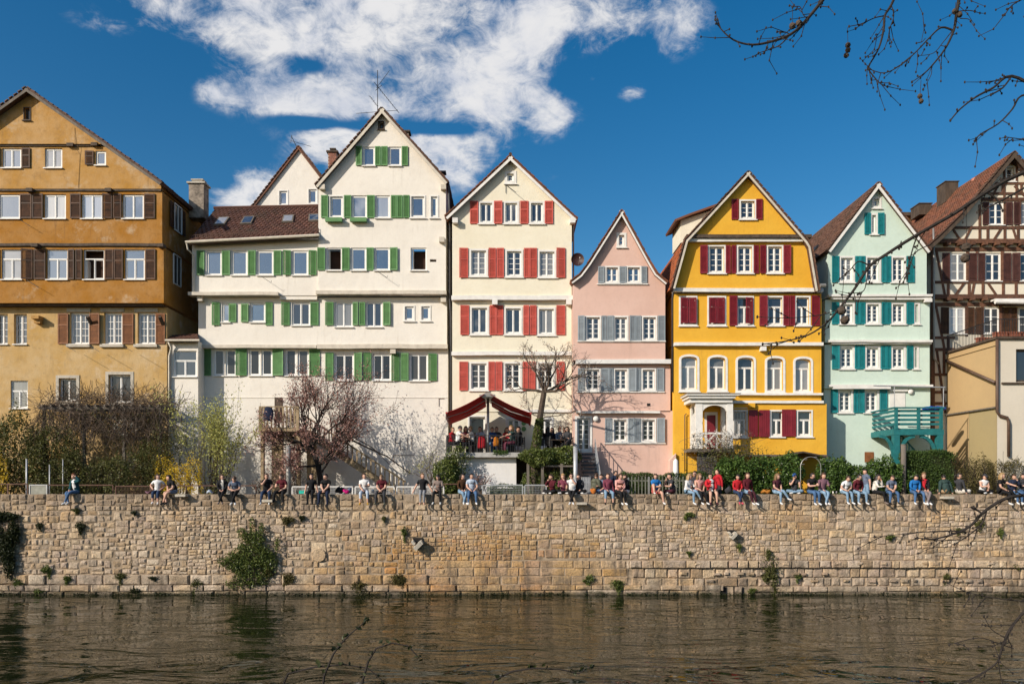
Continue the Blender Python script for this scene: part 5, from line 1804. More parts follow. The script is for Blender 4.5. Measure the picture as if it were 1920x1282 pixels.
bush('terrace_ivy', 'dense ivy mound spilling over the terrace edge below the blossom tree', 'ivy', 992, 830, 1078, 874, 42.9, 'leaf_ivy', 7560, .12, 2, 3, .7, .25)
bush('laurel_hedge', 'loose glossy laurel hedge in front of the yellow house', 'hedge', 1345, 838, 1500, 940, 42.3, 'leaf_laurel', 22000, .13, 3, 6, .8, .3)
bush('laurel_bush', 'sunlit laurel bush between the garden arch and the teal balcony', 'bush', 1535, 856, 1705, 940, 42.4, 'leaf_laurel', 21000, .13, 4, 6, .75, .3)
t = bush('privet', 'tall open olive-brown privet at the foot of the tan building', 'bush', 1795, 842, 1908, 938, 42.6, 'leaf_olive', 9360, .08, 5, 5, .7, .35)
mb, tips, nodes = MB(), [], []
rr = random.Random(8)
for k in range(12):
    x = P(1800 + k * 9, 0, 42.6).x
    grow(mb, (x, 42.6, GZ), (rr.uniform(-.4, .4), rr.uniform(-.2, .2), 1), 1.3, .03, 2, tips, rr, .6, 3, .2, .15, nodes, .66, .008)
mb.build('branches', M['bark_dark'], t)
def hedge(name, label, u0, v0, u1, Y, dep, m, n, size, seed):
    a, b = P(u0, v0, Y), P(u1, v0, Y)
    t = thing(name, label, 'hedge', ((a.x + b.x) / 2, Y, GZ))
    p = box_points(n, a.x, b.x, Y, Y + dep, GZ, a.z, seed)
    leafmass('foliage', p, size, m, t)
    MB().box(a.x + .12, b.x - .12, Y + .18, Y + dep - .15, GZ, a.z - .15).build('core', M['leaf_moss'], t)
hedge('clipped_hedge', 'tall square clipped evergreen hedge beneath the teal balcony', 1700, 846, 1792, 42.2, 1.3, 'leaf_hedge', 20000, .085, 3)
hedge('low_hedge', 'low clipped hedge behind the picket fence before the pink house', 1168, 887, 1350, 42.6, .7, 'leaf_hedge', 12000, .08, 5)
hedge('low_box_hedge', 'low box hedge behind the mesh fence in front of the whitewashed terrace wall', 914, 910, 980, 41.9, .5, 'leaf_hedge', 2500, .07, 6)

# overgrown garden under the ochre house
bush('garden_shrub', 'dense dark green shrub at far left below the ochre house', 'shrub', -70, 752, 78, 940, 43.3, 'leaf_bush', 15000, .12, 11, 5, .9, .35)
bush('garden_shrub', 'broad low green shrub behind the rusty rail under the dry climber', 'shrub', 95, 840, 270, 945, 42.6, 'leaf_bush', 9690, .11, 12, 6, .7, .3)
bush('garden_shrub', 'dark green shrub left of the pergola behind the woman in the teal jacket', 'shrub', 55, 785, 150, 940, 43.0, 'leaf_bush', 7140, .12, 13, 4, .8, .35)
bush('garden_shrub', 'loose green shrub at the corner of the ochre and white houses', 'shrub', 262, 790, 332, 940, 43.2, 'leaf_bush', 4284, .10, 14, 4, .7, .45)
bush('forsythia', 'yellow flowering forsythia at the foot of the white house corner', 'shrub', 296, 852, 372, 935, 42.7, 'leaf_yellow', 3900, .085, 15, 4, .6, .45)
bush('forsythia', 'yellow flowering forsythia at the far left edge', 'shrub', -40, 830, 18, 925, 42.6, 'leaf_yellow', 1650, .085, 16, 3, .4, .45)
pg = thing('pergola', 'timber pergola smothered in dry brown climber under the ochre house', 'pergola', (P(185, 0, 44).x, 44, GZ))
xa, xb = P(88, 0, 43.8).x, P(304, 0, 43.8).x
zt = P(0, 768, 43.8).z
for x in (xa, xa + 2.2, xa + 4.4, xb):
    MB().box(x - .07, x + .07, 43.5, 43.64, GZ, zt).build('post', M['grey_timber'], pg)
for y in (43.57, 45.1):
    MB().box(xa - .3, xb + .3, y - .06, y + .06, zt + .001, zt + .14).build('rail', M['grey_timber'], pg)
for k in range(14):
    x = xa + (xb - xa) * k / 13
    MB().box(x - .04, x + .04, 43.3, 45.5, zt + .141, zt + .24).build('rafter', M['grey_timber'], pg)
rr = random.Random(31)
mb = MB()
def vine(p, d, n, step, r, sag):
    pts = [Vector(p)]
    d = Vector(d)
    for k in range(n):
        d = (d + Vector((rr.gauss(0, .35), rr.gauss(0, .25), rr.gauss(0, .3) - sag))).normalized()
        pts.append(pts[-1] + d * step)
    mb.tube(pts, [r] * len(pts), 3, cap=False)
for k in range(520):
    x = rr.uniform(xa - .5, xb + .5)
    top = zt + .15 + .45 * math.sin((x - xa) / (xb - xa) * 3.1) * rr.random()
    vine((x, rr.uniform(43.3, 45.3), top + rr.uniform(-.1, .2)), (rr.uniform(-1, 1), rr.uniform(-.4, .4), .5), 7, .2, rr.uniform(.006, .014), .05)
for k in range(700):
    x = rr.uniform(xa - .4, xb + .3)
    vine((x, rr.uniform(43.15, 43.7), zt + rr.uniform(-.4, .25)), (rr.uniform(-.4, .4), rr.uniform(-.2, .1), -1), rr.randint(6, 11), .24, rr.uniform(.006, .012), .1)
mb.build('dry_climber', M['dry_twig'], pg, kind='stuff')
leafmass('dry_leaves', box_points(5500, xa - .3, xb + .3, 43.2, 44.6, zt - 1.6, zt + .35, 4, .3, .8), .07, 'dry_twig', pg)
leafmass('new_leaves', box_points(2600, xa - .3, xb + .3, 43.1, 44.2, zt - 2.3, zt - .1, 9, .3, .9), .085, 'leaf_bush', pg)
leafmass('blossom', blob_points(260, P(232, 800, 43.2), (1.0, .3, .55), .4, .2, 3), .08, 'leaf_blossom', pg)
bush('terrace_shrub', 'dark climbing shrub at the left end of the terrace below the railing', 'shrub', 838, 822, 872, 900, 42.5, 'leaf_ivy', 1500, .1, 24, 2, .3, .4)
bush('terrace_shrub', 'low dark shrub between the terrace posts and the mesh fence', 'shrub', 985, 866, 1075, 930, 43.0, 'leaf_ivy', 4200, .1, 25, 4, .4, .4)
# climber on the loggia, blossom on its railing, shrub before the boards
rr = random.Random(77)
cl = thing('rambling_rose', 'tangled climber with pale flowers on the loggia railing', 'climber', P(1345, 930, 43.3))
mb = MB()
for k in range(120):
    vine(P(rr.uniform(1308, 1420), rr.uniform(815, 885), rr.uniform(42.9, 43.4)), (rr.uniform(-1, 1), 0, rr.uniform(-.2, .8)), 7, .17, rr.uniform(.006, .012), .02)
mb.build('stems', M['dry_twig'], cl, kind='stuff')
a = np.array([tuple(P(rr.uniform(1296, 1372), rr.gauss(827, 9), rr.uniform(43.2, 43.5))) for k in range(420)])
leafmass('flowers', a, .085, 'leaf_blossom', cl)
a = np.array([tuple(P(rr.gauss(1370, 32), rr.gauss(858, 16), rr.uniform(42.8, 43.4))) for k in range(2200)])
leafmass('leaves', a, .09, 'leaf_bush', cl)
# small trees by the terrace wall
for i, (u, v0, hgt, m, y, lab) in enumerate(((905, 905, 1.3, 'leaf_plum', 42.5, 'tiny bare fruit tree before the whitewashed terrace wall'), (812, 905, 2.2, 'leaf_spring', 42.7, 'thin crooked sapling left of the round ivy bush'), (1068, 905, 1.0, 'dry_twig', 42.2, 'small withered shrub beside the grey post'))):
    rr = random.Random(60 + i)
    b0 = Vector((P(u, 0, y).x, y, GZ))
    t = thing('sapling', lab, 'sapling', b0)
    mb, tips, nodes = MB(), [], []
    mb.tube([b0, b0 + Vector((-.1, 0, hgt * .5))], [.06, .045], 6)
    for k in range(6):
        grow(mb, b0 + Vector((-.1, 0, hgt * (.35 + .03 * k))), Vector((rr.uniform(-1, .8), rr.uniform(-.3, .3), .9)), hgt * .5, .03, 2, tips, rr, .6, 3, .1, .2, nodes, .66, .006)
    mb.build('trunk', M['bark'], t)
    leafmass('buds', along(nodes, 260, .05, 0, 1), .07, m, t)

# plants rooted in the river wall
def wall_plant(label, u, v, w_, h_, n, m='leaf_bush', size=.09, seed=0, proud=.16):
    c = P(u, v, WY - proud)
    t = thing('wall_plant', label, 'wall plant', (c.x, WY, c.z))
    sr = random.Random(seed)
    p = np.concatenate([blob_points(int(n * .55), (c.x, WY - proud * .8, c.z + h_ * .1), (w_ * .42, proud, h_ * .36), .5, .1, seed), blob_points(int(n * .3), (c.x + sr.uniform(-.25, .25) * w_, WY - proud * .6, c.z - h_ * .3), (w_ * .16, proud * .7, h_ * .5), .5, .1, seed + 1), blob_points(int(n * .25), (c.x + sr.uniform(-.4, .4) * w_, WY - proud * .6, c.z + sr.uniform(-.2, .2) * h_), (w_ * .3, proud * .7, h_ * .18), .5, .1, seed + 2)])
    p[:, 1] = np.minimum(p[:, 1], WY - .03)
    leafmass('foliage', p, size, m, t)
    mb = MB()
    for k in range(4):
        mb.tube([(c.x + (k - 1.5) * .03, WY + .05, c.z - h_ * .2), (c.x + (k - 1.5) * w_ * .2, WY - proud * .8, c.z + h_ * .15)], [.012, .006], 4)
    mb.build('stems', M['bark'], t)
    return t
iv = thing('wall_ivy', 'big ivy bush climbing the river wall left of centre', 'ivy', P(470, 1112, WY))
pts = []
for k, (u, v, w_, h_, n) in enumerate(((470, 1040, 2.2, 1.9, 2300), (440, 1055, 1.3, 1.5, 1000), (500, 1048, 1.1, 1.6, 900), (478, 1008, 1.3, .8, 600), (472, 985, .25, .8, 110), (490, 990, .3, .6, 110), (519, 1022, .25, .9, 130), (455, 1000, .5, .7, 180), (468, 1085, 1.8, .9, 900), (418, 1052, .6, .5, 160), (440, 1095, 1.0, .5, 200))):
    c = P(u, v, WY - .25)
    pts.append(blob_points(int(n * 1.05), (c.x, WY - .22, c.z), (w_ / 2, .26, h_ / 2), .35, .2, 200 + k))
p = np.concatenate(pts)
p[:, 1] = np.minimum(p[:, 1], WY - .04)
leafmass('foliage', p, .10, 'leaf_ivy', iv)
mb = MB()
rr = random.Random(9)
for k in range(14):
    x = P(472, 0, WY).x + rr.uniform(-.5, .5)
    mb.tube([(x * .4 + P(472, 0, WY).x * .6, WY - .1, .15), (x, WY - .12, 1.2), (x + rr.uniform(-.5, .5), WY - .14, 2.4)], [.035, .022, .01], 5)
mb.build('stems', M['bark'], iv)
dk = thing('wall_ivy', 'dark shaggy ivy curtain hanging at the left end of the river wall', 'ivy', P(12, 1085, WY))
pts = []
for k, (u, v, w_, h_, n) in enumerate(((12, 968, 1.9, .5, 650), (28, 1000, .8, 1.3, 600), (10, 1025, 1.7, 1.5, 1300), (20, 1055, .8, 1.5, 600), (-10, 1010, 1.2, 1.8, 600))):
    c = P(u, v, WY - .2)
    pts.append(blob_points(n * 2, (c.x - .1, WY - .18, c.z), (w_ * .4, .2, h_ / 2), .35, .1, 300 + k))
p = np.concatenate(pts)
p[:, 1] = np.minimum(p[:, 1], WY - .04)
leafmass('foliage', p, .11, 'leaf_moss', dk)
mb = MB()
for k in range(6):
    c = P(5 + k * 6, 970, WY)
    mb.tube([(c.x, WY - .08, c.z), (c.x + .1, WY - .12, c.z - 1.5)], [.02, .008], 4)
mb.build('stems', M['bark_dark'], dk)
TUFTS = [(151, 988, .62, .6, 'leaf_moss', 'round dark tuft in the wall under the woman in the teal jacket'), (73, 985, .45, .4, 'leaf_moss', 'small tuft near the left end of the wall, under the sign board'), (87, 1069, .6, .55, 'leaf_ivy', 'bushy tuft low on the wall right of the dark ivy curtain'),
         (126, 1086, .6, .4, 'leaf_ivy', 'flat green tuft on the base course at left'), (33, 1093, .7, .5, 'leaf_ivy', 'dark tuft just above the water at far left'), (70, 1110, .55, .4, 'leaf_ivy', 'small tuft at the water line at far left'),
         (226, 1082, .7, .55, 'leaf_bush', 'grassy tuft hanging over the base course left of the ivy bush'), (250, 961, .3, .25, 'leaf_moss', 'little dark tuft under the parapet between the first two groups of people'), (287, 1084, .6, .25, 'leaf_moss', 'flat dark tuft on the base course ledge'),
         (252, 1108, .8, .45, 'leaf_moss', 'dark clump at the water line left of the ivy bush'), (367, 1098, .7, .7, 'leaf_bush', 'leafy tuft beside the foot of the big ivy bush'), (540, 975, .8, .4, 'leaf_olive', 'brownish tuft under the man in maroon near the lamp post'),
         (565, 970, .4, .3, 'leaf_moss', 'small tuft under the dark haired woman in black'), (140, 957, .5, .3, 'leaf_bush', 'tuft right under the feet of the woman in the teal jacket'), (758, 1000, .35, .7, 'leaf_ivy', 'thin upright tuft left of the stone spout'),
         (719, 972, .2, .35, 'leaf_bush', 'tiny tuft under the man in the striped maroon shirt'), (674, 1102, .9, .8, 'leaf_olive', 'withered clump at the foot of the wall below the millstone'), (745, 1090, 1.0, 1.0, 'leaf_olive', 'sparse withered stems on the ochre ashlar'),
         (1105, 1086, .62, .55, 'leaf_ivy', 'bright fern-like tuft low on the wall, left of a pair'), (1157, 1097, .85, .75, 'leaf_ivy', 'larger drooping fern low on the wall, right of a pair'), (1292, 965, .62, .35, 'leaf_ivy', 'green tuft under the blonde woman in the white sweater'),
         (1386, 1025, .42, .4, 'leaf_ivy', 'small tuft right below the second spout'), (1293, 1037, .25, .3, 'leaf_ivy', 'tiny tuft on the pale masonry left of the second spout'), (1497, 1082, .4, .4, 'leaf_ivy', 'small tuft right of the hanging plant'),
         (1440, 1038, .35, .6, 'leaf_bush', 'thin sprout above the hanging plant'), (1671, 1007, .5, .3, 'leaf_ivy', 'tuft on the string course under the couple in blue and red'), (1775, 1083, .4, .5, 'leaf_bush', 'tuft low on the bossed masonry at right'),
         (1800, 995, .5, .35, 'leaf_bush', 'tuft behind the bare bough at right'), (1840, 983, .5, .5, 'leaf_bush', 'leafy tuft high on the wall at right'), (1878, 997, .35, .5, 'leaf_ivy', 'upright tuft high on the wall near the right edge'), (1412, 1107, .5, .3, 'leaf_ivy', 'low tuft by the right drain mouth'), (1905, 1060, .6, .4, 'leaf_bush', 'tuft on the string course at the right edge'), (500, 1075, .9, .6, 'leaf_olive', 'withered brown growth right of the big ivy bush'), (540, 1085, .9, .7, 'leaf_olive', 'thin dry growth above the base course right of the ivy')]
for i, (u, v, w_, h_, m, lab) in enumerate(TUFTS):
    wall_plant(lab, u, v, w_, h_, int(420 * w_ * h_ / .25) + 80, m, .075, 400 + i, .14)
t = wall_plant('shaggy plant hanging down to the water near the drain mouths', 1446, 1075, 1.2, 1.9, 1500, 'leaf_bush', .08, 77, .2)
# moss and weed fringe along the water line
pts = []
for k in range(260):
    x = NR.uniform(-27, 27)
    pts.append(np.array([x, WY - .2, .04]) + NR.normal(size=(14, 3)) * np.array([.14, .02, .05]))
leafmass('waterline_weed', np.concatenate(pts), .07, 'leaf_moss', None)
# ================================================================ people
PM = {}
def cloth(c, rough=.85):
    k = tuple(round(x, 3) for x in c)
    if k not in PM:
        PM[k] = mat('cloth %d' % len(PM), c, rough, .2, 7, .7, 9, .2)
    return PM[k]
SKIN = [mat('fair skin', (.56, .33, .24), .55, .05, 5), mat('tanned skin', (.42, .235, .155), .55, .05, 5)]
HAIR = {'brown': (.06, .032, .018), 'dark': (.018, .013, .010), 'blonde': (.36, .23, .10), 'light': (.21, .125, .06), 'red': (.17, .06, .025), 'grey': (.45, .43, .41), 'straw': (.42, .25, .11)}
HM = {k: mat(k + ' hair', c, .5, .25, 30, stretch=(1, 1, .2)) for k, c in HAIR.items()}
EYE = mat('eyes and lenses', (.01, .01, .012), .2)
LIP = mat('lips', (.38, .14, .12), .5)
C = dict(white=(.78, .77, .76), offwhite=(.70, .66, .60), black=(.014, .014, .016), navy=(.018, .026, .055), denim=(.07, .14, .27), lightdenim=(.22, .34, .47), darkdenim=(.028, .05, .105), maroon=(.10, .014, .022),
         red=(.48, .02, .03), coral=(.65, .16, .14), pink=(.72, .36, .32), blue=(.02, .16, .45), teal=(.012, .07, .085), grey=(.26, .27, .29), greyblue=(.13, .16, .23), taupe=(.22, .17, .15), brown=(.075, .035, .016),
         olive=(.115, .12, .085), green=(.035, .065, .06), mustard=(.45, .25, .03), tan=(.32, .22, .13), mauve=(.19, .10, .13), charcoal=(.045, .046, .052), plum=(.07, .02, .03), paleblue=(.45, .52, .62), royal=(.03, .09, .27), pinkshoe=(.60, .09, .14), warmgrey=(.24, .2, .2), plaid=(.20, .05, .08))

def ik(a, b, l1, l2, hint):
    a, b = Vector(a), Vector(b)
    d = b - a
    L = min(d.length, (l1 + l2) * .995)
    u = d.normalized()
    b = a + u * L
    x = (l1 * l1 - l2 * l2 + L * L) / (2 * L)
    y = math.sqrt(max(0, l1 * l1 - x * x))
    h = Vector(hint)
    h = h - u * h.dot(u)
    if h.length < 1e-4:
        h = u.orthogonal()
    return a + u * x + h.normalized() * y, b

ARM = {'lap': (.07, -.30, .17), 'join': (.02, -.36, .15), 'knee': (.15, -.42, .16), 'plant': (.30, -.02, .04), 'plantw': (.46, -.06, .05), 'face': (.05, -.20, .62), 'hold': (.08, -.34, .36), 'raise': (.24, -.16, .78), 'hip': (.2, -.06, .24),
       'fwd': (.2, -.55, .33), 'hang': (.26, -.02, -.06), 'cross': (-.10, -.22, .34), 'thigh': (.13, -.24, .17)}
def skeleton(q):
    """joints, links and radii; seat at the origin, facing -Y"""
    V, E, Rr, B = [], [], [], []
    def vert(p, r, par=None, reg=None):
        V.append(Vector(p)); Rr.append(r)
        if par is not None:
            E.append((par, len(V) - 1))
            B.append((par, len(V) - 1, reg))
        return len(V) - 1
    stand = q['legs'] == 'stand'
    fem = q['fem']
    p0 = Vector((0, 0, .93 if stand else .12))
    ln, sd = q['lean'], q['side']
    s = Vector((math.sin(sd), -math.sin(ln), math.cos(ln))).normalized()
    s2 = Vector((math.sin(sd) * .6, -math.sin(ln * 1.5), math.cos(ln * 1.5))).normalized()
    tw = Vector((math.cos(q['twist']), math.sin(q['twist']), 0))
    pel = vert(p0, .135 if fem else .13)
    wst = vert(p0 + s * .17, .105 if fem else .12, pel, 'torso')
    chest = vert(p0 + s * .17 + s2 * .19, .118 if fem else .135, wst, 'torso')
    up = vert(p0 + s * .17 + s2 * .30, .085, chest, 'torso')
    nk = p0 + s * .17 + s2 * .36
    n1 = vert(nk, .052, up, 'neck')
    hp = nk + (s2 * .6 + Vector((0, -.25 * max(0, q['nod']), .7))).normalized() * .055
    n2 = vert(hp, .05, n1, 'neck')
    q['head'] = hp + Vector((0, -.02 - .05 * max(0, q['nod']), .078 - .03 * max(0, q['nod'])))
    hands = []
    sw = .17 if fem else .195
    for sg, pose in ((-1, q['arms'][0]), (1, q['arms'][1])):
        sh = p0 + s * .17 + s2 * .275 + tw * (sg * sw)
        t = Vector(ARM[pose])
        t.x *= sg
        if stand:
            t.z += .81
        if pose in ('face', 'hold', 'raise', 'fwd', 'cross'):
            t += (s2 * .4 - Vector((0, 0, .4))) * .9
        el, hd = ik(sh, t, .27, .25, (sg * .7, .35, -.8) if pose not in ('plant', 'plantw') else (sg * .2, 1, 0))
        a = vert(sh, .06 if fem else .068, up, 'torso')
        b = vert(el, .04 if fem else .047, a, 'arm')
        c = vert(hd, .029, b, 'forearm')
        dd = (hd - el).normalized()
        k = vert(hd + dd * .07, .032, c, 'hand')
        hands.append((hd + dd * .08, dd, sg))
    q['hands'] = hands
    feet = []
    for sg, leg in ((-1, 0), (1, 1)):
        hip = p0 + Vector((sg * .09, -.02, -.03))
        L = q['legs']
        sp = q['spread']
        kx = q['kick'][leg]
        if L == 'stand':
            kn, an = Vector((sg * .1, -.02, .48)), Vector((sg * .11, .02, .08))
            toe = an + Vector((sg * .03, -.17, -.045))
        elif L == 'lotus':
            kn = Vector((sg * .36, -.24, .13)); an = Vector((-sg * .10, -.34 - .08 * leg, .07))
            toe = an + Vector((-sg * .14, -.04, -.02))
        elif L == 'folded':     # both knees drawn up
            kn = Vector((sg * .1, -.30, .44)); an = Vector((sg * .1, -.42, .06)); toe = an + Vector((0, -.15, -.03))
        elif L == 'oneup' and leg == 0:
            kn = Vector((-.16, -.24, .45)); an = Vector((-.16, -.36, .07)); toe = an + Vector((0, -.15, -.03))
        elif L == 'cross' and leg == 1:
            kn = Vector((.03, -.46, .14)); an = Vector((.20, -.58, -.18)); toe = an + Vector((.10, -.12, -.08))
        elif L == 'ankles':
            kn = Vector((sg * .09, -.45, .05)); an = Vector((-sg * .06, -.46 - .06 * leg, -.36)); toe = an + Vector((-sg * .04, -.15, -.09))
        else:
            kn = Vector((sg * (.08 + sp), -.45, .05)); an = Vector((sg * (.08 + sp * 1.2) + q['swing'], -.45 + kx, -.37 + abs(kx) * .3))
            toe = an + Vector((sg * .02 + q['swing'] * .3, -.16, -.08))
        h = vert(hip, .085, pel, 'hips')
        k = vert(kn, .062 if fem else .066, h, 'thigh')
        m = vert(kn.lerp(an, .35), .056, k, 'shin')
        a = vert(an, .037, m, 'shin')
        f = vert(an + (toe - an) * .05 + Vector((0, .015, -.04)), .036, a, 'foot')
        vert(toe + Vector((0, 0, -.02)), .031, f, 'foot')
    return V, E, Rr, B

def head_parts(mb, c, yaw, nod, tilt):
    """skull with jaw, nose, ears, eyes and mouth; material 0 skin, 5 eyes, 6 lips"""
    Rm = Matrix.Rotation(yaw, 3, 'Z') @ Matrix.Rotation(nod, 3, 'X') @ Matrix.Rotation(tilt, 3, 'Y')
    n, m = 14, 10
    vs = []
    for i in range(m + 1):
        t = math.pi * i / m
        for j in range(n):
            a = 2 * math.pi * j / n
            x, y, z = math.sin(t) * math.sin(a), -math.sin(t) * math.cos(a), -math.cos(t)
            w_ = .086 * (1 - .22 * max(0, -z - .1))
            px, py, pz = x * w_, y * .106, z * .126
            if z < -.3 and y < 0:
                py *= 1 - .05 * (-z)
            if abs(a) < .3 or abs(a - 2 * math.pi) < .3:
                if -.35 < z < .15:
                    py -= .02 * (1 - abs(z + .15) / .3)      # nose
            if .25 < min(a, 2 * math.pi - a) < .8 and -.05 < z < .35:
                py += .008                                    # eye sockets
            vs.append(Rm @ Vector((px, py, pz)) + c)
    fs = []
    for i in range(m):
        for j in range(n):
            k = (j + 1) % n
            fs.append((i * n + j, i * n + k, (i + 1) * n + k, (i + 1) * n + j))
    mb.add(vs, fs, 0)
    T = lambda p: tuple(Rm @ Vector(p) + c)
    for sx in (-1, 1):
        e = MB().ball((0, 0, 0), (.013, .008, .009), 6, 4)
        mb.add([T((x + sx * .031, y - .096, z + .014)) for x, y, z in e.v], e.f, 5)
        e = MB().ball((0, 0, 0), (.012, .022, .03), 6, 4)
        mb.add([T((x + sx * .086, y + .005, z - .005)) for x, y, z in e.v], e.f, 0)
    e = MB().ball((0, 0, 0), (.024, .008, .008), 6, 4)
    mb.add([T((x, y - .096, z - .06)) for x, y, z in e.v], e.f, 6)
    return Rm

def hair_mesh(c, Rm, kind):
    n, m = 16, 12
    vs, fs = [], []
    keep = {}
    for i in range(m + 1):
        t = math.pi * i / m
        for j in range(n):
            a = 2 * math.pi * j / n
            x, y, z = math.sin(t) * math.sin(a), -math.sin(t) * math.cos(a), -math.cos(t)
            front = -y
            line = .30 if kind != 'balding' else .75
            ok = z > line if front > .35 else (z > -.28 if kind in ('short', 'balding', 'bun', 'tail') else True)
            if front > .35 and z <= line:
                ok = False
            r = 1.22 if kind != 'short' else 1.18
            if kind in ('long', 'wavy'):
                r = 1.3 + (.14 * math.sin(7 * a + 3 * z) if kind == 'wavy' else 0)
            px, py, pz = x * .083 * r, y * .104 * r + .008, z * .124 * r + .004
            if kind in ('long', 'wavy') and z < 0:
                pz *= 1 + 2.1 * (1 if front < .35 else 0)
                py += .02
                px *= 1.1 - .25 * z * 0
            keep[(i, j)] = ok
            vs.append(Rm @ Vector((px, py, pz)) + c)
    for i in range(m):
        for j in range(n):
            k = (j + 1) % n
            if all(keep[q] for q in ((i, j), (i, k), (i + 1, k), (i + 1, j))):
                fs.append((i * n + j, i * n + k, (i + 1) * n + k, (i + 1) * n + j))
    mb = MB()
    mb.add(vs, fs)
    T = lambda p: Rm @ Vector(p) + c
    if kind == 'bun':
        e = MB().ball((0, .10, .09), .042, 8, 6)
        mb.add([tuple(T(p)) for p in e.v], e.f)
    if kind == 'tail':
        mb.tube([T((0, .09, .06)), T((0, .16, .04)), T((0, .17, -.08)), T((0, .14, -.2))], [.03, .035, .03, .01], 7)
    return mb

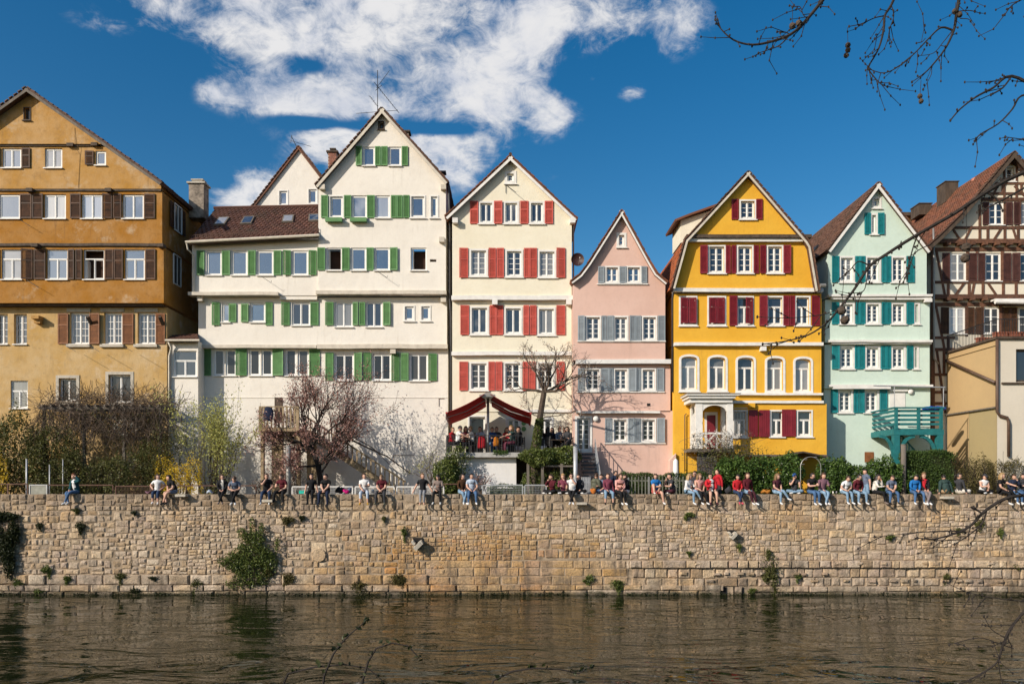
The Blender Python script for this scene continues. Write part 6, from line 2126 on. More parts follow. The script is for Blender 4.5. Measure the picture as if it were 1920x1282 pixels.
PEOPLE = []
def person(u, label, top, bot, hair='brown', style_='short', sleeve='short', legs='hang', arms=('join', 'join'), yaw=0, head=0, nod=0, lean=.12, side=0, twist=0, fem=True, bare='long', shoes='white',
           spread=.03, kick=(0, 0), swing=0, Y=40.16, z=None, s=1.13, shades=False, cap=None, skin=0, jacket=None, group='people sitting on the river wall', cover=None):
    side, s = side + R.uniform(-.09, .09), s * R.uniform(.95, 1.04)
    PEOPLE.append(dict(u=u, label=label, top=top, bot=bot, hair=hair, hs=style_, sleeve=sleeve, legs=legs, arms=arms, yaw=math.radians(yaw), hyaw=math.radians(head), nod=nod, lean=lean, side=side, twist=twist, fem=fem, bare=bare,
                       shoes=shoes, spread=spread, kick=kick, swing=swing, Y=Y, z=z, s=s, shades=shades, cap=cap, skin=skin, jacket=jacket, group=group))
def build_people():
    obs = []
    for q in PEOPLE:
        V, E, Rr, B = skeleton(q)
        me = bpy.data.meshes.new('skeleton')
        me.from_pydata([tuple(v) for v in V], E, [])
        o = bpy.data.objects.new('skeleton', me)
        COL.objects.link(o)
        md = o.modifiers.new('skin', 'SKIN')
        sv = me.skin_vertices[0].data
        for i, r in enumerate(Rr):
            sv[i].radius = (r * (1.3 if i < 4 else 1.22), r * (1.3 if i < 4 else 1.22))
        sv[0].use_root = True
        sb = o.modifiers.new('sub', 'SUBSURF')
        sb.levels = sb.render_levels = 1
        obs.append((q, o, V, B, Rr))
    dg = bpy.context.evaluated_depsgraph_get()
    dg.update()
    for q, o, V, B, RR in obs:
        ev = o.evaluated_get(dg)
        em = ev.to_mesh()
        n = len(em.vertices)
        co_ = np.empty(n * 3)
        em.vertices.foreach_get('co', co_)
        co_ = co_.reshape(-1, 3)
        fs = [tuple(p.vertices) for p in em.polygons]
        ev.to_mesh_clear()
        # which bone does each face belong to
        cen = np.array([co_[list(f)].mean(0) for f in fs]) if fs else np.zeros((0, 3))
        best = np.full(len(fs), 1e9)
        reg = np.zeros(len(fs), int)
        names = ['torso', 'neck', 'arm', 'forearm', 'hand', 'hips', 'thigh', 'shin', 'foot']
        tt = np.zeros(len(fs))
        for a, b, r in B:
            pa, pb = np.array(V[a]), np.array(V[b])
            d = pb - pa
            t = np.clip(((cen - pa) @ d) / (d @ d + 1e-9), 0, 1)
            dist = np.linalg.norm(cen - pa - t[:, None] * d, axis=1) - 1.15 * (RR[a] * (1 - t) + RR[b] * t)
            k = dist < best
            best[k] = dist[k]
            reg[k] = names.index(r)
            tt[k] = t[k]
        pelz = V[0].z
        mi = []
        for i in range(len(fs)):
            r = names[reg[i]]
            if r == 'torso':
                m = 1 if cen[i, 2] > pelz + .02 else 2
            elif r == 'neck' or r == 'hand':
                m = 0
            elif r == 'arm':
                m = 0 if q['sleeve'] == 'none' else (1 if q['sleeve'] == 'long' or tt[i] < .62 else 0)
            elif r == 'forearm':
                m = 1 if q['sleeve'] == 'long' else 0
            elif r in ('hips', 'thigh'):
                m = 2 if (q['bare'] in ('long', 'crop') or r == 'hips' or tt[i] < .78) else (0 if q['bare'] == 'short' else 4)
            elif r == 'shin':
                m = 2 if q['bare'] == 'long' else (0 if q['bare'] in ('short',) else (4 if q['bare'] == 'skirt' else (2 if cen[i, 2] > min(V[b][2] for a, b, rr_ in B if rr_ == 'shin') + .17 else 0)))
            else:
                m = 3
            mi.append(m)
        mb = MB()
        mb.add([tuple(p) for p in co_], fs)
        mb.m = mi
        Rm = head_parts(mb, q['head'], q['hyaw'], q['nod'], 0)
        for h, d, sg in q['hands']:
            d = Vector(d)
            sidev = d.cross(Vector((0, 0, 1)))
            if sidev.length < .1:
                sidev = Vector((1, 0, 0))
            sidev.normalize()
            pn = sidev.cross(d).normalized()
            for k, ln in enumerate((.058, .072, .078, .07)):
                b0 = h + sidev * ((k - 1.5) * .017) - d * .012
                mb.tube([b0, b0 + d * ln * .5, b0 + d * ln * .85 - pn * .016], [.0095, .009, .006], 5, 0)
            b0 = h + sidev * (.03 * sg) - d * .05
            mb.tube([b0, b0 + (d * .6 + sidev * .8 * sg).normalized() * .035, b0 + d * .05 + sidev * (.03 * sg)], [.011, .010, .007], 5, 0)
        zz = q['z'] if q['z'] is not None else WTOP + .0
        loc = Vector(((q['u'] - 960) / F * q['Y'], q['Y'], zz))
        t = thing('person', q['label'], 'person', loc, q['group'])
        t.rotation_euler.z = q['yaw']
        t.scale = (q['s'],) * 3
        mats = [SKIN[q['skin']], cloth(C[q['top']]), cloth(C[q['bot']]), cloth(C[q['shoes']]) if q['shoes'] else SKIN[q['skin']], cloth(C['plum']), EYE, LIP]
        bo = put(mb.mesh('body', mats, (0, 0, 0), True), 'body', t)
        if q['cap']:
            cm_ = MB()
            hm = hair_mesh(q['head'], Rm, 'short')
            cm_.add(hm.v, hm.f)
            cm_.v = [tuple(Vector(p) + (Vector(p) - q['head']) * .08 + Vector((0, 0, .012))) for p in cm_.v]
            T = lambda p: Rm @ Vector(p) + q['head']
            cm_.tube([T((0, -.085, .075)), T((0, -.15, .065))], [.06, .05], 8)
            put(cm_.mesh('cap', cloth(C[q['cap']]), (0, 0, 0), True), 'cap', t)
        hm = hair_mesh(q['head'], Rm, q['hs'])
        put(hm.mesh('hair', HM[q['hair']], (0, 0, 0), True), 'hair', t)
        if q['shades']:
            T = lambda p: Rm @ Vector(p) + q['head']
            g = MB()
            for sx in (-1, 1):
                e = MB().ball((0, 0, 0), (.027, .01, .02), 8, 5)
                g.add([tuple(T((x + sx * .032, y - .108, z + .014))) for x, y, z in e.v], e.f)
                g.tube([T((sx * .06, -.09, .02)), T((sx * .082, .0, .02))], .005, 4)
            g.tube([T((-.03, -.1, .018)), T((.03, -.1, .018))], .005, 4)
            put(g.mesh('sunglasses', EYE, (0, 0, 0)), 'sunglasses', t)
        if q['jacket']:     # open jacket worn over the top
            jm = MB()
            sel = [i for i in range(len(fs)) if names[reg[i]] in ('arm', 'forearm') or (names[reg[i]] == 'torso' and cen[i, 2] > pelz - .04 and (abs(cen[i, 0] - V[0].x) > .06 or cen[i, 1] > V[2].y))]
            nv = np.zeros_like(co_)
            for i in range(len(fs)):
                f = fs[i]
                nn = np.cross(co_[f[1]] - co_[f[0]], co_[f[2]] - co_[f[0]])
                for k in f:
                    nv[k] += nn
            nv /= np.linalg.norm(nv, axis=1)[:, None] + 1e-12
            par = list(range(n))      # keep only the connected front, back and sleeves
            def root(a):
                while par[a] != a:
                    par[a] = par[par[a]]
                    a = par[a]
                return a
            for i in sel:
                for k in fs[i][1:]:
                    par[root(fs[i][0])] = root(k)
            cnt = {}
            for i in sel:
                cnt[root(fs[i][0])] = cnt.get(root(fs[i][0]), 0) + 1
            sel = [i for i in sel if cnt[root(fs[i][0])] > 25]
            used = sorted({k for i in sel for k in fs[i]})
            ix = {k: j for j, k in enumerate(used)}
            pos = co_ + nv * .014
            jm.add([tuple(pos[k]) for k in used], [tuple(ix[k] for k in fs[i]) for i in sel])
            put(jm.mesh('jacket', cloth(C[q['jacket']]), (0, 0, 0), True), 'jacket', t)
        me = o.data
        bpy.data.objects.remove(o)
        bpy.data.meshes.remove(me)

W_ = person
W_(143, 'woman in dark teal jacket with long red hair raising her arm, alone at left', 'white', 'denim', 'red', 'long', 'long', 'ankles', ('lap', 'raise'), -22, -10, .1, .1, jacket='teal', swing=-.1)
W_(295, 'woman in white t-shirt and cropped dark jeans smiling to the right, arms on hips', 'white', 'darkdenim', 'brown', 'tail', 'short', 'hang', ('hip', 'hip'), 12, 55, -.1, .02, bare='crop', kick=(.05, 0))
W_(328, 'man in black t-shirt and grey shorts with bare crossed legs', 'black', 'greyblue', 'dark', 'short', 'short', 'ankles', ('lap', 'join'), -35, -35, .15, .35, fem=False, bare='short', shoes='black')
W_(418, 'woman in black jacket over grey top, sunglasses, looking right', 'offwhite', 'black', 'brown', 'tail', 'long', 'ankles', ('lap', 'lap'), 8, 50, 0, .12, jacket='black', shades=True, shoes='taupe')
W_(441, 'person in grey-blue t-shirt bowed over with hanging head and white shoes', 'greyblue', 'black', 'brown', 'short', 'short', 'ankles', ('join', 'join'), 10, 10, .7, .5, fem=False)
W_(500, 'man in black t-shirt drinking from a cup, blue jeans and white sneakers', 'black', 'darkdenim', 'brown', 'short', 'short', 'hang', ('face', 'thigh'), 12, 20, 0, .08, fem=False, shades=True, spread=.08, swing=-.03)
W_(531, 'man in maroon t-shirt and black trousers holding something to eat', 'maroon', 'black', 'brown', 'short', 'short', 'hang', ('hold', 'lap'), -12, -10, .3, .22, fem=False, shoes='tan', spread=.12)
W_(584, 'woman all in black with long dark hair and sunglasses, arms straight at her sides', 'black', 'black', 'dark', 'long', 'short', 'hang', ('plant', 'plant'), 5, 35, 0, .03, shades=True, shoes='black', spread=.02)
W_(612, 'bearded man in black t-shirt and navy jeans with clasped hands', 'black', 'navy', 'dark', 'short', 'short', 'hang', ('join', 'join'), -6, -30, .1, .2, fem=False, shoes='navy', spread=.1)
W_(684, 'woman in white printed t-shirt and white trousers with mustard shoes', 'white', 'paleblue', 'brown', 'bun', 'short', 'hang', ('lap', 'hold'), 6, 40, 0, .1, bare='crop', shoes='mustard', spread=.07)
W_(717, 'man in striped maroon shirt looking down at his joined hands', 'maroon', 'charcoal', 'light', 'short', 'short', 'hang', ('join', 'join'), -4, 0, .5, .28, fem=False, shoes='olive', spread=.1)
W_(793, 'barefoot woman in black top and grey jeans leaning on both straight arms', 'black', 'grey', 'light', 'bun', 'short', 'hang', ('plantw', 'plantw'), 2, 45, -.05, -.02, bare='long', shoes=None, spread=.0)
W_(822, 'woman in taupe jumper and black trousers looking down, white shoes', 'taupe', 'black', 'dark', 'long', 'long', 'hang', ('lap', 'hold'), -4, -10, .45, .2, spread=.07)
W_(865, 'woman in brown jumper and light blue jeans turned to her neighbour', 'brown', 'lightdenim', 'dark', 'tail', 'long', 'ankles', ('lap', 'lap'), 22, 40, 0, .15, spread=.02)
W_(884, 'man in pale shirt and torn jeans beside the woman in brown', 'paleblue', 'denim', 'dark', 'short', 'short', 'hang', ('lap', 'thigh'), 8, 45, 0, .12, fem=False, spread=.08)
W_(1036, 'woman in maroon top with ponytail sitting sideways, hand at her mouth', 'maroon', 'black', 'brown', 'tail', 'long', 'lotus', ('face', 'hold'), -45, -10, .1, .15, Y=40.4, shoes='white')
W_(1057, 'woman in red plaid shirt with strawberry hair sitting cross-legged', 'plaid', 'black', 'straw', 'long', 'long', 'lotus', ('hold', 'face'), -8, 5, .15, .15, Y=40.42)
W_(1073, 'woman in white t-shirt and black trousers with dangling legs and raised hand', 'white', 'black', 'brown', 'bun', 'short', 'ankles', ('plant', 'face'), -8, 5, 0, .05, shades=True)
W_(1086, 'person in dark jacket half hidden behind the woman in the white t-shirt', 'charcoal', 'black', 'dark', 'short', 'long', 'lotus', ('face', 'lap'), -10, -10, 0, .1, Y=40.62, fem=False)
W_(1114, 'man in olive jacket seen from behind with an orange bag at his hip', 'olive', 'denim', 'brown', 'short', 'long', 'lotus', ('lap', 'lap'), 130, 10, .2, .15, Y=40.5, fem=False, jacket='olive')
W_(1129, 'dark haired person in a blue top behind the woman in the plaid shirt', 'greyblue', 'navy', 'dark', 'short', 'short', 'lotus', ('hold', 'lap'), -30, -10, .1, .12, Y=40.66)
W_(1139, 'laughing woman in open plaid shirt and rolled-up jeans', 'plaid', 'lightdenim', 'brown', 'bun', 'long', 'hang', ('lap', 'plant'), 4, 0, -.15, .05, bare='crop', spread=.08, shoes='black')
W_(1153, 'man in navy gilet standing behind the seated group', 'navy', 'navy', 'dark', 'short', 'long', 'stand', ('hang', 'hold'), 30, 30, .2, .1, Y=41.4, z=4.52, s=1.04, fem=False, jacket='navy', group='people standing behind the wall')
W_(1160, 'woman in pale pink top and black leggings leaning to the man in black', 'pink', 'black', 'brown', 'tail', 'long', 'hang', ('hold', 'lap'), 14, 40, .3, .2, spread=.0, swing=.06)
W_(1176, 'man in black jumper and white shorts turned away to the left', 'black', 'white', 'brown', 'short', 'long', 'lotus', ('lap', 'lap'), -75, -10, .1, .12, Y=40.42, fem=False, bare='short')
W_(1228, 'boy in bright blue shirt and coral shorts hugging one raised knee', 'blue', 'coral', 'brown', 'short', 'short', 'oneup', ('cross', 'lap'), 10, -30, .05, .12, fem=False, bare='short', spread=.1, swing=.05)
W_(1262, 'person in dark patterned shirt sitting alone in profile before the fence', 'charcoal', 'plum', 'dark', 'short', 'short', 'lotus', ('face', 'hold'), -75, 0, .1, .2, Y=40.5)
W_(1288, 'woman in white jumper with long blonde hair and jeans, back half turned', 'white', 'lightdenim', 'blonde', 'long', 'long', 'cross', ('lap', 'hold'), 42, 35, .1, .18)
W_(1302, 'man with sunglasses peering over between the two long haired women', 'charcoal', 'black', 'dark', 'short', 'short', 'lotus', ('lap', 'lap'), -20, -15, 0, .05, Y=40.75, z=5.2, fem=False, shades=True)
W_(1309, 'woman in salmon pink strappy top and black trousers, white shoes', 'pink', 'black', 'light', 'long', 'none', 'hang', ('lap', 'thigh'), 18, 40, .15, .12, spread=.04, swing=.06)
W_(1333, 'man in open red jacket, white t-shirt, black shorts and sunglasses', 'white', 'black', 'dark', 'short', 'long', 'hang', ('hold', 'thigh'), 2, 5, 0, .0, fem=False, bare='short', shoes='plum', jacket='red', shades=True, spread=.06)
W_(1348, 'balding man in red jacket standing in profile behind the wall', 'red', 'charcoal', 'brown', 'balding', 'long', 'stand', ('hold', 'hang'), -60, -25, .1, .08, Y=41.3, z=4.52, s=1.04, fem=False, group='people standing behind the wall')
W_(1381, 'woman in red track top with long dark hair and pink shoes', 'red', 'darkdenim', 'dark', 'long', 'long', 'ankles', ('lap', 'lap'), 6, -8, .25, .15, shoes='pinkshoe')
W_(1400, 'woman in maroon top, denim skirt and dark tights with white boots', 'maroon', 'lightdenim', 'brown', 'long', 'long', 'hang', ('lap', 'plant'), 14, 10, .0, .08, bare='skirt', spread=.0, swing=.12)
W_(1454, 'woman in dark plum t-shirt with fair curly hair and crossed jeans', 'plum', 'lightdenim', 'light', 'wavy', 'short', 'cross', ('lap', 'lap'), 25, 35, .05, .12)
W_(1490, 'man in blue cap and dark jacket sitting cross-legged and eating', 'charcoal', 'lightdenim', 'dark', 'short', 'short', 'lotus', ('face', 'fwd'), -18, -25, .1, .2, fem=False, cap='royal', shades=True, Y=40.42)
W_(1520, 'man in black t-shirt and jeans holding food, beside the woman in mauve', 'black', 'denim', 'dark', 'short', 'short', 'hang', ('hold', 'hold'), 14, 45, .2, .15, fem=False, spread=.02)
W_(1541, 'woman in mauve blouse with long dark hair and a paper cup', 'mauve', 'lightdenim', 'brown', 'long', 'long', 'ankles', ('lap', 'hold'), 4, 20, .15, .12, spread=.04, swing=.08)
W_(1581, 'man in white t-shirt and pale jeans bent forward', 'white', 'lightdenim', 'brown', 'short', 'short', 'hang', ('knee', 'lap'), 14, 15, .5, .38, fem=False, spread=.04, swing=.04)
W_(1604, 'man in maroon jumper and pale jeans talking to the right', 'maroon', 'lightdenim', 'dark', 'short', 'long', 'hang', ('lap', 'thigh'), 18, 45, .2, .25, fem=False, spread=.12)
W_(1625, 'bearded man in blue-grey t-shirt standing in profile, one arm stretched out', 'greyblue', 'lightdenim', 'dark', 'short', 'short', 'stand', ('fwd', 'hang'), -70, -10, .05, .08, Y=41.3, z=4.52, s=1.07, fem=False, group='people standing behind the wall')
W_(1639, 'woman in pale cardigan and black dress with long dark hair, eating', 'offwhite', 'black', 'dark', 'long', 'long', 'ankles', ('hold', 'face'), 50, 10, .2, .2, shoes='taupe')
W_(1667, 'man in grey-blue t-shirt and jeans looking down, black shoes', 'greyblue', 'denim', 'brown', 'short', 'short', 'hang', ('join', 'join'), 4, -5, .45, .28, fem=False, shoes='black', spread=.1)
W_(1713, 'man in bright blue jumper looking down at his phone, white shoes', 'blue', 'denim', 'dark', 'short', 'long', 'hang', ('lap', 'join'), 6, 10, .5, .25, fem=False, spread=.12)
W_(1731, 'woman in red top with wavy fair hair, sunglasses and grey trousers', 'red', 'warmgrey', 'light', 'wavy', 'long', 'ankles', ('lap', 'lap'), -2, 5, 0, .0, shades=True, swing=.12, jacket='black')
W_(1774, 'man in dark green padded gilet seen from behind', 'green', 'tan', 'dark', 'short', 'none', 'lotus', ('plant', 'plant'), 180, 0, .3, .25, Y=40.5, fem=False, jacket='green')
W_(1799, 'woman in charcoal top and sunglasses leaning back beside the man in green', 'charcoal', 'offwhite', 'dark', 'tail', 'long', 'lotus', ('plant', 'lap'), 120, -60, 0, -.12, Y=40.5, shades=True)
W_(1842, 'woman in white vest top with dark cap looking at her phone, cross-legged', 'white', 'black', 'brown', 'long', 'none', 'lotus', ('hold', 'lap'), 4, 0, .35, .15, cap='charcoal', Y=40.45)
W_(1873, 'woman in black t-shirt with long blonde hair in profile, one leg hanging', 'black', 'black', 'blonde', 'long', 'short', 'cross', ('lap', 'fwd'), 40, 25, .05, .15)
W_(1898, 'man in navy jumper and jeans with hand at his mouth near the right edge', 'navy', 'denim', 'brown', 'short', 'long', 'hang', ('thigh', 'face'), 8, 0, .25, .12, fem=False, spread=.03)
W_(1919, 'person in dark grey jacket leaning back at the right edge', 'charcoal', 'denim', 'dark', 'short', 'long', 'hang', ('hold', 'plant'), -20, -20, .1, -.15, fem=False, spread=.06)
# guests on the terrace
TZ = P(0, 848, 42.9).z
G2 = 'guests at the terrace tables'
SEAT = TZ + .45
def guest(u, label, *a, **k):
    k.setdefault('legs', 'chair')
    person(u, label, *a, Y=k.pop('Y', 43.6), z=SEAT + k.pop('dz', 0), group=G2, **k)
guest(846, 'terrace guest in red top at the left end of the railing', 'red', 'black', 'light', 'short', 'long', yaw=60, arms=('lap', 'lap'), Y=43.9)
guest(859, 'white haired man in white striped shirt at the terrace table under the awning', 'white', 'black', 'grey', 'short', 'short', yaw=78, arms=('fwd', 'fwd'), fem=False, Y=43.5)
guest(886, 'woman with strawberry blonde hair in pale top facing the white haired man', 'offwhite', 'black', 'straw', 'short', 'short', yaw=-78, arms=('fwd', 'fwd'), Y=43.5)
guest(921, 'man in blue jacket behind the awning post', 'royal', 'denim', 'brown', 'short', 'long', yaw=20, arms=('fwd', 'lap'), fem=False, Y=44.2)
guest(932, 'dark haired guest in dark clothes behind the orange jacket', 'charcoal', 'black', 'dark', 'short', 'long', yaw=0, arms=('fwd', 'lap'), fem=False, Y=44.4)
guest(962, 'blonde woman in dark green top and tartan skirt at the right of the terrace', 'green', 'plaid', 'blonde', 'long', 'short', yaw=-70, arms=('fwd', 'fwd'), Y=43.4)
guest(1027, 'guest with long black hair and dark coat behind the ivy mound', 'black', 'black', 'dark', 'long', 'long', yaw=160, arms=('lap', 'lap'), Y=43.8)
guest(1047, 'auburn haired guest in grey top half hidden by the ivy mound', 'greyblue', 'black', 'red', 'short', 'long', yaw=30, arms=('lap', 'fwd'), Y=44.2)
guest(1057, 'man in light shirt facing the river behind the ivy mound', 'taupe', 'black', 'brown', 'short', 'long', yaw=0, arms=('fwd', 'lap'), fem=False, Y=44.3)
guest(1066, 'guest with black hair in charcoal jacket beside the grey pole', 'charcoal', 'black', 'dark', 'long', 'long', yaw=-30, arms=('lap', 'lap'), Y=43.9)
guest(872, 'guest in dark red top behind the table with the white haired man', 'maroon', 'black', 'dark', 'long', 'long', yaw=10, arms=('fwd', 'lap'), Y=44.1)
guest(903, 'guest in pale shirt under the awning, left of the mast', 'paleblue', 'black', 'brown', 'short', 'short', yaw=-30, arms=('fwd', 'lap'), fem=False, Y=44.5)
guest(947, 'guest in red jumper between the dark haired and the blonde woman', 'red', 'black', 'brown', 'long', 'long', yaw=40, arms=('fwd', 'fwd'), Y=44.5)
guest(975, 'guest in black at the right end of the terrace railing', 'black', 'black', 'dark', 'short', 'long', yaw=-60, arms=('lap', 'lap'), fem=False, Y=44.1)
guest(1036, 'guest in navy top in the shade behind the ivy mound', 'navy', 'black', 'brown', 'long', 'long', yaw=-20, arms=('fwd', 'lap'), Y=44.5)
build_people()
# ================================================================ terrace, fences, posts and small things
te = thing('terrace', 'raised concrete terrace on a whitewashed wall with thin railing', 'terrace', P(910, 930, 42.9))
xa, xb = P(836, 0, 42.9).x, P(979, 0, 42.9).x
MB().box(xa, xb, 42.8, 45.93, TZ - .26, TZ).build('slab', M['concrete'], te)
MB().box(xb + .003, P(1074, 0, 43.0).x, 43.3, 45.93, TZ - .25, TZ - .02).build('slab', M['concrete'], te)
MB().box(P(846, 0, 43.2).x, P(968, 0, 43.2).x, 43.2, 45.9, 4.5, TZ - .261).build('front_wall', M['whitewash'], te)
MB().box(P(968, 0, 43.2).x + .003, P(1074, 0, 43.2).x, 45.3, 45.5, 4.5, TZ - .25).build('undercroft', M['dark_timber'], te)
mb = MB()
for k in range(28):
    x = xa + .05 + (xb - xa - .1) * k / 27
    mb.box(x - .009, x + .009, 42.84, 42.858, TZ, TZ + .9)
for k in range(12):
    y = 42.9 + k * .25
    mb.box(xa + .04, xa + .058, y, y + .018, TZ, TZ + .9)
mb.build('bars', M['iron'], te, kind='stuff')
MB().box(xa, xb, 42.83, 42.87, TZ + .9, TZ + .94).box(xa + .02, xa + .06, 42.88, 45.6, TZ + .9, TZ + .94).build('handrail', M['iron'], te)
for u in (990, 1017, 1053):
    x = P(u, 0, 42.5).x
    MB().box(x - .07, x + .07, 42.45, 42.58, 4.5, P(0, 869, 42.5).z).build('post', M['grey_timber'], te)
MB().box(P(1010, 0, 42.5).x, P(1076, 0, 42.5).x, 42.46, 42.57, P(0, 875, 42.5).z, P(0, 872, 42.5).z).build('beam', M['grey_timber'], te)
leafmass('flower_tray', box_points(700, P(925, 0, 42.9).x, P(952, 0, 42.9).x, 42.75, 43.0, TZ - .1, TZ + .12, 3, .05, .8), .06, 'leaf_laurel', te)

# awning: a mast with two cloth wings
aw = thing('double_awning', 'dark red two-winged awning on a grey mast over the terrace', 'awning', P(915, 848, 43.3))
ym = 43.5
c = P(915, 745, ym)
MB().tube([(c.x, ym, TZ), (c.x, ym, c.z - .05)], .07, 10).build('mast', M['galv'], aw, smooth=True)
mb = MB()
ya0, yb0 = ym - 1.3, ym + 1.9
mb.box(c.x - .42, c.x + .42, ya0, yb0, c.z - .1, c.z + .02)
mb.add([(c.x - .42, ym - .9, c.z + .021), (c.x + .42, ym - .9, c.z + .021), (c.x + .42, ym + 1.3, c.z + .021), (c.x - .42, ym + 1.3, c.z + .021), (c.x - .12, ym - .5, c.z + .2), (c.x + .12, ym - .5, c.z + .2), (c.x + .12, ym + .9, c.z + .2), (c.x - .12, ym + .9, c.z + .2)],
       [(0, 1, 5, 4), (1, 2, 6, 5), (2, 3, 7, 6), (3, 0, 4, 7), (4, 5, 6, 7)])
mb.build('cap', M['zinc'], aw)
for sg, ue, ve in ((-1, 841, 782), (1, 994, 783)):
    e = P(ue, ve, ym)
    x0, z0, x1, z1 = c.x + sg * .16, c.z - .10, e.x, e.z
    ya_, yb_ = 42.1, 45.5
    rk = .10
    n = 8
    mb = MB()
    vs, fs = [], []
    for k in range(n + 1):
        t = k / n
        sag = -.08 * math.sin(math.pi * t)
        for y in (ya_, yb_):
            zz = z0 + (z1 - z0) * t + sag - rk * (y - ym)
            vs.append((x0 + (x1 - x0) * t, y, zz))
            vs.append((x0 + (x1 - x0) * t, y, zz - .02))
    for k in range(n):
        o = k * 4
        fs += [(o, o + 4, o + 6, o + 2), (o + 1, o + 3, o + 7, o + 5), (o, o + 1, o + 5, o + 4), (o + 2, o + 6, o + 7, o + 3)]
    mb.add(vs, fs)
    mb.build('cloth_wing', M['awning'], aw)
    MB().tube([(x1, ya_ - .05, z1 - .02 - rk * (ya_ - ym)), (x1, yb_ + .05, z1 - .02 - rk * (yb_ - ym))], .05, 8).build('front_bar', M['awning_edge'], aw)
    mb = MB()
    for k in range(10):
        ya, yb = ya_ + (yb_ - ya_) * k / 10, ya_ + (yb_ - ya_) * (k + 1) / 10
        zq = z1 - rk * ((ya + yb) / 2 - ym)
        mb.add([(x1 + sg * .03, ya, zq - .02), (x1 + sg * .03, yb, zq - .02), (x1 + sg * .05, yb, zq - .26), (x1 + sg * .05, (ya + yb) / 2, zq - .33), (x1 + sg * .05, ya, zq - .26)], [(0, 1, 2, 3, 4)])
    mb.build('valance', M['awning_edge'], aw)
    for y in (ym - .6, ym + 1.0):
        mid = Vector((x0 + (x1 - x0) * .5, y, z0 + (z1 - z0) * .5 - .22))
        MB().tube([(c.x + sg * .1, y, c.z - .2), mid, (x1, y, z1 - .05)], .025, 6).build('arm', M['galv'], aw)

# terrace furniture
def table(x, y, lab, w_=.8, d=.7):
    t = thing('terrace_table', lab, 'table', (x, y, TZ), 'tables on the terrace')
    MB().box(x - w_ / 2, x + w_ / 2, y - d / 2, y + d / 2, TZ + .70, TZ + .735).build('tabletop', M['dark_timber'], t)
    for sx in (-1, 1):
        for sy in (-1, 1):
            MB().box(x + sx * (w_ / 2 - .05) - .02, x + sx * (w_ / 2 - .05) + .02, y + sy * (d / 2 - .05) - .02, y + sy * (d / 2 - .05) + .02, TZ, TZ + .699).build('leg', M['iron'], t)
    return t
table(P(872, 0, 43.5).x, 43.5, 'dark table between the white haired man and the strawberry blonde woman', .62)
table(P(942, 0, 43.6).x, 43.6, 'dark table left of the blonde woman in the tartan skirt', .75)
table(P(1046, 0, 43.7).x, 43.7, 'dark table behind the ivy mound')
def chair(u, y, yaw, lab, m='iron'):
    x = P(u, 0, y).x
    t = thing('terrace_chair', lab, 'chair', (x, y, TZ), 'chairs on the terrace')
    t.rotation_euler.z = math.radians(yaw)
    def pt(mb, name, mm):
        put(mb.mesh(name, M[mm]), name, t)
    pt(MB().box(-.21, .21, -.21, .21, .41, .44), 'seat', m)
    b = MB()
    for k in range(5):
        b.box(-.19, .19, .19, .21, .5 + k * .08, .55 + k * .08)
    pt(b, 'backrest', m)
    for sx in (-1, 1):
        for sy in (-1, 1):
            pt(MB().box(sx * .19 - .015, sx * .19 + .015, sy * .19 - .015, sy * .19 + .015, 0, .409 if sy < 0 else .92), 'leg', 'iron')
for (u, y, yaw, lab) in ((846, 43.9, 60, 'chair under the guest in the red top'), (859, 43.5, 78, 'chair of the white haired man'), (886, 43.5, -78, 'chair of the strawberry blonde woman'), (903, 43.2, 170, 'chair with a red jacket hung over its back'), (921, 44.2, 20, 'chair of the man in the blue jacket'),
                         (932, 44.4, 0, 'chair of the dark haired guest by the orange jacket'), (962, 43.4, -70, 'chair of the blonde woman in the tartan skirt'), (1027, 43.8, 160, 'chair of the black haired guest in the dark coat'), (1047, 44.2, 30, 'chair of the auburn haired guest'), (1057, 44.3, 0, 'chair of the man facing the river'), (1066, 43.9, -30, 'chair beside the grey pole'), (872, 44.1, 10, 'chair of the guest in the dark red top'), (903, 44.5, -30, 'chair of the guest in the pale shirt'), (947, 44.5, 40, 'chair of the guest in the red jumper'), (975, 44.1, -60, 'chair of the guest in black at the railing end'), (1036, 44.5, -20, 'chair of the guest in the navy top')):
    chair(u, y, yaw, lab)
def hung(name, label, u, v0, v1, y, w_, c, cat):
    a, b = P(u, v1, y), P(u, v0, y)
    mb = MB()
    n, m = 10, 6
    vs, fs = [], []
    for i in range(m + 1):
        t = i / m
        for j in range(n):
            an = 2 * math.pi * j / n
            r = w_ / 2 * (.75 + .35 * math.sin(t * 2.6)) * (1 + .12 * math.sin(3 * an + 4 * t))
            vs.append((a.x + r * math.cos(an), y + .09 * math.sin(an) * (1 + .4 * math.sin(2 * an)), b.z + (a.z - b.z) * t - .05 * abs(math.cos(an)) * (1 - t)))
    for i in range(m):
        for j in range(n):
            fs.append((i * n + j, (i + 1) * n + j, (i + 1) * n + (j + 1) % n, i * n + (j + 1) % n))
    fs += [tuple(range(n)), tuple(range((m + 1) * n - 1, m * n - 1, -1))]
    mb.add(vs, fs)
    return tag(mb.build(name, cloth(c), None, True), label, cat)
hung('jacket', 'red jacket draped over a terrace chair back', 903, 816, 840, 42.98, .42, C['red'], 'jacket')
hung('jacket', 'orange jacket hanging on the back of a terrace chair', 930, 818, 836, 43.0, .3, (.6, .2, .02), 'jacket')
hung('trousers', 'dark trousers hung over the timber platform railing', 503, 762, 789, 42.88, .5, C['navy'], 'trousers')
for k, (u, v, w_, hh_, lab) in enumerate(((1017, 893, .5, .9, 'woven branch panel'),)):
    pass

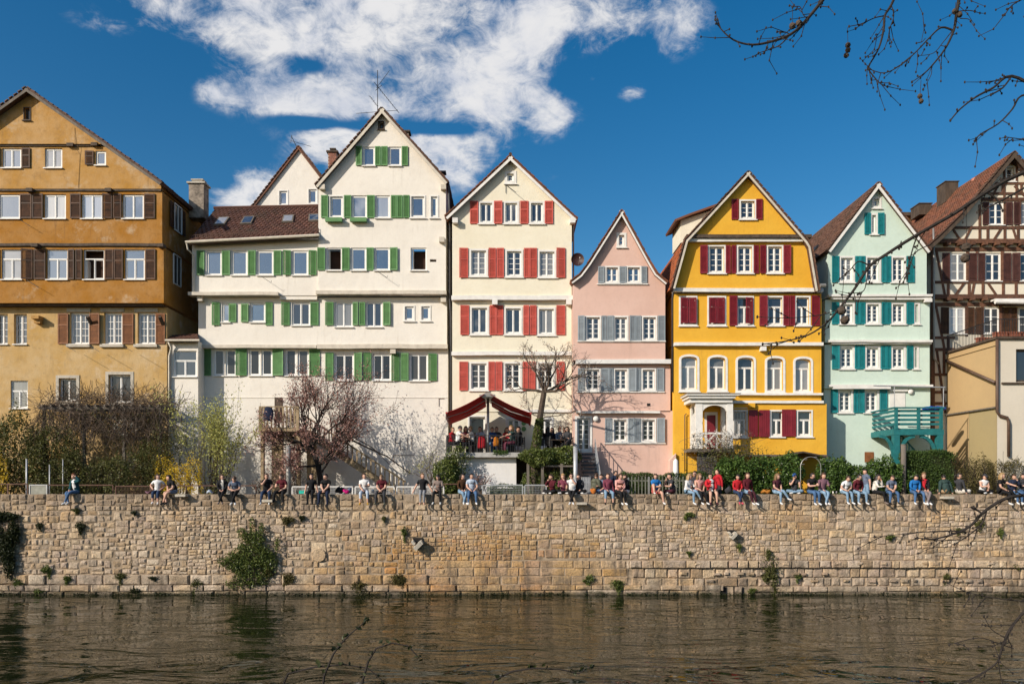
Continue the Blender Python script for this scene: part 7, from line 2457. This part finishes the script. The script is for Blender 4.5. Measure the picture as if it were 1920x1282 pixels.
# timber platform with stairs against the white house
pf = thing('timber_platform', 'sand coloured timber platform on posts with stairs down to the right', 'platform', P(510, 930, 43.6))
SW = M['sand_wood']
y0, y1 = 43.1, 46.6
xa, xb = P(485, 0, y0).x, P(560, 0, y0).x
zf, zr = P(0, 800, y0).z, P(0, 763, y0).z
MB().box(xa, xb, y0, y1, zf - .24, zf - .07).build('frame', SW, pf)
for k in range(12):
    y = y0 + .005 + (y1 - y0) * k / 12
    MB().box(xa, xb, y, y + .27, zf - .066, zf - .03).build('floor_board', SW, pf)
for x in (xa + .08, xb - .08):
    MB().box(x - .08, x + .08, y0 + .02, y0 + .18, zf - .029, zr).build('newel', SW, pf)
MB().box(xa, xb, y0 + .04, y0 + .14, zr + .001, zr + .06).box(xa + .02, xa + .12, y0 + .141, y1, zr + .001, zr + .06).build('handrail', SW, pf)
for k in range(9):
    x = xa + .25 + k * (xb - xa - .5) / 8
    MB().box(x - .04, x + .04, y0 + .07, y0 + .12, zf - .029, zr).build('baluster', SW, pf)
for (u, w_, y) in ((490, .16, y0 + .12), (504, .62, 44.6), (556, .18, y0 + .3), (567, .5, 45)):
    x = P(u, 0, y0).x
    MB().box(x - w_ / 2, x + w_ / 2, y, y + .25, 4.5, zf - .241).build('post', SW, pf)
sx0, sx1 = xb - .05, P(762, 0, 44.6).x
sz0, sz1 = zf - .2, 4.75
for y in (44.3, 45.3):
    MB().beam((sx0, y, sz0), (sx1, y, sz1), .28, .07).build('stringer', SW, pf)
MB().beam((sx0, 44.3, sz0 + .95), (sx1, 44.3, sz1 + .95), .09, .07).build('stair_rail', SW, pf)
for k in range(22):
    t = (k + .5) / 22
    x, z = sx0 + (sx1 - sx0) * t, sz0 + (sz1 - sz0) * t
    MB().box(x - .04, x + .04, 44.28, 44.32, z + .1, z + .92).build('stair_baluster', SW, pf)
    MB().box(x - .14, x + .14, 44.34, 45.26, z + .02, z + .06).build('tread', SW, pf)

# posts and lamp columns
def post(name, label, cat, u, v0, Y, r, m, cap=True):
    b = P(u, v0, Y)
    t = thing(name, label, cat, (b.x, Y, GZ))
    MB().tube([(b.x, Y, GZ - .05), (b.x, Y, b.z)], r, 10).build('shaft', M[m], t, smooth=True)
    MB().tube([(b.x, Y, GZ - .05), (b.x, Y, GZ + .5)], r * 1.25, 10).build('base', M[m], t, smooth=True)
    if cap:
        MB().tube([(b.x, Y, b.z), (b.x, Y, b.z + .04)], r * 1.1, 10).build('cap', M[m], t)
    return t
post('lamp_post', 'dark grey sticker-covered lamp post in front of the plum tree', 'lamp post', 541, 836, 42.2, .14, 'zinc')
post('pole', 'thick grey pole right of the terrace ivy', 'pole', 1079, 838, 42.2, .12, 'galv')
post('timber_post', 'weathered grey post beside the clipped hedge', 'post', 1694, 834, 42.0, .13, 'grey_timber')
for u, v, y, r, lab in ((50, 861, 41.6, .045, 'thin blue grey pole by the sign board at left'), (93, 872, 41.8, .03, 'thin grey pole right of the sign board'), (118, 862, 42.0, .025, 'thin green pole in front of the dark shrub')):
    post('thin_pole', lab, 'pole', u, v, y, r, 'galv')
sb = thing('sign_board', 'pale framed notice board with illegible text at the left railing', 'sign', P(71, 930, 41.1))
a, b = P(55, 932, 41.1), P(89, 908, 41.1)
MB().ring([(a.x, a.z), (b.x, a.z), (b.x, b.z), (a.x, b.z)], [(a.x + .05, a.z + .05), (b.x - .05, a.z + .05), (b.x - .05, b.z - .05), (a.x + .05, b.z - .05)], 41.07, 41.12).build('frame', M['galv'], sb)
MB().box(a.x + .04, b.x - .04, 41.095, 41.115, a.z + .04, b.z - .04).build('panel', mat('weathered sign', (.30, .30, .25), .7, .15, 4), sb)
for x in (a.x + .1, b.x - .1):
    MB().box(x - .025, x + .025, 41.125, 41.17, 4.5, b.z).build('leg', M['rust_iron'], sb)

# railings on the promenade edge
def railing(label, u0, u1, v, Y, m, posts, mesh=False):
    a, b = P(u0, v, Y), P(u1, v, Y)
    t = thing('railing', label, 'railing', ((a.x + b.x) / 2, Y, 4.5))
    MB().box(a.x, b.x, Y - .025, Y + .025, a.z - .06, a.z).build('top_rail', M[m], t)
    for k in range(posts):
        x = a.x + (b.x - a.x) * k / max(1, posts - 1)
        MB().box(x - .03, x + .03, Y - .027, Y + .027, 4.5, a.z - .061).build('post', M[m], t)
    if mesh:
        wm = MB()
        n = int((b.x - a.x) / .075)
        for k in range(1, n):
            x = a.x + (b.x - a.x) * k / n
            wm.box(x - .004, x + .004, Y - .004, Y + .004, 4.5 + .12, a.z - .06)
        for k in range(12):
            z = 4.5 + .14 + k * .09
            if z < a.z - .07:
                wm.box(a.x, b.x, Y - .0045, Y + .0045, z - .004, z + .004)
        wm.build('wire_mesh', M[m], t, kind='stuff')
        MB().box(a.x, b.x, Y - .02, Y + .02, 4.5 + .1, 4.5 + .14).build('bottom_rail', M[m], t)
    return t
railing('rusty red railing at the far left behind the wall', -60, 52, 906, 41.2, 'rust_iron', 4)
railing('rusty red railing between the sign board and the first post pair', 90, 212, 908, 41.2, 'rust_iron', 2)
railing('rusty mesh railing panel left of the couple in white and black', 217, 282, 910, 41.2, 'rust_iron', 2, True)
railing('brown railing behind the couples at the white house corner', 284, 480, 909, 41.2, 'rust_iron', 4)
railing('white mesh fence panel right of the lamp post', 548, 661, 911, 41.2, 'white_trim', 2, True)
railing('white mesh fence panel behind the woman with mustard shoes', 666, 739, 911, 41.2, 'white_trim', 2, True)
railing('white mesh fence panel behind the barefoot woman', 744, 832, 911, 41.2, 'white_trim', 2, True)
railing('brown railing behind the couple in brown and pale shirts', 832, 905, 906, 41.3, 'rust_iron', 3)
railing('grey mesh fence panel before the low box hedge', 905, 980, 908, 41.25, 'galv', 2, True)
railing('grey mesh fence panel left of the woman with the ponytail', 984, 1024, 908, 41.25, 'galv', 2, True)
def gate(u0, u1, v, Y, lab):
    a, b = P(u0, v, Y), P(u1, v, Y)
    t = thing('iron_gate', lab, 'gate', ((a.x + b.x) / 2, Y, GZ))
    for k in range(6):
        x = a.x + (b.x - a.x) * k / 5
        MB().box(x - .03, x + .03, Y - .03, Y + .03, GZ, a.z).build('bar', M['galv'], t)
    MB().box(a.x, b.x, Y - .02, Y + .02, a.z - .3, a.z - .25).build('rail', M['galv'], t)
gate(1091, 1106, 894, 41.6, 'narrow pale iron gate at the foot of the garden steps')
pk = thing('picket_fence', 'weathered grey-green picket fence in front of the low hedge', 'fence', P(1235, 930, 41.9))
a, b = P(1178, 893, 41.9), P(1345, 893, 41.9)
n = 26
for k in range(n + 1):
    x = a.x + (b.x - a.x) * k / n
    r = R.uniform(-.03, .03)
    w_ = .028 if k % 6 else .05
    MB().prism([(x - w_, GZ), (x + w_, GZ), (x + w_, a.z + r - .05), (x, a.z + r), (x - w_, a.z + r - .05)], 41.9, 41.925).build('picket', M['picket'] if k % 6 else M['zinc'], pk)
for z in (a.z - .22, GZ + .25):
    MB().box(a.x - .1, b.x + .1, 41.927, 41.97, z - .04, z + .04).build('rail', M['picket'], pk)
ga = thing('garden_arch', 'pale metal rose arch standing in the laurel hedge', 'garden arch', P(1520, 930, 42))
for y in (41.7, 42.2):
    pts = [P(1501, 935, y), P(1501, 875, y)]
    c = P(1520, 875, y)
    r = c.x - P(1501, 0, y).x
    pts += [Vector((c.x - r * math.cos(math.pi * k / 12), y, c.z + r * math.sin(math.pi * k / 12))) for k in range(1, 12)]
    pts += [P(1539, 875, y), P(1539, 935, y)]
    MB().tube(pts, .02, 7).build('hoop', M['zinc'], ga)
mb = MB()
for k in range(1, 12, 2):
    x, z = c.x - r * math.cos(math.pi * k / 12), c.z + r * math.sin(math.pi * k / 12)
    mb.tube([(x, 41.7, z), (x, 42.2, z)], .012, 5)
mb.build('rungs', M['galv'], ga)
gp = thing('garden_roof', 'dark tent-like shed roof behind the garden arch', 'shed roof', P(1495, 930, 43.5))
a, b, c = P(1458, 858, 43.5), P(1500, 849, 43.5), P(1545, 858, 43.5)
mb = MB()
slab(mb, [(a.x, a.z), (b.x, b.z), (c.x, c.z)], 0, .08, 43.0, 44.5)
mb.build('roof', M['dark_timber'], gp)
for x in (a.x + .2, c.x - .2):
    MB().box(x - .05, x + .05, 43.05, 43.15, GZ, a.z).build('post', M['grey_timber'], gp)
pr = thing('closed_parasol', 'closed white parasol between the pink and yellow houses', 'parasol', P(1267, 930, 42.9))
c = P(1267, 860, 42.9)
MB().tube([(c.x, 42.9, GZ), (c.x, 42.9, GZ + .7), (c.x, 42.9, c.z - .1), (c.x, 42.9, c.z)], [.16, .19, .13, .04], 10).build('cloth', M['white_trim'], pr, smooth=True)
MB().tube([(c.x, 42.9, GZ - .05), (c.x, 42.9, c.z + .06)], .025, 8).build('pole', M['galv'], pr)
MB().box(c.x - .25, c.x + .25, 42.65, 43.15, GZ, GZ + .08).build('base', M['concrete'], pr)
bt = thing('buttress', 'pink sloping buttress at the corner of the pink house', 'buttress', P(1260, 930, 45.3))
a, b = P(1255, 935, 45.1), P(1266, 850, 45.1)
MB().prism([(a.x, GZ), (b.x, GZ), (b.x, b.z), (a.x, b.z - .4)], 44.9, 45.49).build('wall', M['pink_plaster'], bt)

# bags, cups and food on the wall
def lump(name, label, cat, u, Y, w_, d, hh_, c, rough=.8):
    x = P(u, 0, Y).x
    t = thing(name, label, cat, (x, Y, WTOP))
    mb = MB()
    mb.ball((x, Y, WTOP + hh_ * .5), (w_ / 2, d / 2, hh_ / 2), 12, 8)
    mb.v = [(px + .03 * math.sin(9 * pz + 5 * py), py, max(WTOP, pz + .04 * math.sin(7 * px * 3))) for px, py, pz in mb.v]
    mb.build('body', cloth(c, rough), t, True)
    MB().tube([(x - w_ * .25, Y - .02, WTOP + hh_ * .85), (x, Y - .04, WTOP + hh_ * 1.15), (x + w_ * .25, Y - .02, WTOP + hh_ * .85)], .015, 6).build('strap', cloth(tuple(k * .5 for k in c)), t)
lump('backpack', 'black backpack lying on the wall left of the pink bag', 'backpack', 638, 40.5, .5, .35, .34, C['black'])
lump('bag', 'bright pink bag leaning against the black backpack', 'bag', 649, 40.38, .32, .25, .22, (.55, .01, .18))
lump('bag', 'grey-blue bag behind the pink bag', 'bag', 655, 40.6, .3, .25, .3, C['greyblue'])
lump('bundle', 'striped blue-grey bundle left of the woman in the black jacket', 'bundle', 394, 40.45, .34, .3, .17, C['paleblue'])
lump('bag', 'orange shoulder bag at the hip of the man in olive', 'bag', 1112, 40.22, .3, .18, .28, (.55, .17, .03))
lump('backpack', 'dark backpack beside the woman in the red track top', 'backpack', 1367, 40.45, .4, .3, .36, C['charcoal'])
lump('bag', 'orange-brown bag behind the woman in the plum t-shirt', 'bag', 1437, 40.5, .55, .35, .2, (.42, .17, .03))
lump('bundle', 'checked pinkish blanket beside the woman in the white t-shirt at left', 'blanket', 279, 40.45, .35, .35, .13, C['mauve'])
lump('bag', 'lime green bag between the couple in white and black', 'bag', 309, 40.35, .3, .25, .12, (.4, .5, .08))
lump('soft_toy', 'small white round bag between the mustard shoes and the man in stripes', 'bag', 700, 40.4, .18, .18, .2, C['white'])
bx = thing('lunch_box', 'turquoise plastic lunch box left of the woman in black', 'box', P(566, 925, 40.4))
a, b = P(561, 0, 40.35).x, P(573, 0, 40.35).x
TQ = mat('turquoise plastic', (.02, .45, .36), .4)
MB().box(a, b, 40.3, 40.5, WTOP, WTOP + .14).build('box', TQ, bx)
MB().box(a - .01, b + .01, 40.29, 40.51, WTOP + .141, WTOP + .17).build('lid', TQ, bx)
for u, lab in ((1562, 'white paper cup, left one of the two on the wall'), (1568, 'white paper cup, right one of the two on the wall'), (126, 'pale green paper cup beside the woman in the teal jacket')):
    x = P(u, 0, 40.3).x
    t = thing('paper_cup', lab, 'cup', (x, 40.3, WTOP))
    mm = M['white_trim'] if u > 200 else mat('pale green cup', (.4, .6, .4), .6)
    MB().tube([(x, 40.3, WTOP), (x, 40.3, WTOP + .11)], [.03, .042], 10).build('cup', mm, t, True)
    MB().tube([(x, 40.3, WTOP + .111), (x, 40.3, WTOP + .125)], .045, 10).build('lid', M['white_trim'], t)

# aerials
def aerial(name, label, base_, top, arms):
    t = thing(name, label, 'aerial', base_)
    MB().tube([base_, top], .022, 6).build('mast', M['iron'], t)
    for (p, q, n, l) in arms:
        p, q = Vector(p), Vector(q)
        mb = MB().tube([p, q], .015, 5)
        d = (q - p).normalized()
        s_ = d.cross(Vector((0, 1, 0))).normalized()
        s_ = (s_ * .35 + Vector((0, 1, 0)) * .94).normalized()
        for k in range(n):
            c = p.lerp(q, (k + .5) / n)
            mb.tube([c - s_ * l, c + s_ * l], .007, 4)
        mb.build('dipole_array', M['iron'], t)
Y_ = 47.5
aerial('roof_aerial', 'tall television aerial on the ridge of the big white house', P(708, 215, Y_), P(708, 132, Y_), [(P(702, 155, Y_), P(748, 212, Y_), 12, .22), (P(706, 165, Y_), P(730, 133, Y_), 12, .2), (P(704, 170, Y_), P(716, 160, Y_), 6, .16), (P(693, 180, Y_), P(708, 200, Y_), 4, .3), (P(668, 213, Y_), P(746, 207, Y_), 2, .4)])
Y_ = 54.5
aerial('roof_aerial', 'small dark aerial on the gable behind the tiled wing', P(557, 277, Y_), P(546, 255, Y_), [(P(545, 264, Y_), P(583, 275, Y_), 11, .2), (P(545, 268, Y_), P(547, 254, Y_), 4, .3)])

# ================================================================ near bank: plane tree reaching in from the right, shrub below
rr = random.Random(4)
pt = thing('plane_tree', 'bare plane tree whose dark twigs with seed balls hang into the picture from the right', 'tree', (8.6, 8.2, 1.9))
mb = MB()
mb.tube([(8.6, 8.2, 1.0), (8.5, 8.2, 4), (8.35, 8.2, 7), (8.0, 8.3, 10), (7.6, 8.4, 13), (7.4, 8.5, 16)], [.36, .30, .27, .22, .16, .1], 10)
mb.build('trunk', M['bark'], pt)
def bough(pts, Y, r0, r1, start=None, dy=0):
    p = [P(u, v, Y + dy * i / len(pts)) for i, (u, v) in enumerate(pts)]
    if start is not None:
        p = [Vector(start)] + p
    # smooth
    q = []
    for i in range(len(p) - 1):
        a, b, c, d = p[max(0, i - 1)], p[i], p[i + 1], p[min(len(p) - 1, i + 2)]
        for k in range(4):
            t = k / 4
            q.append(.5 * ((2 * b) + (c - a) * t + (2 * a - 5 * b + 4 * c - d) * t * t + (3 * b - a - 3 * c + d) * t ** 3))
    q.append(p[-1])
    n = len(q)
    mb = MB()
    mb.tube(q, [1.0 * r0 + (r1 - r0) * (i / (n - 1)) ** .8 for i in range(n)], 6)
    for i in range(3, n, 2):       # buds and spurs
        if rr.random() < .62:
            d = Vector((rr.uniform(-1, 1), rr.uniform(-1, 1), rr.uniform(-.6, .6))).normalized()
            l = rr.uniform(.02, .07)
            mb.tube([q[i], q[i] + d * l], [.005, .004], 4)
            mb.ball(q[i] + d * l, (.011, .011, .014), 5, 4)
    for i in range(4, n - 1):      # fine side twigs
        if rr.random() < (.42 if r0 < .02 else .3):
            t = (q[i + 1] - q[i - 1]).normalized()
            d = (t * .8 + Vector((rr.uniform(-1, 1), rr.uniform(-.6, .6), rr.uniform(-1, .5)))).normalized()
            l = rr.uniform(.08, .34)
            w1 = q[i] + d * l * .5 + Vector((rr.gauss(0, .02), rr.gauss(0, .02), rr.gauss(0, .02)))
            w2 = w1 + (d + Vector((rr.gauss(0, .3), 0, rr.gauss(0, .3)))).normalized() * l * .5
            mb.tube([q[i], w1, w2], [.005, .004, .0025], 4)
            for e in (w1, w2):
                mb.ball(e, (.010, .010, .015), 5, 4)
    mb.ball(q[-1], (.012, .012, .018), 5, 4)
    mb.build('bough', M['bark_dark'], pt)
    return q
YB_ = 8.6
S1 = (8.1, 8.3, 9.5)
top = (7.7, 8.4, 12.5)
bough([(1700, -170), (1560, -20), (1541, 3), (1510, 40), (1482, 65), (1440, 80), (1406, 84), (1375, 75), (1352, 55), (1341, 37)], YB_, .03, .004, top)
bough([(1482, 65), (1462, 85), (1440, 94), (1422, 100)], YB_, .008, .004)
bough([(1480, 64), (1470, 60), (1457, 60)], YB_, .006, .004)
bough([(1515, 36), (1506, 28), (1500, 13), (1486, 14)], YB_, .006, .004)
bough([(1520, 28), (1514, 42), (1503, 50)], YB_, .005, .003)
bough([(1760, -160), (1690, -30), (1671, 10), (1659, 30), (1657, 55), (1648, 90), (1630, 122), (1627, 128), (1640, 146), (1652, 158), (1664, 163)], YB_ + .4, .022, .004, top)
bough([(1659, 30), (1640, 34), (1615, 45), (1592, 50)], YB_ + .4, .007, .004)
bough([(1671, 10), (1676, 30), (1668, 55), (1665, 76)], YB_ + .4, .007, .004)
bough([(1660, 40), (1650, 60), (1640, 73)], YB_ + .4, .005, .003)
bough([(1850, -170), (1812, -60), (1798, 0), (1793, 30), (1788, 58), (1772, 92), (1746, 125), (1730, 140), (1710, 154)], YB_ + .2, .03, .004, top)
bough([(1788, 58), (1765, 52), (1742, 72), (1720, 95), (1695, 118), (1660, 137), (1630, 130)], YB_ + .2, .012, .004)
bough([(1788, 55), (1768, 80), (1750, 100), (1722, 105)], YB_ + .2, .006, .003)
bough([(1795, 22), (1815, 20), (1828, 22)], YB_ + .2, .006, .004)
bough([(1800, 35), (1815, 36), (1820, 40)], YB_ + .2, .005, .003)
bough([(1746, 125), (1746, 140), (1731, 168)], YB_ + .2, .005, .003)
bough([(1735, 72), (1728, 78), (1734, 48)], YB_ + .2, .004, .003)
bough([(2060, 40), (1960, -20), (1925, -5), (1898, 10), (1884, 28)], YB_, .014, .005, S1)
bough([(2060, 230), (1960, 175), (1897, 143), (1862, 165), (1830, 182), (1800, 205), (1782, 226)], YB_ - .4, .022, .007, S1)
bough([(1960, 175), (1915, 180), (1898, 205), (1872, 232), (1838, 252), (1830, 263)], YB_ - .4, .012, .006)
bough([(1897, 143), (1880, 165), (1858, 178)], YB_ - .4, .009, .008)
bough([(2040, 270), (1960, 268), (1920, 262), (1885, 257)], YB_ - .4, .009, .004, S1)
lb = bough([(2060, 285), (1960, 310), (1900, 332), (1850, 360), (1790, 400), (1720, 440), (1660, 478), (1630, 500), (1600, 545), (1572, 580), (1550, 605), (1515, 628), (1470, 640), (1430, 645)], YB_ - .6, .032, .005, (8.3, 8.2, 7.5))
bough([(1850, 360), (1870, 375), (1880, 395)], YB_ - .6, .012, .006)
bough([(1960, 330), (1880, 375), (1842, 395)], YB_ - .6, .014, .007)
bough([(1630, 498), (1610, 490), (1595, 505), (1585, 515)], YB_ - .6, .008, .004)
bough([(1722, 440), (1715, 455), (1705, 490), (1700, 515)], YB_ - .6, .009, .005)
bough([(1745, 458), (1715, 475), (1704, 508), (1701, 518)], YB_ - .6, .006, .004)
bough([(1628, 502), (1622, 540), (1612, 550)], YB_ - .6, .006, .004)
bough([(1572, 580), (1540, 590), (1480, 596), (1420, 594)], YB_ - .6, .006, .003)
bough([(1690, 452), (1686, 466)], YB_ - .6, .006, .005)
bough([(2080, 880), (1990, 925), (1900, 930), (1850, 955), (1820, 985), (1790, 1000), (1750, 1010), (1720, 1008)], YB_ - .5, .028, .006, (8.55, 8.2, 4.2))
bough([(1842, 962), (1820, 950), (1828, 955), (1832, 945)], YB_ - .5, .009, .005)
bough([(1850, 955), (1842, 980), (1820, 1000), (1790, 1020)], YB_ - .5, .012, .005)
bough([(1800, 996), (1770, 995), (1720, 998), (1640, 1006)], YB_ - .5, .009, .003)
bough([(2030, 1090), (1960, 1110), (1900, 1170), (1880, 1210), (1870, 1240), (1840, 1262), (1800, 1282)], YB_ - .5, .02, .006, (8.6, 8.2, 3.2))
bough([(1960, 1130), (1900, 1125), (1850, 1118), (1810, 1108), (1770, 1090)], YB_ - .5, .008, .003)
bough([(1900, 1215), (1870, 1205), (1835, 1195), (1780, 1208)], YB_ - .5, .008, .003)
bough([(1885, 1195), (1860, 1180), (1845, 1155)], YB_ - .5, .006, .003)
bough([(1872, 1240), (1880, 1280), (1905, 1300)], YB_ - .5, .007, .004)
def balls(u, v0, pts, Y, r=.042):
    mb = MB().tube([P(u, v0, Y), P(*pts[0], Y)], .003, 4)
    mb.build('stalk', M['bark_dark'], pt)
    for (x, y) in pts:
        c = P(x, y, Y)
        b = MB().ball(c, (r, r, r), 10, 8)
        b.v = [tuple(Vector(c) + (Vector(p) - c) * rr.uniform(.88, 1.12)) for p in b.v]
        b.build('seed_ball', M['bark'], pt)
balls(1486, 14, [(1486, 49), (1498, 44)], YB_, .034)
balls(1589, 52, [(1590, 85), (1590, 94), (1587, 104)], YB_ + .4, .03)
balls(1727, 150, [(1725, 181), (1727, 190)], YB_ + .2, .028)
balls(1792, 5, [(1791, 22), (1799, 28)], YB_ + .2, .032)
balls(1812, 380, [(1812, 464), (1810, 484)], YB_ - .6, .045)
balls(1582, 520, [(1578, 582), (1584, 600)], YB_ - .6, .045)
sh = thing('bank_shrub', 'budding shrub twigs rising from the near bank at the bottom of the picture', 'shrub', (-2.2, 7.4, 2.4))
def twig(pts, Y, r, leafy=True):
    q = [P(u, v, Y) for u, v in pts]
    mb = MB().tube(q, [1.5 * r * (1 - .6 * i / (len(q) - 1)) for i in range(len(q))], 5)
    mb.build('twig', M['bark_dark'], sh)
    out = []
    for i in range(1, len(q)):
        for k in range(2):
            c = q[i - 1].lerp(q[i], rr.random())
            out += [tuple(c + Vector((rr.gauss(0, .012), rr.gauss(0, .012), .02 + rr.gauss(0, .012)))) for _ in range(2)]
    out += [tuple(q[-1] + Vector((rr.gauss(0, .012), 0, rr.gauss(0, .012)))) for _ in range(4)]
    return out
lv = []
lv += twig([(590, 1400), (608, 1265), (625, 1225), (640, 1205), (660, 1185), (690, 1160)], 7.6, .009)
lv += twig([(660, 1400), (680, 1275), (690, 1240), (705, 1215), (735, 1205), (765, 1210), (785, 1232)], 7.5, .009)
lv += twig([(480, 1400), (540, 1262), (590, 1250), (645, 1245), (690, 1252), (720, 1278)], 7.7, .008)
lv += twig([(880, 1400), (925, 1275), (960, 1258), (1000, 1252), (1050, 1254), (1085, 1262), (1110, 1248)], 7.5, .008)
leafmass('buds', np.array(lv), .06, 'leaf_moss', sh)
